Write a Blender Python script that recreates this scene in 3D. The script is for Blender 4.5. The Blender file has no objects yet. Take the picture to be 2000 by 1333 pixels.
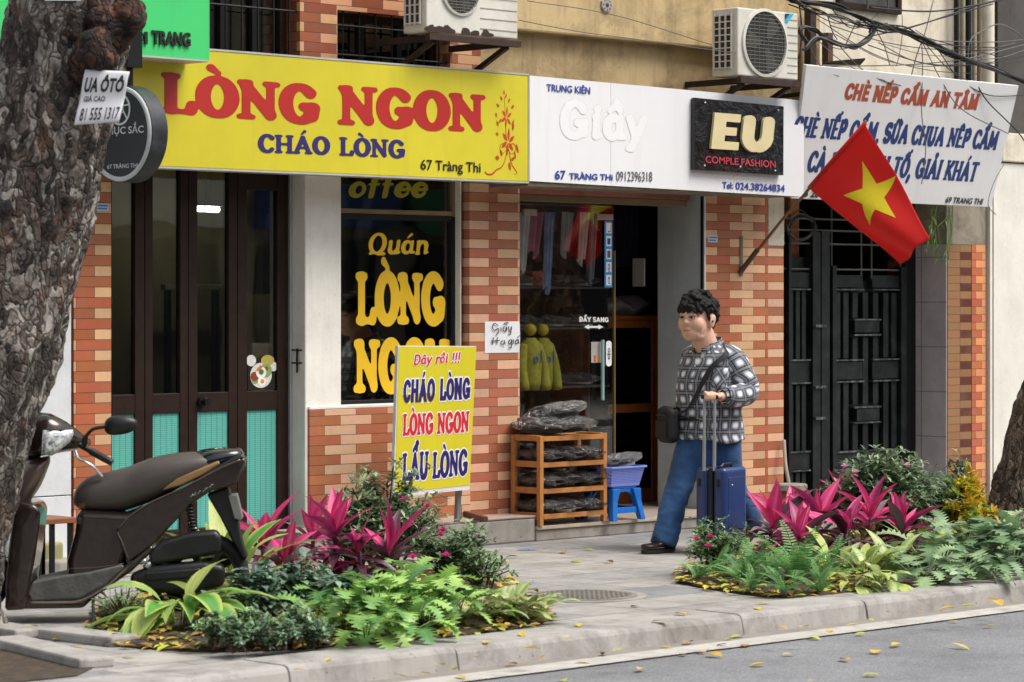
import bpy, bmesh, math, random
import numpy as np
from mathutils import Vector, Matrix, noise as mnoise
random.seed(7)
R = math.radians
# ------------------------------------------------------------------ camera, sky, sun, exposure
F = 5556.0; TH = R(44.26); S_, C_ = math.sin(TH), math.cos(TH)
D0 = 18.95; CAM_H = 1.57; V0 = 592.0
CAM = Vector((-D0*S_, -D0*C_, CAM_H))
scene = bpy.context.scene
col = scene.collection
cd = bpy.data.cameras.new('camera'); co = bpy.data.objects.new('camera', cd); col.objects.link(co)
co.location = CAM; co.rotation_euler = (math.pi/2, 0, -TH)
cd.sensor_width = 36; cd.lens = F*36/2000; cd.shift_y = -(666.5-V0)/2000
cd.clip_start = 0.1; cd.clip_end = 500
cd.dof.use_dof = True; cd.dof.focus_distance = 18.0; cd.dof.aperture_fstop = 4.5
scene.camera = co
w = bpy.data.worlds.new('World'); scene.world = w; w.use_nodes = True
wn = w.node_tree; bg = wn.nodes['Background']
sky = wn.nodes.new('ShaderNodeTexSky'); sky.sky_type = 'NISHITA'; sky.sun_disc = False
SUN_EL, SUN_AZ = R(58), R(152)       # azimuth clockwise from +Y
sky.sun_elevation = SUN_EL; sky.sun_rotation = SUN_AZ
sky.air_density = 1.0; sky.dust_density = 4.0; sky.ozone_density = 1.0
hsv = wn.nodes.new('ShaderNodeHueSaturation'); hsv.inputs['Saturation'].default_value = 0.35
wn.links.new(sky.outputs[0], hsv.inputs['Color']); wn.links.new(hsv.outputs[0], bg.inputs[0])
bg.inputs[1].default_value = 0.125
sl = bpy.data.lights.new('sun', 'SUN'); so = bpy.data.objects.new('sun', sl); col.objects.link(so)
sl.energy = 2.0; sl.angle = R(34); sl.color = (1.0, 0.96, 0.9)
sd = Vector((math.sin(SUN_AZ)*math.cos(SUN_EL), math.cos(SUN_AZ)*math.cos(SUN_EL), math.sin(SUN_EL)))
so.rotation_euler = sd.to_track_quat('Z', 'Y').to_euler(); so.location = (0, -10, 30)
scene.view_settings.view_transform = 'Standard'; scene.view_settings.look = 'None'
scene.view_settings.exposure = 0.70; scene.view_settings.gamma = 1
scene.cycles.max_bounces = 8; scene.cycles.transparent_max_bounces = 12
# ------------------------------------------------------------------ where a line of sight meets a real surface
def ray(u, v):
    a = (u-1000)/F; b = (V0-v)/F
    return Vector((S_+a*C_, C_-a*S_, b))
def P(u, v, Y=0.0):
    d = ray(u, v); return CAM + d*((Y-CAM.y)/d.y)
def PX(u, v, X):
    d = ray(u, v); return CAM + d*((X-CAM.x)/d.x)
def G(u, v, z=0.0):
    d = ray(u, v); return CAM + d*((z-CAM.z)/d.z)
def D(u, v, depth):
    return CAM + ray(u, v)*depth
class Plane:
    def __init__(s, o, ex, ez):
        s.o = Vector(o); s.ex = Vector(ex).normalized(); s.ez = Vector(ez).normalized(); s.n = s.ex.cross(s.ez).normalized()
    def ab(s, u, v):
        d = ray(u, v); t = (s.o-CAM).dot(s.n)/d.dot(s.n); p = CAM+d*t-s.o
        return p.dot(s.ex), p.dot(s.ez)
    def w(s, a, b, n=0.0):
        return s.o+s.ex*a+s.ez*b+s.n*n          # n points out of the face, to the viewer
# ------------------------------------------------------------------ materials
def srgb(h):
    if isinstance(h, str):
        h = [int(h[i:i+2], 16)/255 for i in (0, 2, 4)]
    return tuple((c/12.92 if c <= .04045 else ((c+.055)/1.055)**2.4) for c in h)
class NT:
    def __init__(s, name):
        s.m = bpy.data.materials.new(name); s.m.use_nodes = True; s.t = s.m.node_tree; s.b = s.t.nodes['Principled BSDF']
    def n(s, typ, **kw):
        x = s.t.nodes.new('ShaderNode'+typ)
        for k, v in kw.items():
            setattr(x, k, v)
        return x
    def l(s, a, b): s.t.links.new(a, b)
    def val(s, sock, x):
        if hasattr(x, 'is_output') or isinstance(x, bpy.types.NodeSocket): s.l(x, sock)
        else: sock.default_value = x
    def math(s, op, a, b=0.0, c=None):
        x = s.n('Math', operation=op); s.val(x.inputs[0], a); s.val(x.inputs[1], b)
        if c is not None: s.val(x.inputs[2], c)
        return x.outputs[0]
    def mix(s, f, a, b):
        x = s.n('Mix', data_type='RGBA'); s.val(x.inputs[0], f)
        s.val(x.inputs[6], a if not isinstance(a, tuple) else (*a[:3], 1)); s.val(x.inputs[7], b if not isinstance(b, tuple) else (*b[:3], 1))
        return x.outputs[2]
    def noise(s, scale, detail=4, rough=.6, vec=None, dist=0.0):
        x = s.n('TexNoise'); x.inputs['Scale'].default_value = scale; x.inputs['Detail'].default_value = detail
        x.inputs['Roughness'].default_value = rough; x.inputs['Distortion'].default_value = dist
        if vec is not None: s.l(vec, x.inputs['Vector'])
        return x.outputs['Fac']
    def ramp(s, f, stops, interp='LINEAR'):
        x = s.n('ValToRGB'); s.l(f, x.inputs[0]); e = x.color_ramp.elements; x.color_ramp.interpolation = interp
        while len(e) < len(stops): e.new(.5)
        for i, (p, c) in enumerate(stops):
            e[i].position = p; e[i].color = (*c, 1) if not isinstance(c, (int, float)) else (c, c, c, 1)
        return x.outputs[0]
    def pos(s): return s.n('NewGeometry').outputs['Position']
    def obj(s): return s.n('TexCoord').outputs['Object']
    def uv(s): return s.n('TexCoord').outputs['UV']
    def xyz(s, v):
        x = s.n('SeparateXYZ'); s.l(v, x.inputs[0]); return x.outputs
    def bump(s, h, strength=.3, dist=.01):
        x = s.n('Bump'); x.inputs['Strength'].default_value = strength; x.inputs['Distance'].default_value = dist
        s.l(h, x.inputs['Height']); s.l(x.outputs[0], s.b.inputs['Normal'])
    def base(s, c): s.val(s.b.inputs['Base Color'], (*c, 1) if isinstance(c, tuple) else c)
    def set(s, **kw):
        for k, v in kw.items(): s.val(s.b.inputs[k.replace('_', ' ')], v)
        return s
MATS = {}
def mat(name, c, rough=.6, metal=0.0, var=.12, scale=8.0, bump=0.0, bscale=40.0, spec=.5, dirt=None, coat=0.0, dirt_amt=.5, dirt_scale=3.0):
    """a plain material with mottling, optional dirt colour in patches and fine bump"""
    if name in MATS: return MATS[name]
    c = srgb(c) if isinstance(c, str) else c
    t = NT(name); p = t.obj()
    f = t.noise(scale, 5, .6, p)
    out = t.ramp(f, [(.3, tuple(max(0, x*(1-var)) for x in c)), (.7, tuple(x*(1+var) for x in c))])
    if dirt:
        d = srgb(dirt) if isinstance(dirt, str) else dirt
        g = t.ramp(t.noise(dirt_scale, 7, .7, p), [(.45, 0.0), (.75, dirt_amt)])
        out = t.mix(g, out, d)
    t.base(out); t.set(Roughness=rough, Metallic=metal)
    t.b.inputs['Specular IOR Level'].default_value = spec; t.b.inputs['Coat Weight'].default_value = coat
    if bump: t.bump(t.noise(bscale, 4, .6, p), bump, .01)
    MATS[name] = t.m; return t.m
# ------------------------------------------------------------------ mesh collector
class MB:
    def __init__(s): s.v = []; s.f = []; s.mi = []; s.uv = []; s.cur = 0
    def face(s, idx, uv=None): s.f.append(tuple(idx)); s.mi.append(s.cur); s.uv.append(uv)
    def poly(s, pts, uv=None):
        n = len(s.v); s.v += [tuple(p) for p in pts]; s.face(range(n, n+len(pts)), uv)
    def box(s, x0, x1, y0, y1, z0, z1, m=None):
        n = len(s.v); pts = [Vector((x, y, z)) for z in (z0, z1) for x, y in ((x0, y0), (x1, y0), (x1, y1), (x0, y1))]
        s.v += [tuple(m @ p) if m else tuple(p) for p in pts]
        for q in ((3, 2, 1, 0), (4, 5, 6, 7), (0, 1, 5, 4), (1, 2, 6, 5), (2, 3, 7, 6), (3, 0, 4, 7)): s.face([n+i for i in q])
        return s
    def bar(s, a, b, w, h, up=(0, 0, 1)):
        a, b = Vector(a), Vector(b); d = (b-a); L = d.length; d.normalize(); sx = d.cross(Vector(up))
        if sx.length < 1e-4: sx = d.cross(Vector((1, 0, 0)))
        sx.normalize(); u = sx.cross(d); m = Matrix((sx, d, u)).transposed().to_4x4(); m.translation = a
        return s.box(-w/2, w/2, 0, L, -h/2, h/2, m)
    def rings(s, rings, caps=True, closed=True, uvf=None):
        n = len(s.v); k = len(rings[0])
        for r in rings: s.v += [tuple(p) for p in r]
        for i in range(len(rings)-1):
            for j in range(k if closed else k-1):
                a, b = n+i*k+j, n+i*k+(j+1) % k
                uv = None
                if uvf:
                    j1 = j+1
                    uv = [uvf(i, j), uvf(i, j1), uvf(i+1, j1), uvf(i+1, j)]
                s.face((a, b, b+k, a+k), uv)
        if caps:
            s.face(tuple(n+j for j in range(k))[::-1]); m = n+(len(rings)-1)*k; s.face(tuple(m+j for j in range(k)))
        return s
    def tube(s, pts, r, n=8, caps=True, flat=1.0):
        pts = [Vector(p) for p in pts]; rr = r if isinstance(r, (list, tuple)) else [r]*len(pts); rings = []; up = None
        for i, p in enumerate(pts):
            d = (pts[min(i+1, len(pts)-1)]-pts[max(i-1, 0)])
            if d.length < 1e-9: d = Vector((0, 0, 1))
            d.normalize()
            if up is None: up = Vector((0, 0, 1)) if abs(d.z) < .9 else Vector((1, 0, 0))
            sx = d.cross(up).normalized(); up = sx.cross(d).normalized()
            rings.append([p+sx*(math.cos(2*math.pi*k/n)*rr[i])+up*(math.sin(2*math.pi*k/n)*rr[i]*flat) for k in range(n)])
        return s.rings(rings, caps)
    def ball(s, c, r, nu=16, nv=10, m=None):
        r = r if isinstance(r, (list, tuple)) else (r, r, r); c = Vector(c); rings = []
        for i in range(nv+1):
            a = math.pi*(i/nv*.996+.002); ring = []
            for k in range(nu):
                b = 2*math.pi*k/nu; p = Vector((r[0]*math.sin(a)*math.cos(b), r[1]*math.sin(a)*math.sin(b), -r[2]*math.cos(a)))
                ring.append(c+(m @ p if m else p))
            rings.append(ring)
        return s.rings(rings)
    def prism(s, pts, off):
        off = Vector(off); n = len(s.v); k = len(pts)
        s.v += [tuple(p) for p in pts]+[tuple(Vector(p)+off) for p in pts]
        s.face(tuple(n+i for i in range(k))); s.face(tuple(n+k+i for i in range(k))[::-1])
        for i in range(k): j = (i+1) % k; s.face((n+j, n+i, n+k+i, n+k+j))
        return s
    def grid(s, fn, nu, nv):
        n = len(s.v)
        for i in range(nu+1):
            for j in range(nv+1): s.v.append(tuple(fn(i/nu, j/nv)))
        for i in range(nu):
            for j in range(nv):
                a = n+i*(nv+1)+j
                s.face((a, a+nv+1, a+nv+2, a+1), [(i/nu, j/nv), ((i+1)/nu, j/nv), ((i+1)/nu, (j+1)/nv), (i/nu, (j+1)/nv)])
        return s
    def mesh(s, name, mats, smooth=False):
        me = bpy.data.meshes.new(name); me.from_pydata(s.v, [], s.f)
        for m in (mats if isinstance(mats, (list, tuple)) else [mats]): me.materials.append(m)
        me.polygons.foreach_set('material_index', s.mi)
        if any(u is not None for u in s.uv):
            L = me.uv_layers.new(name='UVMap').data; i = 0
            for f, u in zip(s.f, s.uv):
                for k in range(len(f)):
                    if u is not None: L[i].uv = u[k]
                    i += 1
        bm = bmesh.new(); bm.from_mesh(me); bmesh.ops.recalc_face_normals(bm, faces=bm.faces); bm.to_mesh(me); bm.free()
        if smooth: me.polygons.foreach_set('use_smooth', [True]*len(me.polygons))
        me.update(); return me
    def build(s, name, mats, parent=None, smooth=False, bevel=0.0, segs=2, sharp=None):
        o = bpy.data.objects.new(name, s.mesh(name, mats, smooth)); col.objects.link(o)
        if parent is not None: o.parent = parent; o.matrix_parent_inverse = world_of(parent).inverted()
        if bevel:
            b = o.modifiers.new('bevel', 'BEVEL'); b.width = bevel; b.segments = segs; b.limit_method = 'ANGLE'; b.angle_limit = R(38)
        if sharp: o.data.set_sharp_from_angle(angle=R(sharp))
        return o
def build_each(mb, name, m, parent, bevel=0.0):
    for k in range(0, len(mb.v), 8):
        q = MB(); q.v = mb.v[k:k+8]; q.f = [tuple(i-k for i in f) for f in mb.f[k//8*6:k//8*6+6]]; q.mi = [0]*6; q.uv = [None]*6; q.build(name, m, parent, bevel=bevel)
def world_of(o):
    m = o.matrix_basis.copy()
    return world_of(o.parent) @ o.matrix_parent_inverse @ m if o.parent else m
def tag(o, label, cat, group=None):
    o['label'] = label; o['category'] = cat
    if group: o['group'] = group
    return o
def thing(name, loc, label, cat, group=None):
    o = bpy.data.objects.new(name, None); col.objects.link(o); o.location = loc; o.empty_display_size = .1
    return tag(o, label, cat, group)
def struct(o, kind='structure'): o['kind'] = kind; return o
def dup(root, loc=None, rotz=None, scale=None, label=None):
    def cp(o, par):
        c = o.copy(); col.objects.link(c)
        if par is not None: c.parent = par
        for ch in list(o.children): cp(ch, c)
        return c
    r = cp(root, root.parent)
    if loc is not None: r.location = loc
    if rotz is not None: r.rotation_euler[2] = rotz
    if scale is not None: r.scale = (scale,)*3
    if label: r['label'] = label
    return r
def remesh(mb, voxel, name, mats, parent=None, smooth_it=2, noise_fn=None):
    """fuse the closed shapes of one collector into one continuous skin"""
    tmp = bpy.data.objects.new('tmp', mb.mesh('tmp', mats)); col.objects.link(tmp)
    r = tmp.modifiers.new('r', 'REMESH'); r.mode = 'VOXEL'; r.voxel_size = voxel; r.use_smooth_shade = True
    if smooth_it:
        sm = tmp.modifiers.new('s', 'SMOOTH'); sm.iterations = smooth_it; sm.factor = .5
    dg = bpy.context.evaluated_depsgraph_get(); dg.update()
    me = bpy.data.meshes.new_from_object(tmp.evaluated_get(dg)); bpy.data.objects.remove(tmp)
    me.name = name
    if noise_fn:
        for vx in me.vertices: vx.co = noise_fn(vx.co.copy(), vx.normal.copy())
    me.polygons.foreach_set('use_smooth', [True]*len(me.polygons))
    o = bpy.data.objects.new(name, me); col.objects.link(o)
    if parent is not None: o.parent = parent; o.matrix_parent_inverse = world_of(parent).inverted()
    return o
def smoothpath(pts, n=8):
    pts = [Vector(p) for p in pts]; q = [pts[0]*2-pts[1]]+pts+[pts[-1]*2-pts[-2]]; out = []
    for i in range(1, len(q)-2):
        p0, p1, p2, p3 = q[i-1:i+3]
        for k in range(n):
            t = k/n; out.append(.5*((2*p1)+(p2-p0)*t+(2*p0-5*p1+4*p2-p3)*t*t+(3*p1-p0-3*p2+p3)*t**3))
    out.append(pts[-1]); return out
# ------------------------------------------------------------------ lettering: strokes grown into outlines
def arc(cx, cy, rx, ry, a0, a1, n=22):
    return [(cx+rx*math.cos(R(a0+(a1-a0)*i/n)), cy+ry*math.sin(R(a0+(a1-a0)*i/n))) for i in range(n+1)]
# each glyph: (advance, [strokes], [serif feet: (x, y, half width)]); cap height 100
def glyphs():
    g = {}
    g['L'] = (66, [[(16, 6), (16, 94)], [(16, 6), (56, 6), (58, 18)]], [(16, 94, 13), (12, 6, 8)])
    g['O'] = (80, [arc(40, 50, 29, 43, 0, 360, 40)], [])
    g['N'] = (84, [[(16, 6), (16, 94)], [(16, 92), (66, 8)], [(66, 6), (66, 94)]], [(16, 6, 13), (14, 94, 10), (68, 94, 12)])
    g['G'] = (84, [arc(41, 50, 29, 43, 38, 345, 34), [(68, 40), (68, 14)], [(50, 42), (72, 42)]], [(66, 80, 3)])
    g['C'] = (74, [arc(40, 50, 29, 43, 40, 318, 34)], [(63, 80, 3)])
    g['H'] = (84, [[(16, 6), (16, 94)], [(66, 6), (66, 94)], [(16, 50), (66, 50)]], [(16, 6, 12), (16, 94, 12), (66, 6, 12), (66, 94, 12)])
    g['A'] = (84, [[(12, 6), (40, 94)], [(40, 94), (68, 6)], [(22, 32), (58, 32)]], [(12, 6, 11), (68, 6, 12)])
    g['U'] = (80, [[(15, 94), (15, 36)]+arc(38, 36, 23, 30, 180, 360, 20)+[(61, 36), (61, 94)]], [(15, 94, 12), (61, 94, 11)])
    g['E'] = (64, [[(16, 6), (16, 94)], [(16, 94), (52, 94)], [(16, 51), (46, 51)], [(16, 6), (54, 6)]], [(12, 6, 6), (12, 94, 6)])
    g['P'] = (70, [[(16, 6), (16, 94)], [(16, 94), (36, 94)]+arc(36, 70, 22, 24, 90, -90, 14)+[(36, 46), (16, 46)]], [(16, 6, 12), (12, 94, 7)])
    g['M'] = (98, [[(14, 6), (18, 94)], [(18, 94), (46, 20)], [(46, 20), (74, 94)], [(74, 94), (80, 6)]], [(14, 6, 11), (80, 6, 11), (14, 94, 6), (78, 94, 6)])
    g['S'] = (70, [arc(34, 71, 23, 23, 35, 270, 18)+arc(34, 27, 23, 22, 90, -150, 18)], [(53, 83, 3), (14, 18, 3)])
    g['K'] = (78, [[(16, 6), (16, 94)], [(16, 40), (60, 94)], [(30, 56), (62, 6)]], [(16, 6, 12), (16, 94, 12), (60, 94, 10), (64, 6, 10)])
    g['I'] = (36, [[(18, 6), (18, 94)]], [(18, 6, 12), (18, 94, 12)])
    g['T'] = (74, [[(37, 6), (37, 94)], [(8, 94), (66, 94)]], [(37, 6, 12), (8, 88, 2), (66, 88, 2)])
    g['R'] = (78, [[(16, 6), (16, 94)], [(16, 94), (36, 94)]+arc(36, 71, 22, 23, 90, -90, 14)+[(36, 48), (16, 48)], [(36, 48), (62, 6)]], [(16, 6, 12), (64, 6, 9)])
    g['Y'] = (74, [[(8, 94), (37, 48)], [(66, 94), (37, 48)], [(37, 48), (37, 6)]], [(37, 6, 12)])
    g['D'] = (80, [[(16, 6), (16, 94), (34, 94)]+arc(34, 50, 32, 44, 90, -90, 20)+[(34, 6), (16, 6)]], [])
    g['u'] = (62, [[(10, 62), (14, 62), (14, 24)]+arc(29, 24, 15, 18, 180, 350, 12), [(48, 64), (48, 8), (58, 10)]], [])
    g['a'] = (62, [arc(27, 35, 18, 28, 0, 360, 24), [(48, 64), (48, 10), (58, 10)]], [])
    g['n'] = (64, [[(8, 62), (14, 62), (14, 6)], arc(32, 40, 17, 22, 170, 0, 12)+[(49, 40), (49, 8), (58, 10)]], [(14, 6, 6)])
    g['r'] = (48, [[(8, 62), (14, 62), (14, 6)], arc(32, 42, 17, 20, 170, 50, 8)], [(14, 6, 6)])
    g['o'] = (58, [arc(28, 35, 19, 28, 0, 360, 24)], [])
    g['i'] = (34, [[(10, 62), (16, 62), (16, 8), (26, 10)], [(17, 84), (17, 85)]], [])
    g['y'] = (60, [[(8, 64), (28, 10)], [(50, 64), (28, 4), (18, -22), (8, -24)]], [])
    g['f'] = (44, [[(16, 6), (16, 76)]+arc(29, 76, 13, 18, 180, 40, 8), [(4, 60), (32, 60)]], [])
    g['e'] = (56, [arc(28, 35, 19, 28, 0, 330, 24)+[], [(9, 36), (46, 36)]], [])
    g['g'] = (58, [arc(26, 36, 17, 26, 0, 360, 24), [(45, 64), (44, -10)]+arc(26, -10, 18, 14, 0, -150, 10)], [])
    g['Q'] = (84, [arc(42, 52, 30, 42, 0, 360, 36), [(16, 4), (30, 10), (50, 2), (74, 6)]], [])
    g[','] = (28, [[(14, 6), (14, 4), (8, -14)]], [])
    g['.'] = (26, [[(12, 5), (13, 5)]], [])
    g['!'] = (32, [[(16, 34), (16, 94)], [(16, 6), (16, 7)]], [])
    g[' '] = (36, [], [])
    return g
GL = glyphs()
MARKS = {'`': [[(-12, 22), (3, 10)]], "'": [[(9, 24), (-5, 9)]], '^': [[(-15, 8), (0, 20), (15, 8)]], '?': [[(-6, 24), (3, 28), (8, 22), (0, 15), (0, 9)]],
         '~': [[(-16, 10), (-7, 18), (6, 11), (15, 19)]], '+': [[(26, -6), (33, 2), (28, 10)]], '-': [[(-26, -50), (4, -50)]], '.': [[(0, -126), (0, -125)]]}
TONES = {'À': 'A`', 'Á': "A'", 'Ả': 'A?', 'Ẩ': 'A^?', 'Ấ': "A^'", 'Â': 'A^', 'È': 'E`', 'Ế': "E^'", 'Ê': 'E^', 'Ò': 'O`', 'Ố': "O^'", 'Ữ': 'U+~',
         'á': "a'", 'ồ': 'o^`', 'â': 'a^', 'Đ': 'D-', 'ấ': "a^'", 'ầ': 'a^`', 'à': 'a`', 'ạ': 'a.'}
def segs_sdf(px, py, a, b, ra, rb):
    ax, ay = a; bx, by = b; dx, dy = bx-ax, by-ay; L = dx*dx+dy*dy+1e-9
    t = np.clip(((px-ax)*dx+(py-ay)*dy)/L, 0, 1)
    return np.hypot(px-ax-t*dx, py-ay-t*dy)-(ra+(rb-ra)*t)
def smin(a, b, k):
    if k <= 0: return np.minimum(a, b)
    h = np.clip(.5+.5*(b-a)/k, 0, 1); return b+(a-b)*h-k*h*(1-h)
def contours(Fd, x0, y0, st, lev=0.0):
    """marching squares -> closed loops of points where the field crosses lev"""
    A = Fd-lev; ny, nx = A.shape; nxt = {}
    ins = A < 0
    def cross(k):
        (j, i, d) = k
        a = A[j, i]; b = A[j, i+1] if d == 0 else A[j+1, i]; t = a/(a-b)
        return (x0+(i+(t if d == 0 else 0))*st, y0+(j+(t if d == 1 else 0))*st)
    code = ins[:-1, :-1]*1+ins[:-1, 1:]*2+ins[1:, 1:]*4+ins[1:, :-1]*8
    js, is_ = np.nonzero((code > 0) & (code < 15))
    T = {1: [(3, 0)], 2: [(0, 1)], 3: [(3, 1)], 4: [(1, 2)], 5: [(3, 0), (1, 2)], 6: [(0, 2)], 7: [(3, 2)], 8: [(2, 3)], 9: [(2, 0)], 10: [(0, 1), (2, 3)], 11: [(2, 1)], 12: [(1, 3)], 13: [(1, 0)], 14: [(0, 3)]}
    for j, i in zip(js.tolist(), is_.tolist()):
        e = ((j, i, 0), (j, i+1, 1), (j+1, i, 0), (j, i, 1))
        for a, b in T[int(code[j, i])]: nxt[e[a]] = e[b]
    loops = []
    while nxt:
        s0, n0 = nxt.popitem(); loop = [cross(s0)]; k = n0
        while k != s0:
            loop.append(cross(k)); k2 = nxt.pop(k, None)
            if k2 is None: break
            k = k2
        if len(loop) > 5: loops.append(loop)
    return loops
def layout(txt, style):
    """strokes of a whole line: list of (a, b, ra, rb) in units of cap height 100, and its total width"""
    out = []; x = 0; wdt = style.get('w', 9); sq = style.get('sx', 1.0); low = wdt*style.get('thin', 1.0)
    for ch in txt:
        bc, marks = (TONES[ch][0], TONES[ch][1:]) if ch in TONES else (ch, '')
        adv, st, ser = GL[bc]
        def tr(p): return (x+p[0]*sq, 50+(p[1]-50)*(100-2*wdt)/88 if bc not in ',.!' else p[1])
        for q in st:
            for a, b in zip(q[:-1], q[1:]):
                hor = abs(b[1]-a[1]) < .35*abs(b[0]-a[0]); r = low if hor else wdt
                if bc in 'OCGQDoeag': # heavy sides, thinner top and bottom
                    mx = abs((a[0]+b[0])/2-40)/30; r = low+(wdt*1.08-low)*min(1, max(0, mx))
                if bc in 'NAMUKY' and style.get('thin', 1) < 1 and a[0] == b[0] and not (bc == 'U' and a[0] < 30): r = low*1.1+.15*wdt
                A, B = tr(a), tr(b)
                def fy(p0, p1):
                    if bc in 'OCGQ' and len(q) > 8: return 50+(p0[1]-50)*(50-low)/43
                    if hor and bc.isupper(): return 100-low if p0[1] > 90 else low if p0[1] < 10 else p1[1]
                    if bc == 'U' and p0[1] < 30: return low+(p0[1]-6)*1.0
                    if bc in 'PRDS' and len(q) > 3: return 50+(p0[1]-50)*(50-low)/44
                    return p1[1]
                A = (A[0], fy(a, A)); B = (B[0], fy(b, B))
                out.append((A, B, r, r, bool(style.get('sq')) and len(q) <= 3 and bc not in ',.!'))
        if style.get('serif'):
            for (sx, sy, hw) in ser:
                p = tr((sx, sy)); dy = 1 if sy > 50 else -1; rs = style['serif']
                y = p[1]+dy*(wdt-rs*1.02); hw = hw*style.get('sw', 1.0)*sq
                out.append(((p[0]-hw, y), (p[0]+hw, y), rs, rs, False))
        cx = x+(GL[bc][0]/2-1)*sq; top = 100 if bc.isupper() else (72 if bc not in 'i' else 90)
        if bc == 'A': cx = x+40*sq
        for k, m in enumerate(marks):
            if m in '-+.': ox, oy = 0, 0
            elif k > 0 and marks[0] == '^': ox, oy = (15*sq, 10)
            else: ox, oy = 0, 0
            for q in MARKS[m]:
                for i, (a, b) in enumerate(zip(q[:-1], q[1:])):
                    wm = wdt*style.get('mk', .75)
                    if m == '-': wm = low*.8
                    A = (cx+ox+a[0]*sq, top+oy+a[1]*style.get('my', 1)); B = (cx+ox+b[0]*sq, top+oy+b[1]*style.get('my', 1))
                    rb = wm*.55 if m == "'" else wm
                    ra = wm*.55 if m == '`' else wm
                    if m == '`': ra, rb = wm, wm*.6
                    out.append((A, B, ra, rb, False))
        x += adv*sq+style.get('gap', 2)
    return out, x
def field(strokes, wd, k, st=1.5, pad=24):
    x0, y0 = -pad, -40; nx = int((wd+2*pad)/st)+1; ny = int((185)/st)+1
    X, Y = np.meshgrid(x0+np.arange(nx)*st, y0+np.arange(ny)*st); Fd = np.full(X.shape, 99.0)
    for a, b, ra, rb, sq in strokes:
        m = max(ra, rb)+k+20
        i0 = max(0, int((min(a[0], b[0])-m-x0)/st)); i1 = min(nx, int((max(a[0], b[0])+m-x0)/st)+2)
        j0 = max(0, int((min(a[1], b[1])-m-y0)/st)); j1 = min(ny, int((max(a[1], b[1])+m-y0)/st)+2)
        xx, yy = X[j0:j1, i0:i1], Y[j0:j1, i0:i1]
        if sq:
            dx, dy = b[0]-a[0], b[1]-a[1]; L = math.hypot(dx, dy); dx /= L; dy /= L; ex = ra*(1.0 if min(abs(dx), abs(dy)) < .05 else 1.6)
            al = (xx-(a[0]+b[0])/2)*dx+(yy-(a[1]+b[1])/2)*dy; pe = (xx-(a[0]+b[0])/2)*-dy+(yy-(a[1]+b[1])/2)*dx
            d = np.maximum(np.maximum(np.abs(al)-L/2-ex, np.abs(pe)-ra), np.maximum(-yy, yy-100))
        else: d = segs_sdf(xx, yy, a, b, ra, rb)
        Fd[j0:j1, i0:i1] = smin(Fd[j0:j1, i0:i1], d, k)
    return Fd, x0, y0, st
def loops_mesh(loops, depth, name):
    cu = bpy.data.curves.new(name, 'CURVE'); cu.dimensions = '2D'; cu.fill_mode = 'BOTH' if depth else 'FRONT'; cu.extrude = depth/2
    for lp in loops:
        sp = cu.splines.new('POLY'); sp.points.add(len(lp)-1); sp.use_cyclic_u = True
        sp.points.foreach_set('co', [c for p in lp for c in (p[0], p[1], 0, 1)])
    o = bpy.data.objects.new('tmp', cu); col.objects.link(o); dg = bpy.context.evaluated_depsgraph_get(); dg.update()
    me = bpy.data.meshes.new_from_object(o.evaluated_get(dg)); bpy.data.objects.remove(o); bpy.data.curves.remove(cu)
    return me
def place_letters(me, name, plane, off, m, parent, xf):
    """xf maps flat letter units to plane a, b; the letters' depth (local z) stands out of the plane"""
    for v in me.vertices:
        a, b = xf(v.co.x, v.co.y); v.co = plane.w(a, b, off+v.co.z)
    me.name = name; me.materials.clear(); me.materials.append(m)
    o = bpy.data.objects.new(name, me); col.objects.link(o)
    if parent is not None: o.parent = parent; o.matrix_parent_inverse = world_of(parent).inverted()
    return o
SERIF = dict(w=12.6, thin=.5, serif=6.4, k=6, gap=2)
def letters(txt, plane, uv0, uv1, vtop, m, parent, style=SERIF, off=.004, depth=.004, outline=None, shear=0.0, name='lettering', lo_m=None):
    """uv0, uv1: baseline ends (picture coordinates of the photograph, turned into plane metres); vtop: cap line above uv0"""
    a0, b0 = plane.ab(*uv0); a1, b1 = plane.ab(*uv1); _, bt = plane.ab(uv0[0], vtop); H = bt-b0
    st, wd = layout(txt, style); lo = 1e9; hi = -1e9
    for a, b, ra, rb, _q in st: lo = min(lo, a[0]-ra, b[0]-rb); hi = max(hi, a[0]+ra, b[0]+rb)
    fx = (a1-a0-abs(shear)*H)/(hi-lo); slope = (b1-b0)/(a1-a0)
    def xf(x, y): return (a0+(x-lo)*fx+shear*y/100*H, b0+slope*(x-lo)*fx+y/100*H)
    Fd, x0, y0, s = field(st, wd, style.get('k', 0))
    o = place_letters(loops_mesh(contours(Fd, x0, y0, s), depth, name), name, plane, off+depth/2, m, parent, xf)
    if outline:
        place_letters(loops_mesh(contours(Fd, x0, y0, s, outline), .0, 'letter_outline'), 'letter_outline', plane, off-.0015, lo_m, o, xf)
    return o
_fc = {}
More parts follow.
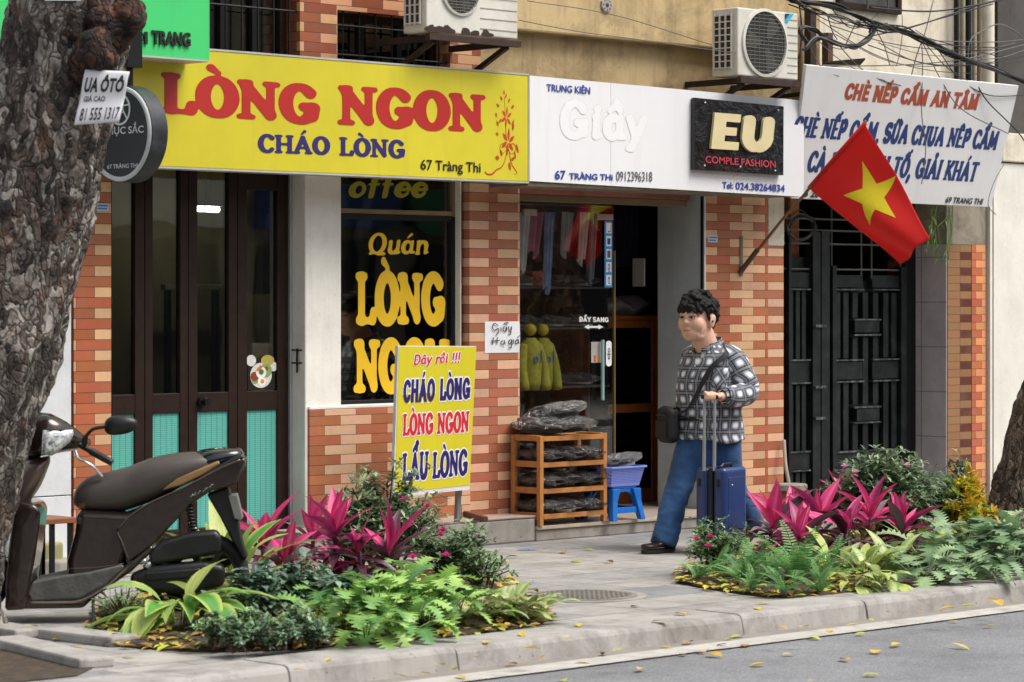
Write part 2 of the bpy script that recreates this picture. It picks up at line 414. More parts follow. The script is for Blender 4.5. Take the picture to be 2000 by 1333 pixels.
def words(txt, plane, uv0, uv1, vtop, m, parent, bold=.0, shear=0.0, off=.004, depth=.001, name='lettering'):
    """the same for small print, set in the built-in face"""
    cu = bpy.data.curves.new('t', 'FONT'); cu.body = txt; cu.size = 1.0; cu.offset = bold; cu.extrude = depth/2; cu.resolution_u = 4
    o = bpy.data.objects.new('t', cu); col.objects.link(o); dg = bpy.context.evaluated_depsgraph_get(); dg.update()
    me = bpy.data.meshes.new_from_object(o.evaluated_get(dg)); bpy.data.objects.remove(o)
    a0, b0 = plane.ab(*uv0); a1, b1 = plane.ab(*uv1); _, bt = plane.ab(uv0[0], vtop); H = bt-b0
    xs = [v.co.x for v in me.vertices]; lo, hi = min(xs), max(xs); fx = (a1-a0-abs(shear)*H)/(hi-lo); slope = (b1-b0)/(a1-a0)
    return place_letters(me, name, plane, off+depth/2, m, parent, lambda x, y: (a0+(x-lo)*fx+shear*y/.73*H, b0+slope*(x-lo)*fx+y/.73*H))
def scribble(strokes, plane, xf, r, m, parent, name='handwriting', off=.003):
    """hand-drawn strokes given in 0..100 units, mapped by xf to plane metres"""
    mb = MB()
    for q in strokes:
        pts = [plane.w(*xf(x, y), off) for x, y in q]
        pts = smoothpath(pts, 5) if len(pts) > 2 else pts
        mb.tube(pts, r, 5)
    return mb.build(name, m, parent)
def blobs(polys, plane, xf, m, parent, name, off=.004):
    """flat printed shapes (leaves, petals, ribbons) in 0..100 units"""
    mb = MB()
    for k, q in enumerate(polys):
        pts = [plane.w(*xf(x, y), off+k*.00012) for x, y in q]; mb.poly(pts)
    return mb.build(name, m, parent)
# ------------------------------------------------------------------ shared materials
def brick_mat(name, x0, dark, light, L=.262, p=.0615, z0=0.0, shift=.5, joint=.0036, jc='41322a', rnd=.15, rough=.38, mode='alt', grime=.5, yk=1.0):
    t = NT(name); o = t.xyz(t.pos()); s = t.math('ADD', o[0], t.math('MULTIPLY', o[1], yk))
    zr = t.math('DIVIDE', t.math('SUBTRACT', o[2], z0), p); row = t.math('FLOOR', zr)
    odd = t.math('FLOORED_MODULO', row, 2.0)
    s2 = t.math('DIVIDE', t.math('SUBTRACT', t.math('SUBTRACT', s, x0), t.math('MULTIPLY', odd, L*shift)), L)
    cl = t.math('FLOOR', s2); fx = t.math('MULTIPLY', t.math('FRACT', s2), L); fz = t.math('MULTIPLY', t.math('FRACT', zr), p)
    jm = t.math('MAXIMUM', t.math('LESS_THAN', fx, joint), t.math('LESS_THAN', fz, joint))
    cv = t.n('CombineXYZ'); t.l(cl, cv.inputs[0]); t.l(row, cv.inputs[1])
    wn_ = t.n('TexWhiteNoise', noise_dimensions='2D'); t.l(cv.outputs[0], wn_.inputs['Vector'])
    par = t.math('FLOORED_MODULO', cl, 2.0) if mode == 'alt' else t.math('MULTIPLY', t.math('FLOORED_MODULO', cl, 2.0), odd) if mode == 'dsplit' else (t.math('LESS_THAN', wn_.outputs[0], .3) if mode == 'rand' else t.math('MULTIPLY', cl, 0.0))
    c = t.mix(par, srgb(dark), srgb(light))
    wn2 = t.n('TexWhiteNoise', noise_dimensions='3D'); cv2 = t.n('CombineXYZ'); t.l(cl, cv2.inputs[0]); t.l(row, cv2.inputs[1]); cv2.inputs[2].default_value = 3.3; t.l(cv2.outputs[0], wn2.inputs['Vector'])
    mott = t.math('ADD', t.math('MULTIPLY', wn2.outputs[0], 2*rnd), t.math('MULTIPLY', t.noise(14, 5, .65, t.pos()), .3))
    h = t.n('HueSaturation'); t.l(c, h.inputs['Color']); t.l(t.math('ADD', mott, 1-rnd-.15), h.inputs['Value'])
    t.l(t.math('ADD', t.math('MULTIPLY', wn_.outputs[0], .016), .492), h.inputs['Hue'])
    g = t.ramp(t.noise(2.2, 8, .72, t.pos()), [(.5, 0.0), (.8, grime)])
    c2 = t.mix(g, h.outputs[0], srgb('8d7a68'))
    t.base(t.mix(jm, c2, srgb(jc))); t.set(Roughness=t.math('ADD', t.math('MULTIPLY', jm, .4), rough))
    hgt = t.math('ADD', t.math('MULTIPLY', jm, -1.0), t.math('MULTIPLY', t.noise(30, 3, .6, t.pos()), .25))
    t.bump(hgt, .55, .003); return t.m
def plaster_mat(name, c, stain, amt=.5, streak=.4, sc=1.6, crack=.3, rough=.85):
    """painted render: cloudy, with run-down streaks and blotches of dirt"""
    t = NT(name); p = t.pos()
    f = t.ramp(t.noise(3.1, 8, .65, p), [(.3, tuple(x*.88 for x in srgb(c))), (.7, tuple(min(1, x*1.06) for x in srgb(c)))])
    g = t.ramp(t.noise(sc, 9, .72, p, .6), [(.46, 0.0), (.72, amt)])
    mp = t.n('Mapping'); mp.inputs['Scale'].default_value = (9, 9, .8); t.l(p, mp.inputs[0])
    s = t.ramp(t.noise(1.0, 6, .7, mp.outputs[0]), [(.5, 0.0), (.78, streak)])
    o = t.mix(g, f, srgb(stain)); o = t.mix(s, o, srgb(stain))
    sp = t.ramp(t.noise(38, 3, .5, p), [(.68, 0.0), (.74, crack)])
    t.base(t.mix(sp, o, tuple(x*.5 for x in srgb(stain)))); t.set(Roughness=rough)
    t.bump(t.noise(22, 8, .7, p), .25, .01); return t.m
def glass_mat(name, tint=(.8, .82, .8), base=.04, rough=.015, mul=1.3):
    t = NT(name); t.t.nodes.remove(t.b)
    out = t.t.nodes['Material Output']; tr = t.n('BsdfTransparent'); tr.inputs[0].default_value = (*tint, 1)
    gl = t.n('BsdfGlossy'); gl.inputs['Roughness'].default_value = rough
    lw = t.n('Fresnel'); lw.inputs['IOR'].default_value = 1.52
    bp = t.n('Bump'); bp.inputs['Strength'].default_value = .08; bp.inputs['Distance'].default_value = .02
    t.l(t.noise(1.7, 2, .5, t.pos()), bp.inputs['Height']); t.l(bp.outputs[0], gl.inputs['Normal'])
    mx = t.n('MixShader'); t.l(t.math('ADD', t.math('MULTIPLY', lw.outputs[0], mul), base), mx.inputs[0])
    t.l(tr.outputs[0], mx.inputs[1]); t.l(gl.outputs[0], mx.inputs[2]); t.l(mx.outputs[0], out.inputs[0]); return t.m
GLASS = glass_mat('window_glass')
SHOPGLASS = glass_mat('shop_glass', (.97, .98, .97), .0, .01, .22)
xA0, xA1 = P(145, 900).x, P(217, 900).x; xW0, xW1 = P(597, 900).x, P(668, 793).x
xB0, xB1 = P(917, 900).x, P(1015, 900).x; xC0, xC1, xC2 = P(1377, 900).x, P(1500, 900).x, P(1531, 900).x
xD0, xD1, xD2 = P(1852, 900).x, P(1898, 900).x, P(1925, 900).x
BRK_A = brick_mat('brick_tile_left', xA0-.12, 'aa613f', 'd6a980')
BRK_W = brick_mat('brick_tile_sill', P(689, 850).x, 'a96848', 'd4ab8c')
BRK_B = brick_mat('brick_tile_mid', xB0-.01, 'a56449', 'd0a384', shift=.71, z0=.02)
BRK_C = brick_mat('brick_tile_right', xC0, 'af6542', 'd9ab84', shift=.5)
BRK_C2 = brick_mat('brick_tile_edge', xC1-.02, 'b16a49', 'dbaf8e', shift=1.0, L=.245)
BRK_D = brick_mat('brick_tile_brown', xD0, '8f6844', '5a2b1c', L=.16, shift=.0, mode='dsplit', rnd=.08)
BRK_D2 = brick_mat('brick_tile_far', xD1+.05, 'd58f5f', 'b06040', L=.16)
BRK_U = brick_mat('brick_tile_upper', P(595, 50).x-.08, '8e5138', 'c4946f', shift=.5)
PL_WHITE = plaster_mat('white_paint', 'e6e3da', '9c9484', .3, .22)
PL_CREAM = plaster_mat('cream_plaster', 'bea67a', '5f4c30', .85, .55, 1.8, .5)
PL_PALE = plaster_mat('pale_plaster', 'dcd3c0', '8a7a62', .6, .42, 2.4)
PL_RIGHT = plaster_mat('right_wall_paint', 'dbd8ce', 'a49c8c', .2, .2)
PL_LEFT = plaster_mat('left_wall_paint', 'd5d8da', 'a9aba9', .25, .1)
PL_GREY = plaster_mat('grey_paint', 'b9c0bf', '7c807c', .25, .3)
CONC = plaster_mat('concrete', '9b968d', '5c564c', .5, .1, 5, .4)
CONC_OLD = plaster_mat('old_concrete', '8c8070', '4a3f33', .7, .5, 5, .4)
DARKWOOD = mat('dark_brown_wood', '281a13', .5, var=.25, scale=14, bump=.1, spec=.25)
DARKWOOD2 = mat('brown_wood', '4b3220', .42, var=.2, scale=14, bump=.1)
BLACKM = mat('black_metal', '0d0e0f', .5, var=.2, spec=.3)
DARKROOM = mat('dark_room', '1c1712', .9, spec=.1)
OLIVE = mat('olive_room', '8f8662', .9)
WHITEM = mat('white_painted_metal', 'dadad6', .4)
# ------------------------------------------------------------------ ground
def paving_mat():
    t = NT('stone_paving'); o = t.xyz(t.pos()); L, p = .4, .4
    yr = t.math('DIVIDE', t.math('ADD', o[1], 20.05), p); row = t.math('FLOOR', yr)
    s2 = t.math('DIVIDE', t.math('ADD', t.math('ADD', o[0], 40.0), t.math('MULTIPLY', t.math('FLOORED_MODULO', row, 2.0), L*.5)), L)
    cl = t.math('FLOOR', s2); fx = t.math('MULTIPLY', t.math('FRACT', s2), L); fy = t.math('MULTIPLY', t.math('FRACT', yr), p)
    wob = t.math('MULTIPLY', t.noise(20, 3, .6, t.pos()), .008)
    jm = t.math('MAXIMUM', t.math('LESS_THAN', fx, t.math('ADD', wob, .004)), t.math('LESS_THAN', fy, t.math('ADD', wob, .004)))
    cv = t.n('CombineXYZ'); t.l(cl, cv.inputs[0]); t.l(row, cv.inputs[1])
    wn_ = t.n('TexWhiteNoise', noise_dimensions='2D'); t.l(cv.outputs[0], wn_.inputs['Vector'])
    c = t.ramp(wn_.outputs[0], [(0.0, srgb('838487')), (.25, srgb('949391')), (.7, srgb('9d9a96')), (1.0, srgb('a6a29b'))])
    mott = t.ramp(t.noise(5, 9, .72, t.pos()), [(.28, .55), (.5, .98), (.75, 1.2)])
    m = t.n('Mix', data_type='RGBA', blend_type='MULTIPLY'); m.inputs[0].default_value = 1; t.l(c, m.inputs[6]); t.l(mott, m.inputs[7])
    grit = t.ramp(t.noise(160, 2, .6, t.pos()), [(.35, .82), (.65, 1.1)])
    m2 = t.n('Mix', data_type='RGBA', blend_type='MULTIPLY'); m2.inputs[0].default_value = 1; t.l(m.outputs[2], m2.inputs[6]); t.l(grit, m2.inputs[7])
    dirt = t.ramp(t.noise(1.1, 8, .7, t.pos()), [(.46, 0.0), (.70, .75)])
    t.base(t.mix(jm, t.mix(dirt, m2.outputs[2], srgb('6f6a62')), srgb('565049'))); t.set(Roughness=.72)
    t.bump(t.math('SUBTRACT', t.math('MULTIPLY', t.noise(60, 5, .7, t.pos()), .5), jm), .5, .006); return t.m
def asphalt_mat():
    t = NT('asphalt'); p = t.pos()
    v = t.n('TexVoronoi'); v.inputs['Scale'].default_value = 170; t.l(p, v.inputs['Vector'])
    c = t.ramp(v.outputs['Color'], [(0.0, srgb('58595b')), (.5, srgb('757679')), (1.0, srgb('929395'))])
    mott = t.ramp(t.noise(1.2, 9, .75, p), [(.3, .68), (.5, 1.0), (.7, 1.2)])
    m = t.n('Mix', data_type='RGBA', blend_type='MULTIPLY'); m.inputs[0].default_value = 1; t.l(c, m.inputs[6]); t.l(mott, m.inputs[7])
    t.base(m.outputs[2]); t.set(Roughness=.8); t.bump(v.outputs['Distance'], .5, .004); return t.m
Z_ROAD = -.095
KY0, KY1 = -4.18, -3.86                                   # the kerb's front and back edges
lineY = G(1330, 1265, Z_ROAD+.004).y
mb = MB(); mb.poly([(-90, -60, Z_ROAD), (90, -60, Z_ROAD), (90, KY0-.3, Z_ROAD), (-90, KY0-.3, Z_ROAD)]); struct(mb.build('road', asphalt_mat()))
GUT = plaster_mat('gutter_concrete', '857f78', '5f574c', .5, 0, 6, .35)
mb = MB(); mb.poly([(-60, lineY+.02, Z_ROAD+.004), (60, lineY+.02, Z_ROAD+.004), (60, KY0+.04, Z_ROAD+.004), (-60, KY0+.04, Z_ROAD+.004)]); struct(mb.build('gutter', GUT))
PAINT = plaster_mat('road_paint', 'b2aea7', '7b7771', .75, 0, 9, .6)
mb = MB()
for k in range(60):                                       # the worn edge line, laid in slightly uneven lengths
    x = -30+k; mb.poly([(x, lineY-.19+random.uniform(-.006, .006), Z_ROAD+.008), (x+1, lineY-.19+random.uniform(-.006, .006), Z_ROAD+.008), (x+1, lineY, Z_ROAD+.008), (x, lineY, Z_ROAD+.008)])
struct(mb.build('road_line', PAINT))
mb = MB(); mb.poly([(-60, KY1-.02, 0), (60, KY1-.02, 0), (60, .6, 0), (-60, .6, 0)]); struct(mb.build('sidewalk', paving_mat()))
KERB = plaster_mat('kerb_stone', 'a09c97', '4f4a45', .75, .35, 3.2, .7)
mb = MB(); xk = P(1691, 1180, KY0).x; bl = .98
for k in range(-24, 20):
    x0 = xk+k*bl+.0015; x1 = x0+bl-.003; dz = random.uniform(-.006, .006); dy = random.uniform(-.008, .008)
    pr = [(KY1, -.1), (KY1, .012+dz), (KY0+.035+dy, .012+dz), (KY0+.012+dy, .004+dz), (KY0+dy, -.015+dz), (KY0-.025+dy, -.13)]
    mb.prism([(x0, y, z) for y, z in pr], (x1-x0, 0, 0))
struct(mb.build('kerb', KERB, bevel=.004))
mb = MB(); mb.poly([(-90, -30, .01), (90, -30, .01), (90, -13.0, .01), (-90, -13.0, .01)]); mb.box(-90, 90, -13.2, -13.0, -.1, .012); struct(mb.build('far_sidewalk', CONC))
# a flat iron lid in the paving
def lid():
    mh = G(1140, 1165); t = thing('manhole_cover', mh, 'round worn manhole cover set flush in the grey paving', 'manhole cover')
    IR = plaster_mat('worn_lid', '7d7972', '4f4a43', .5, 0, 8, .4)
    mb = MB(); n = 40
    rr = .34; mb.rings([[mh+Vector((rr*math.cos(a)*q, rr*math.sin(a)*q, z)) for a in [2*math.pi*i/n for i in range(n)]] for q, z in ((1, .0), (1, .006), (.9, .006))], caps=True); mb.build('rim', CONC, t)
    mb = MB(); r2 = .29
    mb.rings([[mh+Vector((r2*math.cos(2*math.pi*i/n)*q, r2*math.sin(2*math.pi*i/n)*q, z)) for i in range(n)] for q, z in ((1, .0065), (1, .009), (.97, .009))])
    for i in range(-7, 8):
        for j in range(-7, 8):
            x, y = i*.037, j*.037
            if x*x+y*y < .25**2: mb.box(mh.x+x-.012, mh.x+x+.012, mh.y+y-.012, mh.y+y+.012, .0085, .012)
    mb.build('lid', IR, t)
lid()
# ------------------------------------------------------------------ the shop building with its doors and windows
ZT = 5.6; zS = P(700, 345).z
bld = thing('shop_building', (0, 0, 0), 'brick tiled shop house with dark folding door, painted window and open shoe shop', 'building')
MB().box(xA0, xA1, 0, .35, 0, 2.75).build('brick_pillar', BRK_A, bld)['label'] = 'brick tile pillar at the far left beside the folding door'
MB().box(xW0, xW1-.002, .004, .33, 0, 2.75).build('plaster_pillar', PL_WHITE, bld, bevel=.008)
mb = MB().box(xW0+.02, xB0-.005, -.014, .09, .0, P(640, 800).z); mb.build('sill_wall', BRK_W, bld, bevel=.003)
mb = MB().box(xW0+.018, xB0-.005, -.016, .3, P(640, 800).z+.001, P(640, 800).z+.022); mb.build('window_sill', PL_WHITE, bld, bevel=.005)
MB().box(xB0, xB1, 0, .5, .0, 2.36).build('brick_pillar', BRK_B, bld)['label'] = 'brick tile pillar between window and shoe shop'
MB().box(xC0, xC1, 0, .46, 0, 2.38).build('brick_pillar', BRK_C, bld)['label'] = 'wide brick tile pillar that carries the flag bracket'
zc = P(1515, 480).z
MB().box(xC1+.003, xC2, .003, .40, 0, zc).build('brick_pillar', BRK_C2, bld)['label'] = 'narrow strip of brick tile at the right edge'
MB().box(xC1+.003, xC2, -.002, .40, zc, 2.5).build('plaster_strip', PL_PALE, bld)
# beams and wall above the signs
xk1 = P(945, 100).x
mb = MB(); zb0, zb1 = 2.5, 5.6
w1a, w1b = P(405, 60).x, P(592, 60).x; w2a, w2b = P(665, 60).x, P(885, 60).x; zw1 = P(500, 108).z-.15; zw2t = P(700, 22).z
mb.box(-3.9, w1a, .03, .4, 2.75, ZT); mb.box(w1a, w1b, .03, .4, 2.75, zw1); mb.box(w1a, w1b, .03, .4, 3.75, ZT)
mb.box(w1b, w2a, .03, .4, 2.75, ZT); mb.box(w2a, w2b, .03, .4, zw2t, ZT); mb.box(w2a, w2b, .03, .4, 2.75, 2.8); mb.box(w2b, xk1, .03, .4, 2.75, ZT)
mb.build('upper_brick_wall', BRK_U, bld)
MB().box(xA1, xB0, .05, .4, 2.45, 2.749).build('lintel', DARKWOOD, bld)
zl = P(1180, 78).z
mb = MB(); mb.box(xk1, xC2+.12, .035, .4, 2.5, zl+.2); mb.build('upper_plaster_wall', PL_CREAM, bld)
mb = MB(); mb.box(xk1+.01, xC2+.12, -.07, .034, zl, ZT); mb.build('plaster_beam', PL_CREAM, bld, bevel=.015)
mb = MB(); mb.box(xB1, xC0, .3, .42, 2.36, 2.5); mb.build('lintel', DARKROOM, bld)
# window with dark frame and yellow letters
def framed(parent, x0, x1, y, z0, z1, fw, fd, m, name='frame'):
    mb = MB(); mb.box(x0, x0+fw, y, y+fd, z0, z1); mb.box(x1-fw, x1, y, y+fd, z0, z1); mb.box(x0+fw, x1-fw, y, y+fd, z0, z0+fw); mb.box(x0+fw, x1-fw, y, y+fd, z1-fw, z1)
    return mb.build(name, m, parent, bevel=.004)
YW = .10
wx0, wx1 = xW1+.0, P(890, 700, YW).x; wz0 = P(700, 793, YW).z; wz1 = P(700, 418, YW).z; wzt = P(700, 344, YW).z+.12
YEL = mat('yellow_vinyl', 'e5b91c', .5, var=.05); YEL2 = mat('yellow_vinyl_dim', 'a59a1e', .5, var=.05)
win = framed(bld, wx0, wx1, YW, wz0, wz1, .035, .06, BLACKM, 'window'); win['label'] = 'dark window lettered in yellow, LÒNG NGON'
MB().box(wx0+.034, wx1-.034, YW+.025, YW+.033, wz0+.034, wz1-.034).build('pane', GLASS, win)
win2 = framed(bld, wx0, wx1, YW+.002, wz1+.002, wzt, .03, .06, mat('old_wood', '7a6646', .6, var=.25), 'transom_window')
MB().box(wx0+.029, wx1-.029, YW+.027, YW+.034, wz1+.03, wzt-.03).build('pane', GLASS, win2)
PWN = Plane((0, YW+.024, 0), (1, 0, 0), (0, 0, 1))
WSER = dict(w=11.5, thin=.6, serif=7.5, k=8, gap=1, sx=.98)
letters('LÒNG', PWN, (694, 634), (868, 634), 532, YEL, win, WSER, off=.002, depth=.002)
letters('NGON', PWN, (690, 768), (878, 764), 664, YEL, win, WSER, off=.002, depth=.002)
letters('Quán', PWN, (717, 498), (841, 498), 456, YEL, win, dict(w=8, thin=.55, serif=5, k=4, gap=1), off=.002, depth=.002, shear=.18)
PW2 = Plane((0, YW+.0262, 0), (1, 0, 0), (0, 0, 1))
letters('offee', PW2, (678, 388), (842, 388), 340, YEL2, win2, dict(w=9, thin=.55, serif=4, k=4, gap=0), off=.0, depth=.0, shear=.3)
MB().box(wx1+.003, xB0-.035, .05, .26, wz0-.02, 2.4).build('window_jamb', PL_WHITE, bld)
MB().box(xB0-.034, xB0-.001, .07, .2, 0.3, 2.4).build('jamb_gap', BLACKM, bld)
# folding door: four leaves
YD = .15; dz0, dz1 = .1, 2.449
TEAL = None
def teal_mat():
    t = NT('teal_louvre'); o = t.xyz(t.pos()); fz = t.math('FRACT', t.math('DIVIDE', o[2], .0125)); fx = t.math('FRACT', t.math('DIVIDE', o[0], .043))
    ln = t.math('LESS_THAN', fz, .3); lx = t.math('LESS_THAN', fx, .09)
    c = t.mix(t.math('MULTIPLY', ln, .55), srgb('5fb5a8'), srgb('2f6f69')); t.base(t.mix(t.math('MULTIPLY', lx, .8), c, srgb('2b5f5b')))
    t.bump(t.math('MULTIPLY', ln, -1.0), .6, .004); t.set(Roughness=.5); return t.m
TEAL = teal_mat()
MIDZ0, MIDZ1 = P(400, 805, YD).z, P(400, 767, YD).z
def leaf_door(u0, u1, g0, g1, zt=None, knob=None):
    x0, x1, a, b = (P(u, 700, YD).x for u in (u0, u1, g0, g1))
    lf = MB(); m = DARKWOOD
    lf.box(x0+.002, a, YD, YD+.045, dz0, dz1); lf.box(b, x1-.002, YD, YD+.045, dz0, dz1)
    zt = zt or dz1-.06
    for q0, q1 in ((dz0, .2), (MIDZ0, MIDZ1), (zt, dz1)): lf.box(a, b, YD+.001, YD+.044, q0, q1)
    o = lf.build('folding_door_leaf', m, bld, bevel=.004)
    MB().box(a-.01, b+.01, YD+.02, YD+.028, MIDZ1-.01, zt+.01).build('pane', GLASS, o)
    MB().box(a-.01, b+.01, YD+.015, YD+.03, .19, MIDZ0+.01).build('louvre_panel', TEAL, o)
    return o
leaf_door(206, 283, 219, 264)
leaf_door(283, 368, 299, 352)
l3 = leaf_door(368, 464, 386, 447)
kb = P(392, 785, YD); mb = MB(); mb.tube([kb, kb+Vector((0, -.02, 0))], [.03, .03], 16); mb.tube([kb+Vector((0, -.02, 0)), kb+Vector((0, -.045, 0)), kb+Vector((0, -.05, 0)), kb+Vector((0, -.075, 0))], [.014, .014, .027, .024], 16)
mb.build('knob', BLACKM, l3, smooth=True, sharp=40)
l4 = leaf_door(464, 563, 483, 542, zt=P(510, 372, YD).z)
MB().box(P(563, 700, YD).x+.001, xW0-.001, YD+.02, YD+.06, .1, 2.449).build('door_jamb', BLACKM, bld)
hx = P(568, 700, .13).x
MB().tube([(hx, .13, .15), (hx, .13, 2.4)], .006, 6).build('drop_wire', mat('grey_cable', 'a8b0bd', .5), bld)
hc = P(580, 700, .07); mb = MB(); mb.tube([hc+Vector((-.02, .03, .05)), hc+Vector((.03, -.06, .05)), hc+Vector((.03, -.06, -.03)), hc+Vector((-.02, .03, -.03))], .006, 6)
mb.tube([hc+Vector((0, 0, .06)), hc+Vector((0, 0, -.09))], .006, 6); mb.build('door_hasp', BLACKM, bld)
# the dish picture stuck to the last leaf
pl = Plane((0, YD+.018, 0), (1, 0, 0), (0, 0, 1))
a0, b0 = pl.ab(484, 762); a1, b1 = pl.ab(537, 699)
pic = thing('food_poster', pl.w(a0, b0), 'square photo print of a noodle dish stuck inside the last folding door leaf', 'poster')
MB().box(a0, a1, YD+.0168, YD+.019, b0, b1).build('sheet', mat('poster_black', '1d1a17', .4), pic)
xf = lambda x, y: (a0+(a1-a0)*x/100, b0+(b1-b0)*y/100)
def disc(cx, cy, r, n=22, k=1.0): return [(cx+r*math.cos(2*math.pi*i/n), cy+r*k*math.sin(2*math.pi*i/n)) for i in range(n)]
for nm, polys, c, of in (('plate', [disc(46, 45, 40), disc(10, 92, 18), disc(92, 72, 15)], 'd9d6d0', .004), ('noodle_bowl', [disc(70, 92, 24, k=.7)], 'b3a04a', .0045), ('salad', [disc(64, 60, 22), disc(24, 30, 12)], '7fa05a', .005),
                       ('meat', [disc(22, 42, 15), disc(66, 66, 7)], '8d3a2c', .0055), ('bowl', [disc(46, 54, 19)], 'ece9e2', .006), ('egg', [disc(48, 26, 14)], 'f1eee8', .0062), ('yolk', [disc(50, 26, 7)], 'e28a2a', .0075), ('herbs', [disc(46, 56, 9)], '3f7a34', .0078), ('carrot', [[(26, 62), (44, 78), (50, 70), (34, 58)]], 'd86a3a', .0079)):
    blobs(polys, Plane((0, YD+.016, 0), (1, 0, 0), (0, 0, 1)), xf, mat('poster_'+nm, c, .5, var=.15, scale=60), pic, nm, of)
# room behind the folding door and window
mb = MB(); mb.box(xA0, xB0, 2.6, 2.7, 0, 2.9); mb.box(xA0, xA0+.1, .36, 2.6, 0, 2.9); mb.box(xB0-.1, xB0-.01, .34, 2.6, 0, 2.9); mb.box(xA0, xB0, .4, 2.7, 2.75, 2.85)
mb.build('room_wall', OLIVE, bld); MB().box(xA0+.1, xB0-.1, .1, 2.6, .02, .1).build('room_floor', CONC_OLD, bld)
mb = MB(); cx0, cx1 = P(470, 500, .45).x, P(560, 500, .45).x
mb.grid(lambda s, t: (cx0+(cx1-cx0)*s, .42+.035*math.sin(s*34), P(500, 575, .42).z+(2.35-P(500, 575, .42).z)*t), 60, 2); mb.build('curtain', mat('beige_curtain', 'a39a80', .9), bld, smooth=True)
for (x, y, z, sx, sy, sz, c) in ((-2.7, 1.5, .5, .9, .5, .75, '3a2c20'), (-1.2, 1.2, .4, .5, .5, .7, '4a3a28'), (-.9, 2.3, 1.3, .5, .06, .8, '8a8468')):
    mb = MB(); mb.box(x-sx/2, x+sx/2, y-sy/2, y+sy/2, z+sz/2-.04, z+sz/2)
    for i in (-1, 1):
        for j in (-1, 1): mb.box(x+i*(sx/2-.04)-.02, x+i*(sx/2-.04)+.02, y+j*max(0, sy/2-.04)-.02, y+j*max(0, sy/2-.04)+.02, .1, z+sz/2-.041)
    mb.build('room_table', mat('room_'+c, c, .6), bld, bevel=.004)
# upper windows with iron bars
def barred(x0, x1, z0, z1, y=.16, n=6):
    f = framed(bld, x0, x1, y, z0, z1, .05, .06, DARKWOOD, 'upper_window')
    MB().box(x0+.04, x1-.04, y+.03, y+.036, z0+.04, z1-.04).build('pane', GLASS, f)
    mb = MB()
    for k in range(1, 3): mb.box(x0+(x1-x0)*k/3-.02, x0+(x1-x0)*k/3+.02, y+.005, y+.05, z0+.05, z1-.05)
    for k in range(n): xx = x0+(x1-x0)*(k+.5)/n; mb.tube([(xx, .06, z0), (xx, .06, z1)], .007, 5)
    for q in (.2, .55, .85): mb.tube([(x0, .06, z0+(z1-z0)*q), (x1, .06, z0+(z1-z0)*q)], .007, 5)
    mb.build('window_bars', BLACKM, f)
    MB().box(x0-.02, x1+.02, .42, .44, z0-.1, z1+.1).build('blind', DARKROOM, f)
barred(w1a, w1b, zw1, 3.75); barred(w2a, w2b, 2.8, zw2t, n=7)
# shoe shop opening
SHUT = mat('red_brown_shutter', '7d4433', .55, var=.2, scale=20, bump=.15)
sy = .05; z1 = P(1180, 368, sy).z+.1; z0 = P(1180, 398, sy).z
mb = MB(); sx1 = P(1348, 400, sy).x
mb.box(xB1+.002, sx1, sy, sy+.2, z0+.045, z1); mb.build('shutter_box', SHUT, bld, bevel=.006)
MB().box(xB1+.002, sx1-.01, sy+.02, sy+.15, z0, z0+.044).build('shutter_rail', mat('bronze_rail', '7a6546', .45), bld, bevel=.003)
ry = PX(1290, 700, xC0).y
MB().box(xC0-.03, xC0-.0025, .012, ry, .0, 2.36).build('side_wall', PL_GREY, bld, bevel=.006)
MB().box(xC0-.019, xC0-.004, -.012, .011, .02, 2.33).build('white_trim', WHITEM, bld)
MB().box(xC0-.036, xC0-.0195, -.004, .0115, .02, 2.33).build('shadow_gap', BLACKM, bld)  # dark strip put in for the shadow in the gap beside the trim
# steps
xs0 = P(600, 1000, -.1).x; xs1 = P(1047, 1030, -.28).x; z_pl = .17
PLINTH = plaster_mat('plinth_concrete', '97928a', '5b544a', .6, .3, 4, .6)
TERR = plaster_mat('plinth_top', 'a08a80', '6f6259', .5, 0, 6, .3)
mb = MB(); n = 30
fr = []
for k in range(n+1):
    x = xs0-.2+(xs1-xs0+.2)*k/n; fr.append((x, -.27+.012*mnoise.noise(Vector((x*5, 0, 0))), ))
mb.prism([(x, y, 0) for x, y in fr]+[(xs1, .0, 0), (xs0-.2, .0, 0)], (0, 0, z_pl-.012)); mb.build('plinth', PLINTH, bld, bevel=.012)
mb = MB(); mb.prism([(x, y-.004, z_pl-.0118) for x, y in fr]+[(xs1, -.001, z_pl-.0118), (xs0-.2, -.001, z_pl-.0118)], (0, 0, .014)); mb.build('plinth_top', TERR, bld, bevel=.004)
MB().box(-4.0, xs0-.202, -.22, .14, 0, .1).build('door_step', PLINTH, bld, bevel=.01)
MB().box(xs1+.002, xC0-.04, -.28, 2.6, 0, .075).build('step', PLINTH, bld, bevel=.008)
MB().box(xs1+.002, xC0-.04, -.295, 2.6, .0755, .1).build('step_slab', mat('marble_slab', 'b5a797', .35, dirt='8f7a66'), bld, bevel=.004)
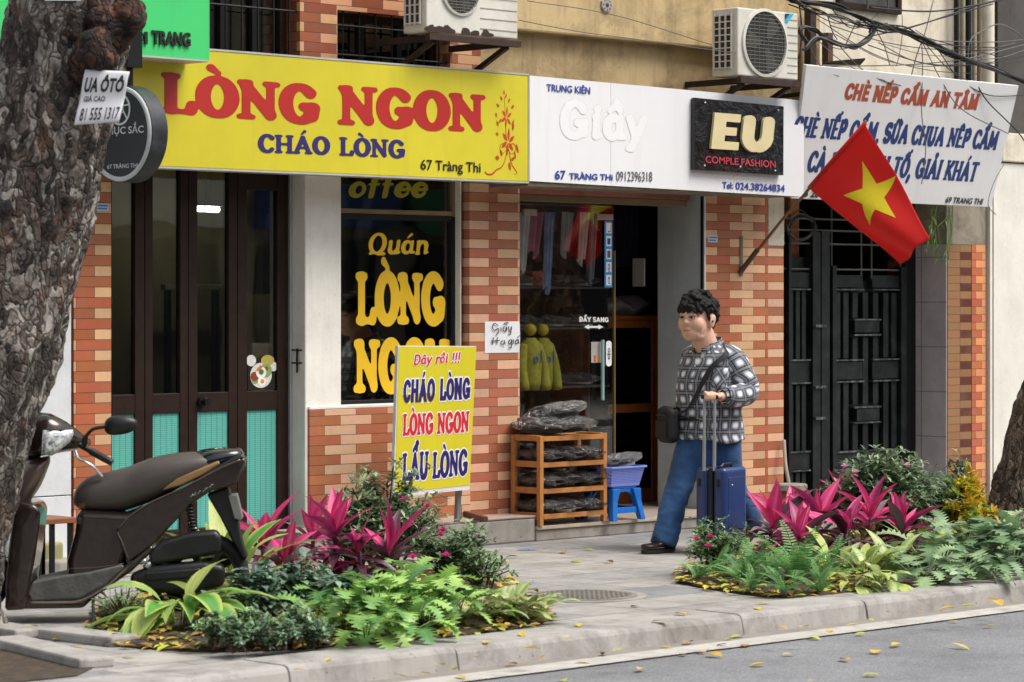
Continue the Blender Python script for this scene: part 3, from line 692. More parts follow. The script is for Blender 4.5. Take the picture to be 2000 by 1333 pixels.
# glass front of the shoe shop
YG = .12
gx1 = P(1200, 700, YG).x; gz1 = z0-.012
gd = MB().box(xB1+.004, gx1, YG, YG+.01, .102, gz1).build('glass_door', SHOPGLASS, bld); gd['label'] = 'sliding shop glass lettered ĐẨY SANG'
MB().box(gx1+.0005, gx1+.006, YG-.004, YG+.014, .102, P(1198, 490, YG).z).build('edge_trim', mat('brass_edge', 'a08c55', .4, .3), gd)
for ua, ub, va, vb in ((1024, 1049, 409, 421), (1167, 1198, 419, 430)):
    p, q = P(ua, vb, YG-.008), P(ub, va, YG-.008); MB().box(p.x, q.x, YG-.008, YG+.018, p.z, q.z).build('patch_fitting', mat('beige_fitting', '9c8d78', .4), gd, bevel=.003)
p, q = P(1175, 782, YG-.03), P(1183, 664, YG-.03)
MB().tube([(p.x+.01, YG-.03, p.z), (p.x+.01, YG-.03, q.z)], .013, 12).build('handle', mat('clear_handle', '8fb0ae', .1, spec=.8), gd, smooth=True, sharp=50)
PG = Plane((0, YG, 0), (1, 0, 0), (0, 0, 1)); WH = mat('white_vinyl', 'ecebe8', .5, var=.03)
SANS = dict(w=10.5, thin=.85, k=0, gap=1, sx=.95)
letters('ĐẨY SANG', PG, (1131, 629), (1188, 630), 619, WH, gd, SANS, off=.003, depth=.001)
def arrow(pts): 
    xfa = lambda x, y: PG.ab(1140+38*x/100, 645-12*(y-0)/100)
    return blobs([pts], PG, xfa, WH, gd, 'arrow', .003)
arrow([(0, 50), (26, 90), (26, 66), (74, 66), (74, 90), (100, 50), (74, 10), (74, 34), (26, 34), (26, 10)])
# stickers on the glass
def card(u0, v0, u1, v1, plane, m, parent, name, off, th=.0012):
    a0, b0 = plane.ab(u0, v1); a1, b1 = plane.ab(u1, v0)
    pts = [plane.w(a0, b0, off), plane.w(a1, b0, off), plane.w(a1, b1, off), plane.w(a0, b1, off)]
    return MB().prism(pts, plane.n*th).build(name, m, parent)
st = card(1180, 433, 1195, 562, PG, mat('sticker_blue', '2f8fd0', .4), gd, 'card_sticker', .003)
for k in range(5):
    v = 436+k*25.4; card(1183, v, 1193, v+20, PG, WH, st, 'sticker_field', .0045)
INK = mat('blue_ink', '2b3f8f', .5); INKB = mat('black_ink', '1c1c1e', .5)
def vwords(txt, u0, v0, u1, v1, m, parent):   # letters running up the strip
    cu = bpy.data.curves.new('t', 'FONT'); cu.body = txt; cu.offset = .02; cu.resolution_u = 2; o = bpy.data.objects.new('t', cu); col.objects.link(o)
    dg = bpy.context.evaluated_depsgraph_get(); dg.update(); me = bpy.data.meshes.new_from_object(o.evaluated_get(dg)); bpy.data.objects.remove(o)
    a0, b0 = PG.ab(u0, v1); a1, b1 = PG.ab(u1, v0); xs = [v.co.x for v in me.vertices]; lo, hi = min(xs), max(xs)
    return place_letters(me, 'lettering', PG, .0062, m, parent, lambda x, y: (a1-(a1-a0)*(y/.73), b0+(b1-b0)*(x-lo)/(hi-lo)))
vwords('VISA', 1185.5, 515, 1190.5, 534, INK, st); vwords('JCB', 1186, 541, 1190, 556, INKB, st); vwords('L_', 1186, 440, 1191, 454, INKB, st)
card(1185, 466, 1191, 478, PG, INK, st, 'card_mark', .006); card(1185, 490, 1191, 504, PG, mat('grey_ink', '55585c', .5), st, 'card_mark', .006)
s2 = card(1154, 668, 1175, 709, PG, mat('grey_card', 'a9a6a0', .5), gd, 'payment_notice', .003)
blobs([disc(30, 32, 12), disc(30, 12, 12)], PG, lambda x, y: PG.ab(1155+.19*x, 708-.32*y), mat('red_ink', 'd2552e', .5), s2, 'logo_disc', .0045)
blobs([disc(62, 32, 12), disc(62, 12, 12)], PG, lambda x, y: PG.ab(1155+.19*x, 708-.32*y), mat('amber_ink', 'e09a3a', .5), s2, 'logo_disc', .0046)
# pill-shaped push label
pp = [(50+50*math.cos(R(a)), 88+12*math.sin(R(a))) for a in range(0, 181, 15)]+[(50+50*math.cos(R(a)), 12+12*math.sin(R(a))) for a in range(180, 361, 15)]
s3 = blobs([pp], PG, lambda x, y: PG.ab(1183+11*x/100, 716-50*y/100), WH, gd, 'push_label', .003); vwords('KÉO', 1186, 680, 1191, 702, INKB, s3)
# shop interior: walls and floor
mb = MB(); mb.box(xB1-.06, xC0+1.6, 2.6, 2.7, .1, 2.8); mb.box(xB1-.1, xB1-.001, .505, 2.6, .1, 2.8); mb.box(xC0+1.5, xC0+1.6, .47, 2.6, .1, 2.8); mb.box(xB1, xC0+1.6, .43, 2.6, 2.5, 2.6)
mb.build('shop_wall', mat('shop_dark_wall', 'b0704e', .8), bld); MB().box(xC0-.03, xC0+1.5, .47, 2.6, .0, .1).build('shop_floor', CONC_OLD, bld)

# a lit tube lamp on the ceiling of the room behind the folding door
lp = P(404, 409, 1.9); tl_ = thing('tube_lamp', lp, 'short lit white tube lamp seen through the folding door glass', 'lamp')
em = NT('lamp_glow'); em.base((1, 1, 1)); em.b.inputs['Emission Color'].default_value = (1, .98, .92, 1); em.b.inputs['Emission Strength'].default_value = 30
mb = MB(); mb.tube([lp+Vector((-.08, 0, 0)), lp+Vector((.10, 0, 0))], .018, 10); mb.build('tube', em.m, tl_, smooth=True)
mb = MB(); mb.box(lp.x-.1, lp.x+.12, lp.y-.03, lp.y+.03, lp.z+.02, lp.z+.06); mb.tube([lp+Vector((.0, 0, .06)), (lp.x+.0, lp.y, 2.745)], .008, 6); mb.build('fitting', WHITEM, tl_)
# ------------------------------------------------------------------ building next door (right) with its iron gate
b69 = thing('gate_building', (3.5, 0, 0), 'pale stained house with black panelled iron gate and brown tiled pillar', 'building')
xg0, xg1 = xC2+.003, xD0-.012
YGT = .33
def tile_panel():
    t = NT('lilac_tile'); o = t.xyz(t.pos())
    fz = t.math('FRACT', t.math('DIVIDE', t.math('SUBTRACT', o[2], P(1815, 591).z), .352)); fy = t.math('ABSOLUTE', t.math('SUBTRACT', o[1], .255))
    jm = t.math('MAXIMUM', t.math('LESS_THAN', fz, .014), t.math('LESS_THAN', fy, .003))
    c = t.ramp(t.noise(5, 7, .65, t.pos()), [(.3, srgb('a9a2a6')), (.7, srgb('c2bbbd'))]); g = t.ramp(t.noise(2, 8, .7, t.pos()), [(.5, 0.0), (.8, .5)])
    t.base(t.mix(jm, t.mix(g, c, srgb('8a8078')), srgb('5f5856'))); t.set(Roughness=.3); return t.m
zpd = P(1875, 478).z
MB().box(xD0, xD1, .004, .6, 0, zpd).build('tiled_pillar', BRK_D, b69)
MB().box(xD0-.011, xD0-.0005, .012, YGT+.1, 0, P(1815, 470, .1).z).build('tile_reveal', tile_panel(), b69)
MB().box(xD1+.001, xD2, 0, .6, 0, zpd).build('tiled_pillar', BRK_D2, b69)
MB().box(xD0-.02, xD2+.005, .0015, .6, zpd+.001, 2.6).build('concrete_head', plaster_mat('weathered_head', '948a7a', '4a4238', .85, .6, 4, .5), b69)
xr = P(1932, 900).x
PL69 = PL_PALE
mb = MB(); mb.box(xC2+.122, 5.35, .04, .6, 2.6, ZT); mb.build('upper_wall', PL69, b69)
mb = MB(); mb.box(xC2+.13, xC2+.36, -.05, .038, 2.7, ZT); mb.build('stained_pier', PL_CREAM, b69, bevel=.01)
# gate in two leaves of vertical panels
GATE = mat('black_gate_paint', '0f1314', .45, var=.4, scale=7, bump=.2, dirt='3a4442', dirt_amt=.4, dirt_scale=7, spec=.35)
def gx(u): return P(u, 700, YGT).x
def gz(v, u=1650): return P(u, v, YGT).z
gate = MB()
gl = lambda u0, u1, v0, v1, d0, d1, um=1650: gate.box(gx(u0), gx(u1), YGT-d1, YGT-d0, gz(v1, um), gz(v0, um))
gate.box(xg0, gx(1607)-.002, YGT+.03, YGT+.04, .05, 1.92); gate.box(gx(1607), gx(1762), YGT+.03, YGT+.04, .05, gz(548)); g1 = gate.build('iron_gate', GATE, b69)
gate = MB()
for (u0, u1, v0, v1) in ((1579, 1594, 455, 975), (1596, 1612, 452, 985), (1618, 1626, 520, 985), (1752, 1762, 520, 985), (1532, 1537, 455, 975)): gl(u0, u1, v0, v1, -.03, .045)
build_each(gate, 'gate_post', GATE, g1, .003)
gate = MB()
for (u0, u1) in ((1537, 1578),):
    for v0, v1 in ((534, 563), (705, 745), (880, 912)): gl(u0, u1, v0, v1, -.03, .02)
for v0, v1 in ((538, 562), (708, 742)): gl(1626, 1681, v0, v1, -.03, .02); gl(1700, 1752, v0, v1, -.03, .02)
gl(1664, 1712, 628, 650, -.03, .03); gl(1668, 1712, 800, 824, -.03, .03); gl(1626, 1752, 885, 915, -.03, .02)
build_each(gate, 'gate_panel', GATE, g1, .003)
gate = MB()
for u in (1543, 1556, 1568): gl(u-4, u+4, 569, 700, -.03, .012); gl(u-4, u+4, 750, 876, -.03, .012); gl(u-4, u+4, 918, 970, -.03, .012)
for u in (1634, 1650, 1728, 1744): gl(u-5, u+5, 572, 700, -.03, .012); gl(u-5, u+5, 748, 880, -.03, .012); gl(u-5, u+5, 918, 985, -.03, .012)
for u in (1668, 1688, 1708): gl(u-5, u+5, 572, 622, -.03, .012); gl(u-5, u+5, 660, 790, -.03, .012); gl(u-5, u+5, 828, 880, -.03, .012)
build_each(gate, 'gate_bar', GATE, g1, .002)
gate = MB()
for v in (702, 746, 566, 878, 914): gl(1537, 1578, v-1.5, v+1.5, -.03, .03)
for v in (566, 704, 746, 883, 917):
    gl(1626, 1682, v-1.5, v+1.5, -.03, .03); gl(1699, 1752, v-1.5, v+1.5, -.03, .03)
for v in (625, 655, 797, 827): gl(1662, 1714, v-1.5, v+1.5, -.03, .036)
gl(1580, 1600, 634, 639, -.03, .07); gl(1580, 1600, 752, 757, -.03, .07); gl(1580, 1600, 812, 817, -.03, .07)
build_each(gate, 'gate_moulding', mat('worn_gate_edge', '20282a', .5, var=.4, scale=30, dirt='8f9a94', dirt_amt=.7, dirt_scale=22), g1)
gate = MB()   # open grille over the leaves
for u in (1537, 1622, 1680, 1700, 1756): gate.tube([(gx(u), YGT-.01, gz(545)), (gx(u), YGT-.01, gz(400))], .008, 6)
for v in (430, 452, 478, 527): gate.tube([(xg0, YGT-.012, gz(v)), (xg1, YGT-.012, gz(v))], .008, 6)
gate.build('gate_grille', mat('grille_grey', '4a4a48', .5), g1)
MB().box(gx(1764), xg1, YGT-.02, YGT+.03, .05, 2.4).build('gate_jamb', BLACKM, b69)
MB().box(xg0, xg1, -.02, .6, .0, .06).build('gate_threshold', PLINTH, b69, bevel=.01)
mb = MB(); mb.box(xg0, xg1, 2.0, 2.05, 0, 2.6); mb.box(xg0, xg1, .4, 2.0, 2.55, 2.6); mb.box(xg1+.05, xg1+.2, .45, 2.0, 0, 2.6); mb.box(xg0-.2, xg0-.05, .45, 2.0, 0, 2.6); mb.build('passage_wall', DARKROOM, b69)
# pipes up the wall and the dark recess to the right
PIPE = mat('grey_pipe', '9a927f', .5, dirt='5c5446'); 
def pipe(u, r, m, v0=0, v1=170, Y=-.03, nm='drain_pipe'):
    p = P(u, v1, Y); mb = MB(); mb.tube([(p.x, Y, 2.5), (p.x, Y, ZT)], r, 12); return mb.build(nm, m, b69, smooth=True, sharp=50)
pipe(1868, .02, BLACKM); pipe(1880, .022, PIPE); pipe(1891, .026, BLACKM); pipe(1903, .02, PIPE); pipe(1912, .02, mat('brown_pipe', '6a5a45', .5)); pipe(1930, .05, mat('white_pipe', 'd6cfbd', .45, dirt='a39a84'))
w69 = framed(b69, P(1640, 10, .0).x, P(1762, 10, .0).x, .0, P(1700, 22, 0).z, 4.4, .05, .05, DARKWOOD, 'upper_window')
MB().box(P(1645, 10).x, P(1757, 10).x, .021, .028, P(1700, 18).z, 4.35).build('pane', mat('dusty_pane', '4a4a48', .25), w69)
mb = MB(); mb.tube([(P(1690, 0).x, -.02, 3.8), (P(1690, 0).x, -.02, 4.4)], .008, 5); mb.tube([(P(1730, 0).x, -.02, 3.8), (P(1730, 0).x, -.02, 4.4)], .008, 5); mb.tube([(P(1640, 0).x, -.02, 3.95), (P(1762, 0).x, -.02, 3.95)], .008, 5); mb.build('window_bars', mat('grille_grey', '4a4a48'), w69)
# house at the far right and the white house at the far left
rt = thing('white_building', (7, 0, 0), 'off-white house wall with a dark opening above, right edge', 'building')
zl2 = P(1980, 262).z; zl3 = P(1980, 318).z
xg = P(1941, 700, -.04).x
mb = MB(); mb.box(xD2+.02, xg-.006, -.03, .6, 0, 2.6); mb.box(xg+.006, 9.5, -.036, .6, 0, zl3-.012); mb.box(xg-.006, xg+.006, -.01, .6, 0, 2.6); mb.build('wall', PL_RIGHT, rt)
MB().box(xD2+.15, 9.5, -.06, .6, zl3, zl2).build('ledge', PL_PALE, rt, bevel=.01)
MB().box(5.36, 9.5, .5, .6, zl2, ZT).build('recess_wall', plaster_mat('dark_recess_wall', '4a4744', '2a2724', .7, .5), rt)  # dark grey back wall of the recess
mb = MB(); mb.box(5.36, 5.42, .0, .5, zl2+.001, ZT); mb.build('recess_side', DARKROOM, rt)
lw = thing('white_panel_wall', (-5, 0, 0), 'white panel wall of the next house, left of the brick tiles and behind the scooter', 'wall')
zj = P(120, 969).z
mb = MB(); mb.box(-8.5, xA0-.012, .012, .35, 0.0, zj-.003); mb.box(-8.5, xA0-.012, .012, .35, zj+.003, ZT); mb.build('wall_panel', PL_LEFT, lw, bevel=.003)
MB().box(-8.5, xA0-.014, .05, .3, zj-.003, zj+.003).build('joint', BLACKM, lw)
# the row across the street: only seen as reflections, and it closes the street
fb = thing('facing_building', (0, -19, 0), 'row of shop houses across the street', 'building')
mb = MB(); mb.box(-45, 45, -20, -19.4, 0, 7.5); mb.build('wall', plaster_mat('facing_plaster', '8e8574', '5a5040', .5, .3), fb)
mb = MB()
for k in range(-14, 15): mb.box(k*3-1.1, k*3+1.1, -19.39, -19.3, .1, 2.5)
mb.build('shop_opening', mat('facing_dark', '1a1a1c', .6), fb)
for i, c in enumerate(('2f6a45', '8c3038', 'b9b6ac', '2f4a7a')):
    mb = MB()
    for k in range(-14+i, 15, 4): mb.box(k*3-1.3, k*3+1.3, -19.29, -19.0, 2.7, 3.5)
    mb.build('facing_sign', mat('facing_sign_'+c, c, .5), fb)
mb = MB()
for k in range(-14, 15): mb.box(k*3-.7, k*3+.7, -19.39, -19.33, 4.6, 6.2)
mb.build('facing_window', mat('facing_glass', '24282c', .2), fb)
# ------------------------------------------------------------------ the shop signs
YS = -.40
SY = Plane((0, YS, 0), (1, 0, 0), (0, 0, 1))
def vinyl(name, c, fade=.1, rough=.42):
    t = NT(name); p = t.pos(); cc = srgb(c)
    o = t.ramp(t.noise(1.3, 6, .6, p), [(.3, tuple(x*(1-fade) for x in cc)), (.7, tuple(min(1, x*(1+fade*.4)) for x in cc))])
    mp = t.n('Mapping'); mp.inputs['Scale'].default_value = (7, 1, .5); t.l(p, mp.inputs[0])
    s = t.ramp(t.noise(1.5, 5, .7, mp.outputs[0]), [(.52, 0.0), (.85, .42)])
    t.base(t.mix(s, o, tuple(x*.72 for x in cc))); t.set(Roughness=rough); t.bump(t.noise(2.5, 3, .5, p), .12, .02); return t.m
ys = thing('shop_sign', P(650, 230, YS), 'long yellow signboard reading LÒNG NGON, CHÁO LÒNG in red and blue', 'sign')
x0s = P(232, 200, YS).x; x1s = P(1031.5, 200, YS).x; zb = P(1031, 355, YS).z; zt = P(1031, 148, YS).z
MB().box(x0s, x1s, YS, YS+.14, zb, zt).build('board', vinyl('yellow_sheet', 'cabd2a', .14), ys, bevel=.004)
mb = MB(); mb.box(x0s-.004, x1s+.004, YS-.003, YS+.144, zb-.012, zb-.0005); mb.box(x0s-.004, x1s+.004, YS-.003, YS+.144, zt+.0005, zt+.012); mb.box(x1s+.0005, x1s+.012, YS-.003, YS+.144, zb, zt); mb.build('edge_strip', mat('sign_edge', 'a9a8a0', .5), ys)
mb = MB()
for k in range(4): xx = x0s+.3+k*.9; mb.bar((xx, YS+.14, zt-.1), (xx, .04, zt-.1), .03, .03); mb.bar((xx, YS+.14, zb+.1), (xx, .04, zb+.1), .03, .03)
mb.build('sign_bracket', BLACKM, ys)
RED = mat('sign_red', 'a92019', .45, var=.05); NAVY = mat('sign_navy', '2c1f62', .45, var=.05); BLK = mat('sign_black', '191816', .45)
letters('LÒNG', SY, (314, 220), (624, 244), 141, RED, ys, SERIF, depth=.001, off=.0015)
letters('NGON', SY, (659, 243.5), (948, 260), 166, RED, ys, SERIF, depth=.001, off=.0015)
S2 = dict(w=10.5, thin=.6, serif=6, k=5, gap=1)
letters('CHÁO', SY, (504, 298), (644, 303), 262, NAVY, ys, S2, depth=.001, off=.0015)
letters('LÒNG', SY, (662, 304), (791, 310), 268, NAVY, ys, S2, depth=.001, off=.0015)
words('67 Tràng Thi', SY, (821, 331), (938, 337), 311, BLK, ys, .012)
# flower spray printed at the right end
def leaf2(cx, cy, L, wd, a): 
    ca, sa = math.cos(R(a)), math.sin(R(a)); pts = [(0, 0), (.25, .8), (.55, 1), (.8, .6), (1, 0), (.8, -.6), (.55, -1), (.25, -.8)]
    return [(cx+L*x*ca-wd*y*sa, cy+L*x*sa+wd*y*ca) for x, y in pts]
fl = []
for cx, cy, r in ((60, 66, 12), (64, 38, 15)):
    for k in range(6): fl.append(leaf2(cx+r*.16*math.cos(k*1.05), cy+r*.1*math.sin(k*1.05), r, r*.17, 25+k*60))
for q in ((55, 92, 6, 1.4, 105), (58, 88, 6, 1.4, 70), (50, 86, 7, 1.6, 140), (64, 83, 7, 1.6, 45), (72, 77, 8, 1.6, 20), (42, 78, 8, 1.6, 150), (74, 56, 9, 1.8, 60), (76, 51, 9, 2.4, 80), (40, 56, 8, 1.6, 125), (84, 36, 13, 1.8, -60), (40, 46, 7, 1.6, 160), (80, 28, 11, 1.5, -75), (42, 19, 10, 2.4, 170), (66, 15, 11, 2.4, -65), (48, 64, 8, 1.6, 205), (36, 66, 7, 1.4, 120), (50, 22, 9, 2, 130), (72, 18, 8, 2, 10)): fl.append(leaf2(*q))
xfl = lambda x, y: SY.ab(942+78*x/100, 342-170*y/100)
FR = mat('flower_red', 'b5341f', .45)
blobs(fl, SY, xfl, FR, ys, 'flower_print', .001)
mb = MB()
for pts, r in (([(6, 4), (12, 1), (24, 1), (36, 6), (48, 9), (56, 16), (62, 30)], .006), ([(66, 30), (72, 14), (82, 6), (86, 2), (80, 0)], .004), ([(62, 30), (52, 36), (44, 32), (48, 24), (62, 30)], .003), ([(62, 30), (76, 36), (84, 30), (74, 24), (62, 30)], .003), ([(60, 40), (58, 60), (55, 90)], .003)):
    q = smoothpath([SY.w(*xfl(x, y), .001) for x, y in pts], 6); mb.tube(q, [r*(.5+.5*math.sin(math.pi*min(1, .2+i/len(q)))) for i in range(len(q))], 6)
for i, v in enumerate(mb.v): mb.v[i] = (v[0], YS-.001+(v[1]-YS)*.2, v[2])
mb.build('ribbon_print', FR, ys)
# white sign
ws = thing('shop_sign', P(1300, 270, YS), 'long white signboard with faded Giầy ghost letters and blue phone numbers', 'sign')
PWS = Plane((P(1034, 200, YS).x, YS, 0), (1, .0, 0), (0, 0, 1))
x0w, x1w = P(1035, 200, YS).x, P(1570, 290, YS).x; zbw = P(1035, 354, YS).z; ztw = P(1035, 148, YS).z; zbr = P(1570, 385, YS).z; ztr = P(1570, 197, YS).z
WPAN = vinyl('white_panel', 'dfdfe0', .06, .5)
xm = P(1193, 200, YS).x; xm2 = P(1433, 200, YS).x
def zz(x, a, b): return a+(b-a)*(x-x0w)/(x1w-x0w)
mb = MB()
for xa, xb in ((x0w, xm-.0015), (xm+.0015, xm2-.001), (xm2+.001, x1w)):
    mb.prism([(xa, YS, zz(xa, zbw, zbr)), (xb, YS, zz(xb, zbw, zbr)), (xb, YS, zz(xb, ztw, ztr)), (xa, YS, zz(xa, ztw, ztr))], (0, .012, 0))
mb.build('panel', WPAN, ws)
mb = MB(); mb.prism([(x0w, YS+.013, zbw), (x1w, YS+.013, zbr), (x1w, YS+.013, ztr), (x0w, YS+.013, ztw)], (0, .1, 0)); mb.build('sign_body', mat('sign_back', '8a8880', .6), ws)
mb = MB()
for k in range(4): xx = x0w+.2+k*.75; mb.bar((xx, YS+.11, ztw-.12), (xx, .04, ztw-.12), .03, .03); mb.bar((xx, YS+.11, zbw+.08), (xx, .04, zbw+.08), .03, .03)
mb.build('sign_bracket', BLACKM, ws)
mb = MB(); mb.box(x0w, x1w, YS+.02, -.02, zbw-.03, zbw-.005); mb.build('soffit', CONC_OLD, ws)
words('TRUNG KIÊN', SY, (1067, 178), (1152, 184), 164, INK, ws, .02)
GH = mat('ghost_white', 'e2e2e3', .45, var=.02); GHL = mat('ghost_line', 'd4d1cc', .6, var=.25, scale=30)
SG = dict(w=11, thin=.7, serif=2, k=4, gap=4, sx=1.0)
letters('Giầy', SY, (1092, 271), (1266, 281), 194, GH, ws, SG, depth=.0, off=.0022, outline=1.6, lo_m=GHL, shear=.08)
words('67', SY, (1083, 350), (1104, 350), 333, INK, ws, .025); words('TRÀNG THi', SY, (1111, 350), (1196, 352.5), 338, INK, ws, .025)
words('0912396318', SY, (1203, 354), (1273, 355), 334, mat('pen_ink', '4c4c50', .6), ws, .0)
words('Tel:', SY, (1410, 368), (1431, 369), 355, INK, ws, .022); words('024.38264834', SY, (1436, 370), (1532, 375), 356, INK, ws, .022)
# black EU panel hung on it
eu = thing('fashion_sign', P(1445, 268, YS-.05), 'square black EU COMPLE FASHION panel with cream letters fixed on the white sign', 'sign')
ye = YS-.045; PE = Plane((0, ye, 0), (1, 0, 0), (0, 0, 1))
q = [P(1357, 332, ye), P(1530.5, 343, ye), P(1531, 208, ye), P(1358, 191, ye)]
t = NT('black_wrap'); t.base((.008, .008, .009)); t.set(Roughness=.22); t.bump(t.noise(9, 4, .6, t.pos(), 1.5), .5, .02); WRAP = t.m
MB().prism(q, (0, .04, 0)).build('panel', WRAP, eu, bevel=.004)
CRM = mat('cream_letter', 'd3c598', .4, var=.06)
letters('EU', PE, (1384, 291), (1510, 299), 220, CRM, eu, dict(w=15, thin=.75, k=0, gap=6, sx=1.05, sq=1), off=.004, depth=.02, shear=.16)
words('COMPLE FASHION', PE, (1377, 318), (1514, 328), 304, mat('pink_red', 'b23a48', .45), eu, .015)
for u, v in ((1377, 201), (1520, 216), (1376, 324), (1514, 334), (1446, 326)):
    c = P(u, v, ye); mb = MB(); mb.ball(c, .007, 8, 6); mb.build('rivet', WHITEM, eu, smooth=True)
# che sign, leaning forward
SC = Plane(P(1750, 398, -.25), (1, 0, 0), (0, -.27, .96))
cs = thing('dessert_sign', P(1750, 290, -.3), 'white forward-leaning signboard reading CHÈ NẾP CẨM AN TÂM, partly behind the flag', 'sign')
qs = [(1545, 388), (1936, 405), (1990, 168), (1575, 127)]
WCH = vinyl('white_sheet', 'e0e0df', .05, .6)
ab = [SC.ab(*x) for x in qs]
mb = MB(); mb.prism([SC.w(a, b, 0) for a, b in ab], SC.n*-.03); mb.build('board', WCH, cs, bevel=.003)
mb = MB()
for u in (1620, 1750, 1880):
    for v in (180, 380): a, b = SC.ab(u, v); p = SC.w(a, b, -.03); mb.bar(p, (p.x, .05, p.z-.02), .03, .03)
mb.build('sign_bracket', BLACKM, cs)
RB = mat('brick_red_ink', 'a54a2c', .45, var=.08); BL = mat('deep_blue', '17336f', .45, var=.05)
SANSC = dict(w=13.5, thin=.85, k=0, gap=4, sx=.92, my=.8, sq=1)
letters('CHÈ NẾP CẨM AN TÂM', SC, (1646, 195), (1908, 216), 161, RB, cs, SANSC, shear=.1, depth=.0005, off=.0012)
SERC = dict(w=13.5, thin=.55, serif=6, k=3.5, gap=2, sx=.95, my=.85)
letters('CHÈ NẾP CẨM, SỮA CHUA NÊP CẨM', SC, (1545, 267), (1946, 294), 226, BL, cs, SERC, shear=.08, depth=.0005, off=.0012)
letters('CÀ PHÊ SINH TỐ, GIẢI KHÁT', SC, (1573, 336), (1906, 356), 294, BL, cs, SERC, shear=.08, depth=.0005, off=.0012)
words('69 TRANG THI', SC, (1845, 396), (1918, 400), 384, BLK, cs, .02, shear=.15); words('15 20', SC, (1562, 384), (1600, 386), 369, BLK, cs, .03, shear=.2)
# green sign in front, top left
YGN = -.62; PGN = Plane((0, YGN, 0), (1, 0, 0), (0, 0, 1))
gs = thing('clothes_sign', P(330, 60, YGN), 'bright green signboard with black lettering, behind the tree trunk at the top', 'sign')
x0g, x1g = P(-60, 60, YGN).x, P(409, 60, YGN).x; zg = P(409, 118, YGN).z
MB().box(x0g, x1g, YGN, YGN+.2, zg, 4.4).build('board', vinyl('green_sheet', '3fc46c', .05), gs)
mb = MB(); mb.box(x0g, x1g, YGN-.002, YGN+.21, zg-.01, zg-.0005); mb.box(x1g-.15, x1g-.1, YGN+.21, .04, zg+.05, zg+.1); mb.box(x0g+.15, x0g+.2, YGN+.21, .04, zg+.05, zg+.1); mb.build('edge_strip', mat('pale_strip', 'b5b1aa', .5), gs)
letters('THỜI', PGN, (190, 81), (286, 86), 55, BLK, gs, dict(w=10, thin=.9, k=0, gap=2, sx=.9), depth=.012, off=.003) if 'Ờ' in TONES else words('THỜI', PGN, (205, 79), (286, 86), 55, BLK, gs, .03, depth=.01)
words('TRANG', PGN, (295, 86), (370, 91), 59, BLK, gs, .03, depth=.01)
# round projecting sign, edge-on to the street
rs = thing('round_sign', D(250, 262, 15.9), 'round black projecting sign with pale ring, half behind the tree trunk', 'sign')
c = D(236, 262, 15.75); nv = Vector((-1, -.06, 0)).normalized(); ev = Vector((0, -1, 0)); 
PR = Plane(c, (nv.y*-1, nv.x, 0), (0, 0, 1))
if PR.n.dot(nv) < 0: PR = Plane(c, (nv.y, -nv.x, 0), (0, 0, 1))
rad = 95*15.75/F
def ringp(r, n, k=48): return [PR.w(r*math.cos(2*math.pi*i/k), r*math.sin(2*math.pi*i/k), n) for i in range(k)]
mb = MB(); mb.rings([ringp(rad*.9, 0), ringp(rad, -.0), ringp(rad*1.0, -.11), ringp(rad*.9, -.115)]); mb.build('drum', mat('black_drum', '23262a', .4, dirt='70757a', dirt_amt=.4), rs, smooth=True, sharp=40)
mb = MB(); mb.rings([ringp(rad*.98, .002), ringp(rad*.965, .014), ringp(rad*.9, .014), ringp(rad*.88, .002)], caps=False); mb.build('ring', mat('ring_grey', 'b9bbbd', .4), rs, smooth=True)
mb = MB(); mb.rings([ringp(rad*.89, .001), ringp(rad*.89, .004)]); mb.build('face', mat('black_face', '1d2024', .35), rs)
PW = mat('pale_print', 'c9ccce', .5)
def rtext(txt, cx, z, wd, h, bold):
    cu = bpy.data.curves.new('t', 'FONT'); cu.body = txt; cu.offset = bold; cu.resolution_u = 3; o = bpy.data.objects.new('t', cu); col.objects.link(o)
    dg = bpy.context.evaluated_depsgraph_get(); dg.update(); me = bpy.data.meshes.new_from_object(o.evaluated_get(dg)); bpy.data.objects.remove(o)
    xs = [v.co.x for v in me.vertices]; lo, hi = min(xs), max(xs)
    place_letters(me, 'lettering', PR, .006, PW, rs, lambda x, y: (cx-wd/2+wd*(x-lo)/(hi-lo), z+h*y/.73))
rtext('PHỤC SẮC', .03, 0.0, .34, .04, .015); rtext('67 TRÀNG THI', .02, -.19, .26, .024, .01)
mb = MB(); zc_ = .135
for r in (.085, .07):
    pass
rg = lambda r, n: [PR.w(r*math.cos(2*math.pi*i/36), zc_+r*math.sin(2*math.pi*i/36), n) for i in range(36)]
mb.rings([rg(.088, .005), rg(.088, .007), rg(.076, .007), rg(.076, .005)], caps=False)
for k in range(6):
    a = k*math.pi/3+.3; b = a+2.2
    mb.bar(PR.w(.08*math.cos(a), zc_+.08*math.sin(a), .006), PR.w(.03*math.cos(b), zc_+.03*math.sin(b), .006), .008, .003, up=PR.n)
mb.build('emblem', PW, rs)
mb = MB(); p0 = c+Vector((.06, 0, rad)); mb.tube([p0+Vector((0, 0, -.03)), p0+Vector((0, 0, .25))], .02, 8); mb.box(p0.x-.05, p0.x+.05, p0.y-.05, p0.y+.1, p0.z+.1, p0.z+.3); mb.bar(p0+Vector((0, 0, .22)), (p0.x, .05, p0.z+.22), .04, .04); mb.build('hanger', BLACKM, rs)
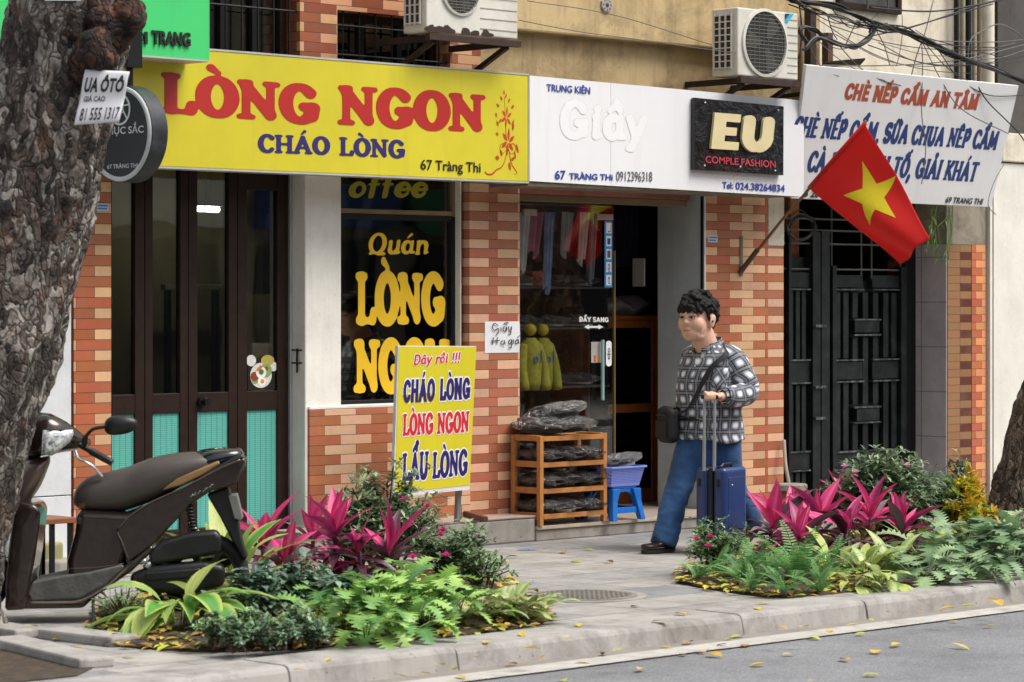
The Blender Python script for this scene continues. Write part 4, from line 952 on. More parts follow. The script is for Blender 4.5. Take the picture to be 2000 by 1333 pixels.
# A-board by the window
bo = P(845, 960, -.50); PB = Plane(bo, Vector((1, -.03, 0)), (0.0, -.05, 1))
ab_ = thing('standing_sign', G(905, 1005, z_pl), 'yellow standing board reading Đây rồi!!! and LẨU LÒNG, before the window sill', 'sign')
qb = [PB.ab(*x) for x in ((768, 971), (917, 957), (930, 677), (777, 676))]
mb = MB(); mb.prism([PB.w(a, b, 0) for a, b in qb], PB.n*-.025); mb.build('board', mat('white_board', 'd9d9dc', .5), ab_)
qy = [PB.ab(*x) for x in ((771, 963), (917, 948), (929.5, 678), (778.5, 677))]
mb = MB(); mb.prism([PB.w(a, b, .001) for a, b in qy], PB.n*.001); mb.build('yellow_sheet', vinyl('yellow_print', 'd3c62b', .05), ab_)
WO = mat('white_outline', 'e9e7e6', .45, var=.02); RED2 = mat('bright_red', 'cf2430', .45, var=.04)
letters('Đây rồi !!!', PB, (807, 713), (898, 708), 693, RED2, ab_, dict(w=8.5, thin=.6, serif=4, k=3, gap=1), outline=7, lo_m=WO, shear=.15, off=.005, depth=0)
letters('CHÁO', PB, (786, 787), (848, 784), 742, NAVY, ab_, dict(w=12, thin=.85, k=0, gap=6, sx=.85, sq=1), outline=7, lo_m=WO, off=.005, depth=0)
letters('LÒNG', PB, (858, 783), (917, 780), 740, NAVY, ab_, dict(w=12, thin=.85, k=0, gap=6, sx=.85, sq=1), outline=7, lo_m=WO, off=.005, depth=0)
SB = dict(w=10.5, thin=.6, serif=6, k=5, gap=1, sx=.9)
letters('LÒNG', PB, (785, 851), (845, 848), 809, RED2, ab_, SB, outline=6, lo_m=WO, off=.005, depth=0)
letters('NGON', PB, (852, 848), (915, 844), 807, RED2, ab_, SB, outline=6, lo_m=WO, off=.005, depth=0)
letters('LẨU', PB, (784, 940), (835, 935), 886, NAVY, ab_, SB, outline=6, lo_m=WO, off=.005, depth=0)
letters('LÒNG', PB, (843, 935), (912, 928), 884, NAVY, ab_, SB, outline=6, lo_m=WO, off=.005, depth=0)
mb = MB(); STEEL = mat('galvanised', '8f918f', .4, .6, dirt='6a5546')
for u in (800, 908):
    a, b = PB.ab(u, 950); p = PB.w(a, b, -.045); q = Vector((p.x, p.y+.03, z_pl+.003)); mb.bar(PB.w(a, b+.85, -.045), q, .03, .03)
mb.build('leg', STEEL, ab_, bevel=.002)
mb = MB(); fp = G(908, 1003, z_pl+.02); f2 = G(948, 1021, z_pl); d = Vector((f2.x-fp.x, f2.y-fp.y, 0)); mb.bar(fp, fp+d*1.0, .035, .035); mb.bar(fp, fp-d*.8, .035, .035); mb.build('foot', mat('rusty_tube', '5a3d2c', .6, .3, var=.3), ab_, bevel=.003)
# paper notices
pn = thing('paper_notice', P(980, 660, -.002), 'white paper handwritten Giầy Hạ giá taped on the brick tiles beside the shoe shop', 'notice')
PN = Plane((0, -.003, 0), (1, 0, 0), (0, 0, 1)); PAPER = mat('paper', 'dddde0', .7, var=.04)
a0, b0 = PN.ab(947, 690); a1, b1 = PN.ab(1014.5, 628)
mb = MB(); mb.grid(lambda s, t: (a0+(a1-a0)*s, -.003-.006*s*s*abs(math.sin(t*3)), b0+(b1-b0)*t), 12, 12); mb.build('sheet', PAPER, pn, smooth=True)
xfn = lambda x, y: (a0+(a1-a0)*x/100, b0+(b1-b0)*y/100)
hand = [[(36, 88), (24, 94), (20, 80), (26, 72), (36, 78), (36, 62), (30, 60)], [(44, 82), (44, 68)], [(54, 84), (50, 76), (54, 68), (60, 74), (59, 84), (60, 68)], [(52, 90), (57, 96), (62, 90)], [(60, 98), (66, 94)], [(66, 84), (68, 70), (74, 72), (74, 84)], [(74, 84), (72, 60), (66, 60)], [(22, 50), (20, 26)], [(34, 50), (32, 26)], [(16, 38), (40, 40)], [(50, 40), (44, 34), (48, 26), (54, 32), (54, 40), (56, 26)], [(51, 18), (52, 18)], [(72, 42), (66, 36), (68, 28), (74, 34), (75, 42), (74, 16), (66, 18)], [(80, 42), (80, 28)], [(92, 42), (86, 36), (88, 28), (94, 34), (94, 42), (96, 28)], [(92, 48), (98, 54)]]
scribble(hand, PN, xfn, .0028, INKB, pn, off=.008)
def sticker(u, v, wpx, hpx, Y, label, lines='4a7ab5'):
    pk = Plane((0, Y, 0), (1, 0, 0), (0, 0, 1)); s = thing('wall_sticker', P(u, v, Y), label, 'sticker')
    card(u-wpx/2, v-hpx/2, u+wpx/2, v+hpx/2, pk, mat('sticker_white', 'c9d3dc', .6), s, 'label', .001)
    card(u-wpx*.42, v-hpx*.3, u+wpx*.42, v-hpx*.1, pk, mat('sticker_'+lines, lines, .6), s, 'print_line', .003); card(u-wpx*.42, v+hpx*.12, u+wpx*.35, v+hpx*.3, pk, mat('sticker_'+lines, lines, .6), s, 'print_line', .003)
sticker(1392, 467, 18, 13, 0, 'small pale blue sticker on the brick pillar above the man'); sticker(200, 405, 24, 14, 0, 'small pale blue sticker on the brick pillar right of the trunk')
# eight-sided charm on the cream wall, top
ch = thing('bagua_plaque', P(1184, 10, -.075), 'small eight-sided grey plaque hung on the cream wall at the top', 'plaque')
cc = P(1184, 10, -.075); mb = MB(); oc = lambda r, y: [(cc.x+r*math.cos(R(22.5+45*k)), y, cc.z+r*1.0*math.sin(R(22.5+45*k))) for k in range(8)]
mb.rings([oc(.055, -.071), oc(.055, -.083), oc(.048, -.086)]); mb.build('plate', mat('plaque_grey', '9a928c', .5), ch)
mb = MB(); mb.ball((cc.x, -.087, cc.z), (.016, .006, .016), 12, 8)
for k in range(8): a = R(45*k); mb.box(cc.x+.036*math.cos(a)-.005, cc.x+.036*math.cos(a)+.005, -.088, -.086, cc.z+.036*math.sin(a)-.004, cc.z+.036*math.sin(a)+.004)
mb.build('marks', mat('plaque_dark', '4a4442', .5), ch)
# ------------------------------------------------------------------ air conditioners
ACW = mat('ac_white', 'cfccc2', .45, var=.05, dirt='9b9180', dirt_amt=.5); RUST = mat('rust', '33211a', .8, var=.35, scale=30)
ACD = mat('ac_dark', '2a2a2a', .6); MESH_ = mat('ac_wire', '77746a', .5, .3)
def aircon(x0, x1, yf, yb, z0, z1, fx, fr, label, rusty):
    a = thing('air_conditioner', ((x0+x1)/2, yb, z0), label, 'air conditioner', 'outdoor air conditioning units')
    bd = MB().box(x0, x1, yf, yb, z0, z1).build('casing', ACW, a, bevel=.012, segs=3)
    cz = (z0+z1)/2+.005
    rg = lambda r, y, n=40: [(fx+r*math.cos(2*math.pi*i/n), y, cz+r*math.sin(2*math.pi*i/n)) for i in range(n)]
    mb = MB(); mb.rings([rg(fr*1.1, yf-.001), rg(fr*1.09, yf-.014), rg(fr*1.0, yf-.018), rg(fr*.985, yf-.002)], caps=False); mb.build('fan_ring', ACW, a, smooth=True, sharp=60)
    mb = MB(); mb.rings([rg(fr, yf-.0015), rg(fr*.02, yf-.0018)]); mb.build('fan_opening', ACD, a)
    mb = MB()
    for k in range(3):
        b0 = k*2.094+.5
        mb.prism([(fx+fr*r*math.cos(b0+q), yf-.004, cz+fr*r*math.sin(b0+q)) for r, q in ((.18, 0), (.9, .1), (.92, .75), (.5, .9), (.2, .7))], (0, -.002, 0))
    mb.build('fan_blade', mat('fan_grey', '4c4b47', .5), a)
    mb = MB(); n = 17
    for k in range(1, n):
        z = -fr+2*fr*k/n; h = math.sqrt(max(0, fr*fr-z*z)); mb.tube([(fx-h, yf-.015, cz+z), (fx+h, yf-.015, cz+z)], .0022, 4)
    for k in range(1, 9):
        x = -fr+2*fr*k/9; h = math.sqrt(max(0, fr*fr-x*x)); mb.tube([(fx+x, yf-.018, cz-h), (fx+x, yf-.018, cz+h)], .0016, 4)
    mb.build('fan_grille', MESH_, a)
    mb = MB(); sx = x0-.001    # side louvre facing left
    mb.box(sx-.004, sx, yf+.05, yb-.03, z0+.06, z1-.05); mb.build('side_opening', ACD, a)
    mb = MB()
    for k in range(4): y = yf+.05+(yb-yf-.08)*k/3; mb.box(sx-.014, sx-.0045, y-.006, y+.006, z0+.05, z1-.04)
    for k in range(9): z = z0+.06+(z1-z0-.11)*k/8; mb.box(sx-.012, sx-.005, yf+.05, yb-.03, z-.004, z+.004)
    mb.build('side_grille', ACW, a)
    mb = MB(); n = 8
    for k in range(n): z = z0+.05+(z1-z0-.1)*k/(n-1); mb.box(fx+fr*1.12, x1-.012, yf-.0035, yf-.0005, z-.003, z+.003)
    mb.build('casing_ribs', mat('ac_rib', 'a39f94', .5), a)
    mb = MB(); mb.bar((x0+.08, yf-.02, z0-.03), (x0+.08, .03, z0-.03), .04, .04); mb.bar((x1-.08, yf-.02, z0-.03), (x1-.08, .03, z0-.03), .04, .04)
    mb.bar((x0+.08, yf+.02, z0-.05), (x0+.08, .03, z0-.3), .03, .03); mb.bar((x1-.08, yf+.02, z0-.05), (x1-.08, .03, z0-.3), .03, .03); mb.box(x0, x1, yf-.03, yf+.01, z0-.05, z0-.012); mb.build('bracket', RUST, a)
    if rusty:
        mb = MB(); rnd = random.Random(4)
        for k in range(16):
            x = x0+rnd.random()**1.5*(x1-x0)*.75; r = rnd.uniform(.012, .04); mb.prism([(x+r*1.3*math.cos(2*math.pi*i/9)*rnd.uniform(.7, 1.2), yf-.002, max(z0+.002, z0+.015+r*.9*math.sin(2*math.pi*i/9)*rnd.uniform(.7, 1.3))) for i in range(9)], (0, -.001-.00005*k, 0))
        mb.build('rust_patch', RUST, a)
    return a
yf = -.52
pA, pB = P(833, 62, yf), P(1012, 80, yf); yb1 = PX(787, 58, pA.x).y
aircon(pA.x, pB.x, yf, yb1, pA.z, pA.z+.56, P(899, 0, yf).x, .155, 'old rusty air conditioner with round fan, above the yellow sign', True)
pA, pB = P(1441, 148, yf), P(1559, 160, yf); yb2 = PX(1390, 142, pA.x).y
a2 = aircon(pA.x, pB.x, yf, yb2, pA.z, P(1441, 14, yf).z, P(1493, 80, yf).x, P(1533, 80, yf).x-P(1493, 80, yf).x, 'clean white air conditioner with round fan, above the EU panel', False)
pk = Plane((0, yf-.002, 0), (1, 0, 0), (0, 0, 1))
blobs([[(0, 100), (100, 100), (20, 0), (0, 20)]], pk, lambda x, y: pk.ab(1533+18*x/100, 47-20*y/100), mat('badge_teal', '2aa7c0', .4), a2, 'badge', .001)
blobs([[(0, 100), (50, 100), (0, 40)]], pk, lambda x, y: pk.ab(1533+18*x/100, 47-20*y/100), mat('badge_navy', '17324a', .4), a2, 'badge', .002)
# ------------------------------------------------------------------ flag on its pole
Xf = P(1447, 525).x
fg = thing('flag', P(1447, 525), 'red flag with yellow star hanging from a slanted bamboo pole on the brick pillar', 'flag')
base = P(1447, 527, -.01); tip = PX(1691, 237, Xf)
mb = MB(); mb.tube([base+(tip-base)*k/6+Vector((.004*math.sin(k*2.1), 0, .003*math.cos(k*3))) for k in range(7)], [.012, .0115, .011, .011, .0105, .01, .009], 8); mb.build('pole', mat('bamboo', '7a5c3e', .6, var=.25, scale=20), fg, smooth=True)
bz = P(1447, 505).z
mb = MB(); mb.box(Xf-.014, Xf+.014, -.008, -.0005, bz-.13, bz+.16); mb.build('bracket_plate', mat('rusty_plate', '7a6a5a', .6, .3, var=.3), fg)
mb = MB(); mb.tube([base+Vector((0, .005, -.02)), base+(tip-base)*.14], .019, 10); mb.build('socket', mat('rusty_socket', '5f4e40', .6, .4), fg, smooth=True, sharp=50)
h0, h1 = PX(1689, 242, Xf), PX(1580, 368, Xf); f0 = PX(1818, 467, Xf+.10); f1 = PX(1750, 516, Xf+.05)
def flagp(s, t, off=0.0):    # s along the fly, t down the hoist
    def raw(s, t):
        a = h0.lerp(h1, t); b = f0.lerp(f1, t); p = a.lerp(b, s)
        p += Vector((.035*math.sin(s*5.0+t*3.4)*s**.6+.03*math.sin(t*7+s*2)*min(1, s*2.5), 0, -.05*math.sin(math.pi*s)*(1-t)*.3)); p.z -= .03*math.sin(math.pi*s)*math.sin(math.pi*t)
        return p
    p = raw(s, t)
    if off: e = .01; n = (raw(s+e, t)-raw(s-e, t)).cross(raw(s, t+e)-raw(s, t-e)).normalized(); p = p+n*off
    return p
t = NT('flag_red'); t.base(srgb('e3211a')); t.set(Roughness=.75); t.b.inputs['Sheen Weight'].default_value = .2
tl = t.n('BsdfTranslucent'); tl.inputs[0].default_value = (*srgb('f03020'), 1); mx = t.n('MixShader'); mx.inputs[0].default_value = .3; t.l(t.b.outputs[0], mx.inputs[1]); t.l(tl.outputs[0], mx.inputs[2]); t.l(mx.outputs[0], t.t.nodes['Material Output'].inputs[0])
mb = MB(); mb.grid(lambda s, q: flagp(s, q), 46, 32); cl = mb.build('cloth', t.m, fg, smooth=True); cl.modifiers.new('t', 'SOLIDIFY').thickness = .002
mb = MB(); mb.tube([h0+(h0-h1)*.01, h0.lerp(h1, .5), h1], [.016, .018, .016], 8); mb.build('hoist_sleeve', t.m, fg, smooth=True)
star = []
for k in range(10): r = .30 if k % 2 == 0 else .115; a = math.pi/2+k*math.pi/5; star.append((r*math.cos(a), r*math.sin(a)))
# the star stands on the flag: hoist side is its left
def starpt(x, y): return .43+x*.667*1.42, .40-y*1.30
mb = MB()
for side in (-1, 1):
    for k in range(10):
        a, b = star[k], star[(k+1) % 10]; N = 6
        for i in range(N):
            for j in range(N-i):
                def bc(i, j): s_, t_ = i/N, j/N; return flagp(*starpt(a[0]*s_+b[0]*t_, a[1]*s_+b[1]*t_), side*.004)
                mb.poly([bc(i, j), bc(i+1, j), bc(i, j+1)])
                if i+j < N-1: mb.poly([bc(i+1, j), bc(i+1, j+1), bc(i, j+1)])
mb.build('star', mat('flag_yellow', 'e6d01e', .7, var=.03), fg, smooth=False)
# ------------------------------------------------------------------ overhead cables
CBL = mat('cable_black', '1b1a19', .55); CBG = mat('cable_grey', '5c5a58', .55)
def cable(pts, r=.006, m=None, label='thin black cable strung over the stained wall', Y=-.5, grp='loose overhead cables'):
    q = [P(u, v, Y if len(t_) == 0 else t_[0]) for u, v, *t_ in pts]
    mb = MB(); mb.tube(smoothpath(q, 7), r, 6); o = mb.build('cable', m or CBL, None, smooth=True); tag(o, label, 'cable', grp); return o
def bundle(pts, n, spread, label, name='cable_bundle', r=.006, seed=1, Y=-.5):
    rnd = random.Random(seed); root = thing(name, P(pts[0][0], pts[0][1], Y), label, 'cables'); base = [P(u, v, Y) for u, v in pts]
    for k in range(n):
        q = [p+Vector((rnd.gauss(0, spread), rnd.gauss(0, spread), rnd.gauss(0, spread))) for p in base]; mb = MB(); mb.tube(smoothpath(q, 6), r*rnd.uniform(.7, 1.3), 6); mb.build('strand', CBL if rnd.random() < .85 else CBG, root, smooth=True)
    return root
bundle([(1480, -25), (1560, 2), (1630, 14), (1680, 34), (1722, 52), (1762, 60), (1800, 76), (1860, 104), (1930, 132), (2020, 165)], 12, .013, 'thick bundle of black cables crossing the pale wall at the upper right')
bundle([(1700, 62), (1708, 46), (1704, 66), (1690, 82), (1664, 91), (1640, 86), (1612, 76), (1590, 78), (1572, 98)], 11, .008, 'drooping loop of thick black cables under the main bundle', seed=3)
bundle([(1572, 80), (1562, 60), (1570, 52), (1590, 58), (1612, 72), (1630, 84), (1652, 92)], 9, .007, 'coiled black cables beside the white air conditioner', seed=4, r=.006)
bundle([(1545, 0), (1590, 22), (1640, 40), (1690, 50), (1730, 56)], 7, .02, 'loose strands of black cable above the drooping loop', seed=6, r=.004)
rw = random.Random(17); extra = []
for k in range(14):
    u0 = 1560+rw.uniform(0, 260); v0 = rw.uniform(-10, 70)+(u0-1560)*.25; u1 = u0+rw.uniform(60, 330); v1 = v0+rw.uniform(-20, 110); sg = rw.uniform(6, 36)
    extra.append(([(u0, v0), (u0*.66+u1*.34, v0*.66+v1*.34+sg), (u0*.34+u1*.66, v0*.34+v1*.66+sg*.9), (u1, v1)], rw.choice((.003, .0035, .004)), CBL if rw.random() < .6 else CBG, 'thin loose cable in the tangle round the thick bundle, upper right'))
wires = extra+[([(1700, 15), (1780, 22), (1850, 20), (1960, 0)], .007, None, 'horizontal black cable sagging just under the upper right window'),
 ([(1760, 60), (1830, 38), (1900, 14), (1970, -6)], .006, None, 'black cable climbing right from the middle of the main bundle'),
 ([(1705, 70), (1760, 58), (1860, 30), (1940, 8)], .005, None, 'black cable rising from the drooping loop to the upper right corner'),
 ([(1600, 128), (1700, 129), (1800, 125), (1900, 113), (2010, 85)], .005, CBG, 'long grey cable running just above the white dessert sign'),
 ([(1806, 84), (1900, 92), (1960, 92), (2010, 80)], .004, None, 'thin black cable sagging across the dark opening, topmost'),
 ([(1820, 80), (1900, 82), (1960, 82), (2010, 76)], .004, CBG, 'thin grey cable crossing the white pipe'),
 ([(1810, 84), (1880, 112), (1950, 114), (2010, 95)], .004, CBG, 'thin grey cable sagging below the white pipe crossing'),
 ([(1790, 72), (1830, 96), (1870, 150), (1930, 186), (2010, 186)], .004, None, 'thin black cable hanging down to the right corner of the dessert sign'),
 ([(1800, 80), (1802, 130), (1800, 220), (1808, 290), (1800, 360)], .004, CBG, 'thin grey cable hanging straight down in front of the dessert sign'),
 ([(1802, 84), (1840, 160), (1880, 215), (1970, 262)], .004, CBG, 'thin grey cable slanting down across the word TÂM'),
 ([(1800, 82), (1790, 110), (1780, 148)], .004, None, 'short black cable dropping onto the top edge of the dessert sign'),
 ([(1616, 30), (1625, 60), (1635, 78)], .004, None, 'short black strand hanging left of the drooping loop'),
 ([(1674, 40), (1660, 70), (1652, 88)], .004, None, 'short black strand crossing behind the drooping loop'),
 ([(1712, 60), (1728, 92), (1738, 128)], .004, CBG, 'thin grey strand curling down from the loop end'),
 ([(1762, 30), (1762, 70), (1756, 110), (1750, 130)], .003, CBG, 'hair-thin grey strand hanging down the middle of the pale wall'),
 ([(1823, 0), (1812, 45), (1802, 80)], .004, CBG, 'thin grey cable dropping from the top edge to the main bundle'),
 ([(1905, 160), (1930, 200), (1985, 255), (2010, 290)], .005, None, 'black cable running down past the right end of the dessert sign'),
 ([(1890, 125), (1895, 80), (1920, 60), (1950, 48), (1980, 60), (2010, 85)], .005, CBG, 'pale looped cable arching over the white pipe'),
 ([(1014, 40), (1130, 62), (1250, 78), (1390, 98), (1560, 118)], .003, CBG, 'thin grey cable sagging along the cream wall over the white sign'),
 ([(1030, 2), (1200, 30), (1390, 88)], .003, CBG, 'thin grey cable slanting down the cream wall from the left air conditioner'),
 ([(1560, 0), (1566, 60), (1562, 110)], .006, None, 'black cable hanging beside the clean air conditioner'),
 ([(1960, 322), (1940, 360), (1930, 400), (1945, 420)], .003, CBG, 'thin grey cable end right of the dessert sign')]
for pts, r, m, lb in wires: cable(pts, r, m, lb)
# coil of old wire by the gate grille, stained posts beside the air conditioner
bundle([(1540, 440), (1560, 425), (1585, 432), (1590, 452), (1570, 468), (1545, 460), (1540, 440), (1560, 420), (1588, 430)], 5, .012, 'coil of old cable hanging in front of the gate grille', seed=8, r=.004, Y=.2)
pp = thing('wall_post', P(1585, 130, -.12), 'rusty brown post on the stained wall right of the clean air conditioner', 'post'); a = P(1581, 140, -.12); MB().box(a.x-.035, a.x+.03, -.16, -.1, 2.6, P(1581, 20, -.1).z).build('upright', RUST, pp); a = P(1614, 140, -.12); MB().box(a.x-.028, a.x+.028, -.16, -.1, 2.6, P(1614, 66, -.1).z).build('upright', mat('rusty_upright', '5a4030', .8, var=.4, scale=12), pp)
MB().prism([P(1605, 133, -.2), P(1680, 128, -.2), P(1690, 117, -.35), P(1612, 124, -.35)], (0, 0, .012)).build('rusty_plate', RUST, pp)
# ------------------------------------------------------------------ shoe rack, stool, basket and wrapped shoes on the step
ORW = mat('orange_wood', 'b27840', .42, var=.15, scale=22, bump=.06)
zst = .1005
rx0, rx1, ry0, ry1 = xs1+.008, P(1186, 1000, -.31).x, -.31, -.03
ztop = P(1058, 852, ry0).z
rack = thing('shoe_rack', ((rx0+rx1)/2, (ry0+ry1)/2, zst), 'orange wooden slatted shoe rack full of wrapped shoes on the shop step', 'shoe rack')
for x in (rx0, rx1-.034):
    for y in (ry0, ry1-.034): MB().box(x, x+.034, y, y+.034, zst, ztop).build('post', ORW, rack, bevel=.004)
shz = [P(1100, v, ry0).z for v in (1006, 957, 906, 855)]
for i, z in enumerate(shz):
    mb = MB()
    for y in (ry0-.001, ry1-.02): mb.box(rx0+.0345, rx1-.0345, y, y+.02, z-.02, z+.012)
    for k in range(11): x = rx0+.05+(rx1-rx0-.1)*k/10; mb.tube([(x, ry0+.019, z-.002), (x, ry1-.019, z-.002)], .009, 6)
    mb.build('shelf', ORW, rack, bevel=.002)
    for x in (rx0+.004, rx1-.03):
        MB().box(x, x+.026, ry0+.0345, ry1-.0345, z-.02, z+.02).build('side_rail', ORW, rack, bevel=.003)
t = NT('clear_plastic'); t.t.nodes.remove(t.b); tr = t.n('BsdfTransparent'); tr.inputs[0].default_value = (.9, .91, .92, 1); gl = t.n('BsdfGlossy'); gl.inputs['Roughness'].default_value = .045
bp = t.n('Bump'); bp.inputs['Strength'].default_value = 1.0; bp.inputs['Distance'].default_value = .04; t.l(t.noise(30, 4, .6, t.obj(), 1.6), bp.inputs['Height']); t.l(bp.outputs[0], gl.inputs['Normal'])
fr = t.n('Fresnel'); fr.inputs['IOR'].default_value = 1.6; t.l(bp.outputs[0], fr.inputs['Normal']); mx = t.n('MixShader'); t.l(t.math('ADD', t.math('MULTIPLY', fr.outputs[0], 2.4), .03), mx.inputs[0]); t.l(tr.outputs[0], mx.inputs[1]); t.l(gl.outputs[0], mx.inputs[2]); t.l(mx.outputs[0], t.t.nodes['Material Output'].inputs[0]); PLASTIC = t.m
SHOE = [mat('shoe_'+c, c, .3, var=.15, spec=.6) for c in ('120f0e', '2e1a15', '151517', '38221a', '0c0c0e')]
SOLE = mat('shoe_sole', '201a17', .6); SOLEW = mat('shoe_sole_white', 'c5c3bd', .6)
def shoe_mb(L=.27, W=.095, H=.10):
    """a low lace-up: toe at -y"""
    mb = MB(); rings = []
    for k in range(15):
        s = k/14; y = -L/2+L*s
        w = W/2*(math.sin(math.pi*min(1, s*1.3+.12))**.5 if s < .5 else (1-.28*math.sin(math.pi*(s-.5))+.0))*(1 if s < .93 else .8)
        if s < .1: w = W/2*(.35+.65*(s/.1)**.5)*.86
        h = .045+.012*s if s < .35 else .049+(H-.049)*min(1, ((s-.35)/.35))**1.1
        if s > .92: h *= .93
        ring = []
        for j in range(12):
            a = 2*math.pi*j/12; cx = math.cos(a); cz = math.sin(a)
            ring.append((w*cx*(1 if cz < 0 else (1-.45*max(0, cz)*(h/H))), y, .016+(h-.016)*(.5+.5*cz)))
        rings.append(ring)
    return mb.rings(rings)
def sole_mb(L=.28, W=.1):
    mb = MB(); pts = []
    for k in range(24):
        a = 2*math.pi*k/24; y = math.cos(a)*L/2; wv = W/2*(1-.22*math.exp(-((y-.03)/.05)**2)); pts.append((wv*math.sin(a), y, 0))
    return mb.prism(pts, (0, 0, .02))
_sm = {}
def wrapped(loc, rz, tilt, kind, label, grp='wrapped shoes on the rack', sole=None, sc=1.0, seed=0):
    t = thing('wrapped_shoes', loc, label, 'shoes', grp); t.rotation_euler = (tilt, 0, rz); t.scale = (sc,)*3
    key = (kind, sole is None)
    for i, (dx, dy, rr) in enumerate(((-.045, 0, .05), (.05, .02, -.08))):
        if (key, i) not in _sm: _sm[(key, i)] = shoe_mb().mesh('shoe', SHOE[kind], True); _sm[(key, i, 's')] = sole_mb().mesh('sole', sole or SOLE)
        o = bpy.data.objects.new('shoe', _sm[(key, i)]); col.objects.link(o); o.parent = t; o.location = (dx, dy, .005); o.rotation_euler = (0, 0, rr)
        s = bpy.data.objects.new('sole', _sm[(key, i, 's')]); col.objects.link(s); s.parent = o
    kb_ = ('bag', seed % 3)
    if kb_ not in _sm:
        rnd = Vector((seed*3.1, seed*1.7, 2)); mb = MB(); rings = []
        for k in range(45):
            s = k/44; y = -.2+.4*s; ee = max(.02, math.sin(math.pi*(.04+.92*s)))**.6; ring = []
            for j in range(64):
                a = 2*math.pi*j/64; r = 1-.20*abs(mnoise.noise(Vector((math.cos(a)*4, y*30, math.sin(a)*4))+rnd*2))+.05*mnoise.noise(Vector((math.cos(a)*12, y*70, math.sin(a)*12)))+.16*mnoise.noise(Vector((math.cos(a)*2.4, y*16, math.sin(a)*2.4))+rnd)+.10*mnoise.noise(Vector((math.cos(a)*6, y*34, math.sin(a)*6))+rnd)
                ring.append((.118*math.cos(a)*r*(.55+.45*ee), y, (.054+.054*math.sin(a)*r*ee)))
            rings.append(ring)
        mb.rings(rings, caps=False); _sm[kb_] = mb.mesh('plastic_bag', PLASTIC, False)
    b = bpy.data.objects.new('plastic_bag', _sm[kb_]); col.objects.link(b); b.parent = t
    return t
rnd = random.Random(11)
nm = ['bottom', 'second', 'third']; ps = ['left', 'middle', 'right']
for i, z in enumerate(shz[:3]):
    for j in range(3):
        x = rx0+.13+j*.19; wrapped((x+rnd.uniform(-.01, .01), (ry0+ry1)/2+rnd.uniform(-.01, .01)+.0, z+.012), rnd.uniform(-.35, .1)+.25, rnd.uniform(-.05, .02), rnd.choice((0, 1, 2, 3)), f'dark shoes in clear plastic, {ps[j]} pair on the {nm[i]} shelf of the orange rack', sole=SOLEW if (i, j) == (0, 1) else None, seed=i*3+j, sc=.88)
wrapped((rx0+.14, -.18, ztop+.012), .9, .0, 1, 'reddish brown shoes in clear plastic on top of the rack, left end', seed=1, sc=1.0)
wrapped((rx0+.36, -.19, ztop+.012), .35, -.05, 2, 'black shoes in clear plastic lying on top of the rack, right end', seed=2, sc=1.05)
wrapped((rx0+.34, -.12, ztop+.088), .75, -.22, 4, 'large black pair in plastic heaped highest on the rack', seed=0, sc=1.12)
# blue plastic stool with a basket
BLU = mat('blue_plastic', '1667b8', .35, var=.06); LIL = mat('lilac_plastic', '7d8fe0', .4, var=.06)
sc_ = G(1222, 1010, zst); sx_, sy_ = (rx1+.165), -.20; sh = P(1220, 948, sy_).z-zst
st = thing('plastic_stool', (sx_, sy_, zst), 'low blue plastic stool under the lilac basket', 'stool')
mb = MB(); mb.box(sx_-.115, sx_+.115, sy_-.115, sy_+.115, zst+sh-.012, zst+sh); mb.build('seat', BLU, st, bevel=.006)
for i, j in ((-1, -1), (1, -1), (1, 1), (-1, 1)):
    tp = Vector((sx_+i*.10, sy_+j*.10, zst+sh-.012)); bt = Vector((sx_+i*.14, sy_+j*.14, zst))
    mb = MB(); a, b = .024, .021
    mb.rings([[tp+Vector((q*a*1.6, r*a*1.6, 0)) for q, r in ((-1, -1), (1, -1), (1, 1), (-1, 1))], [tp.lerp(bt, .4)+Vector((q*a, r*a, 0)) for q, r in ((-1, -1), (1, -1), (1, 1), (-1, 1))], [bt+Vector((q*b, r*b, 0)) for q, r in ((-1, -1), (1, -1), (1, 1), (-1, 1))]]); mb.build('leg', BLU, st, bevel=.004)
mb = MB()
for s in (-1, 1):
    n = 12
    for ax in (0, 1):
        for k in range(n):
            q0, q1 = -.1+.2*k/n, -.1+.2*(k+1)/n; z = zst+sh-.013; arch = lambda q: .02+.07*(abs(q)/.1)**3
            pts = [(q0, z), (q1, z), (q1, z-arch(q1)), (q0, z-arch(q0))]; f = s*.107
            pts = [(sx_+q, sy_+f, zz_) if ax == 0 else (sx_+f, sy_+q, zz_) for q, zz_ in pts]; mb.prism(pts, (0, .006*s, 0) if ax == 0 else (.006*s, 0, 0))
mb.build('apron', BLU, st)
mb = MB(); zb_ = zst+sh*.3
for s in (-1, 1): mb.box(sx_-.12, sx_+.12, sy_+s*.125-.008, sy_+s*.125+.008, zb_-.02, zb_+.02); mb.box(sx_+s*.125-.008, sx_+s*.125+.008, sy_-.11, sy_+.11, zb_-.02, zb_+.02)
mb.build('cross_bar', BLU, st, bevel=.003)
bz0 = zst+sh+.001; bz1 = P(1220, 908, sy_).z
bk = thing('plastic_basket', (sx_, sy_, bz0), 'lilac perforated plastic basket standing on the blue stool', 'basket')
t = NT('basket_holes'); o = t.xyz(t.pos()); s_ = t.math('ADD', o[0], o[1]); fx = t.math('FRACT', t.math('DIVIDE', s_, .012)); fz = t.math('FRACT', t.math('DIVIDE', o[2], .011))
hm = t.math('MULTIPLY', t.math('LESS_THAN', fx, .55), t.math('LESS_THAN', fz, .5)); ob = t.math('MULTIPLY', t.math('GREATER_THAN', o[2], bz0+.02), t.math('LESS_THAN', o[2], bz1-.03)); t.base(t.mix(t.math('MULTIPLY', hm, ob), srgb('7f90dd'), srgb('39448a'))); t.set(Roughness=.4)
w0, w1, d0, d1 = .155, .185, .12, .15
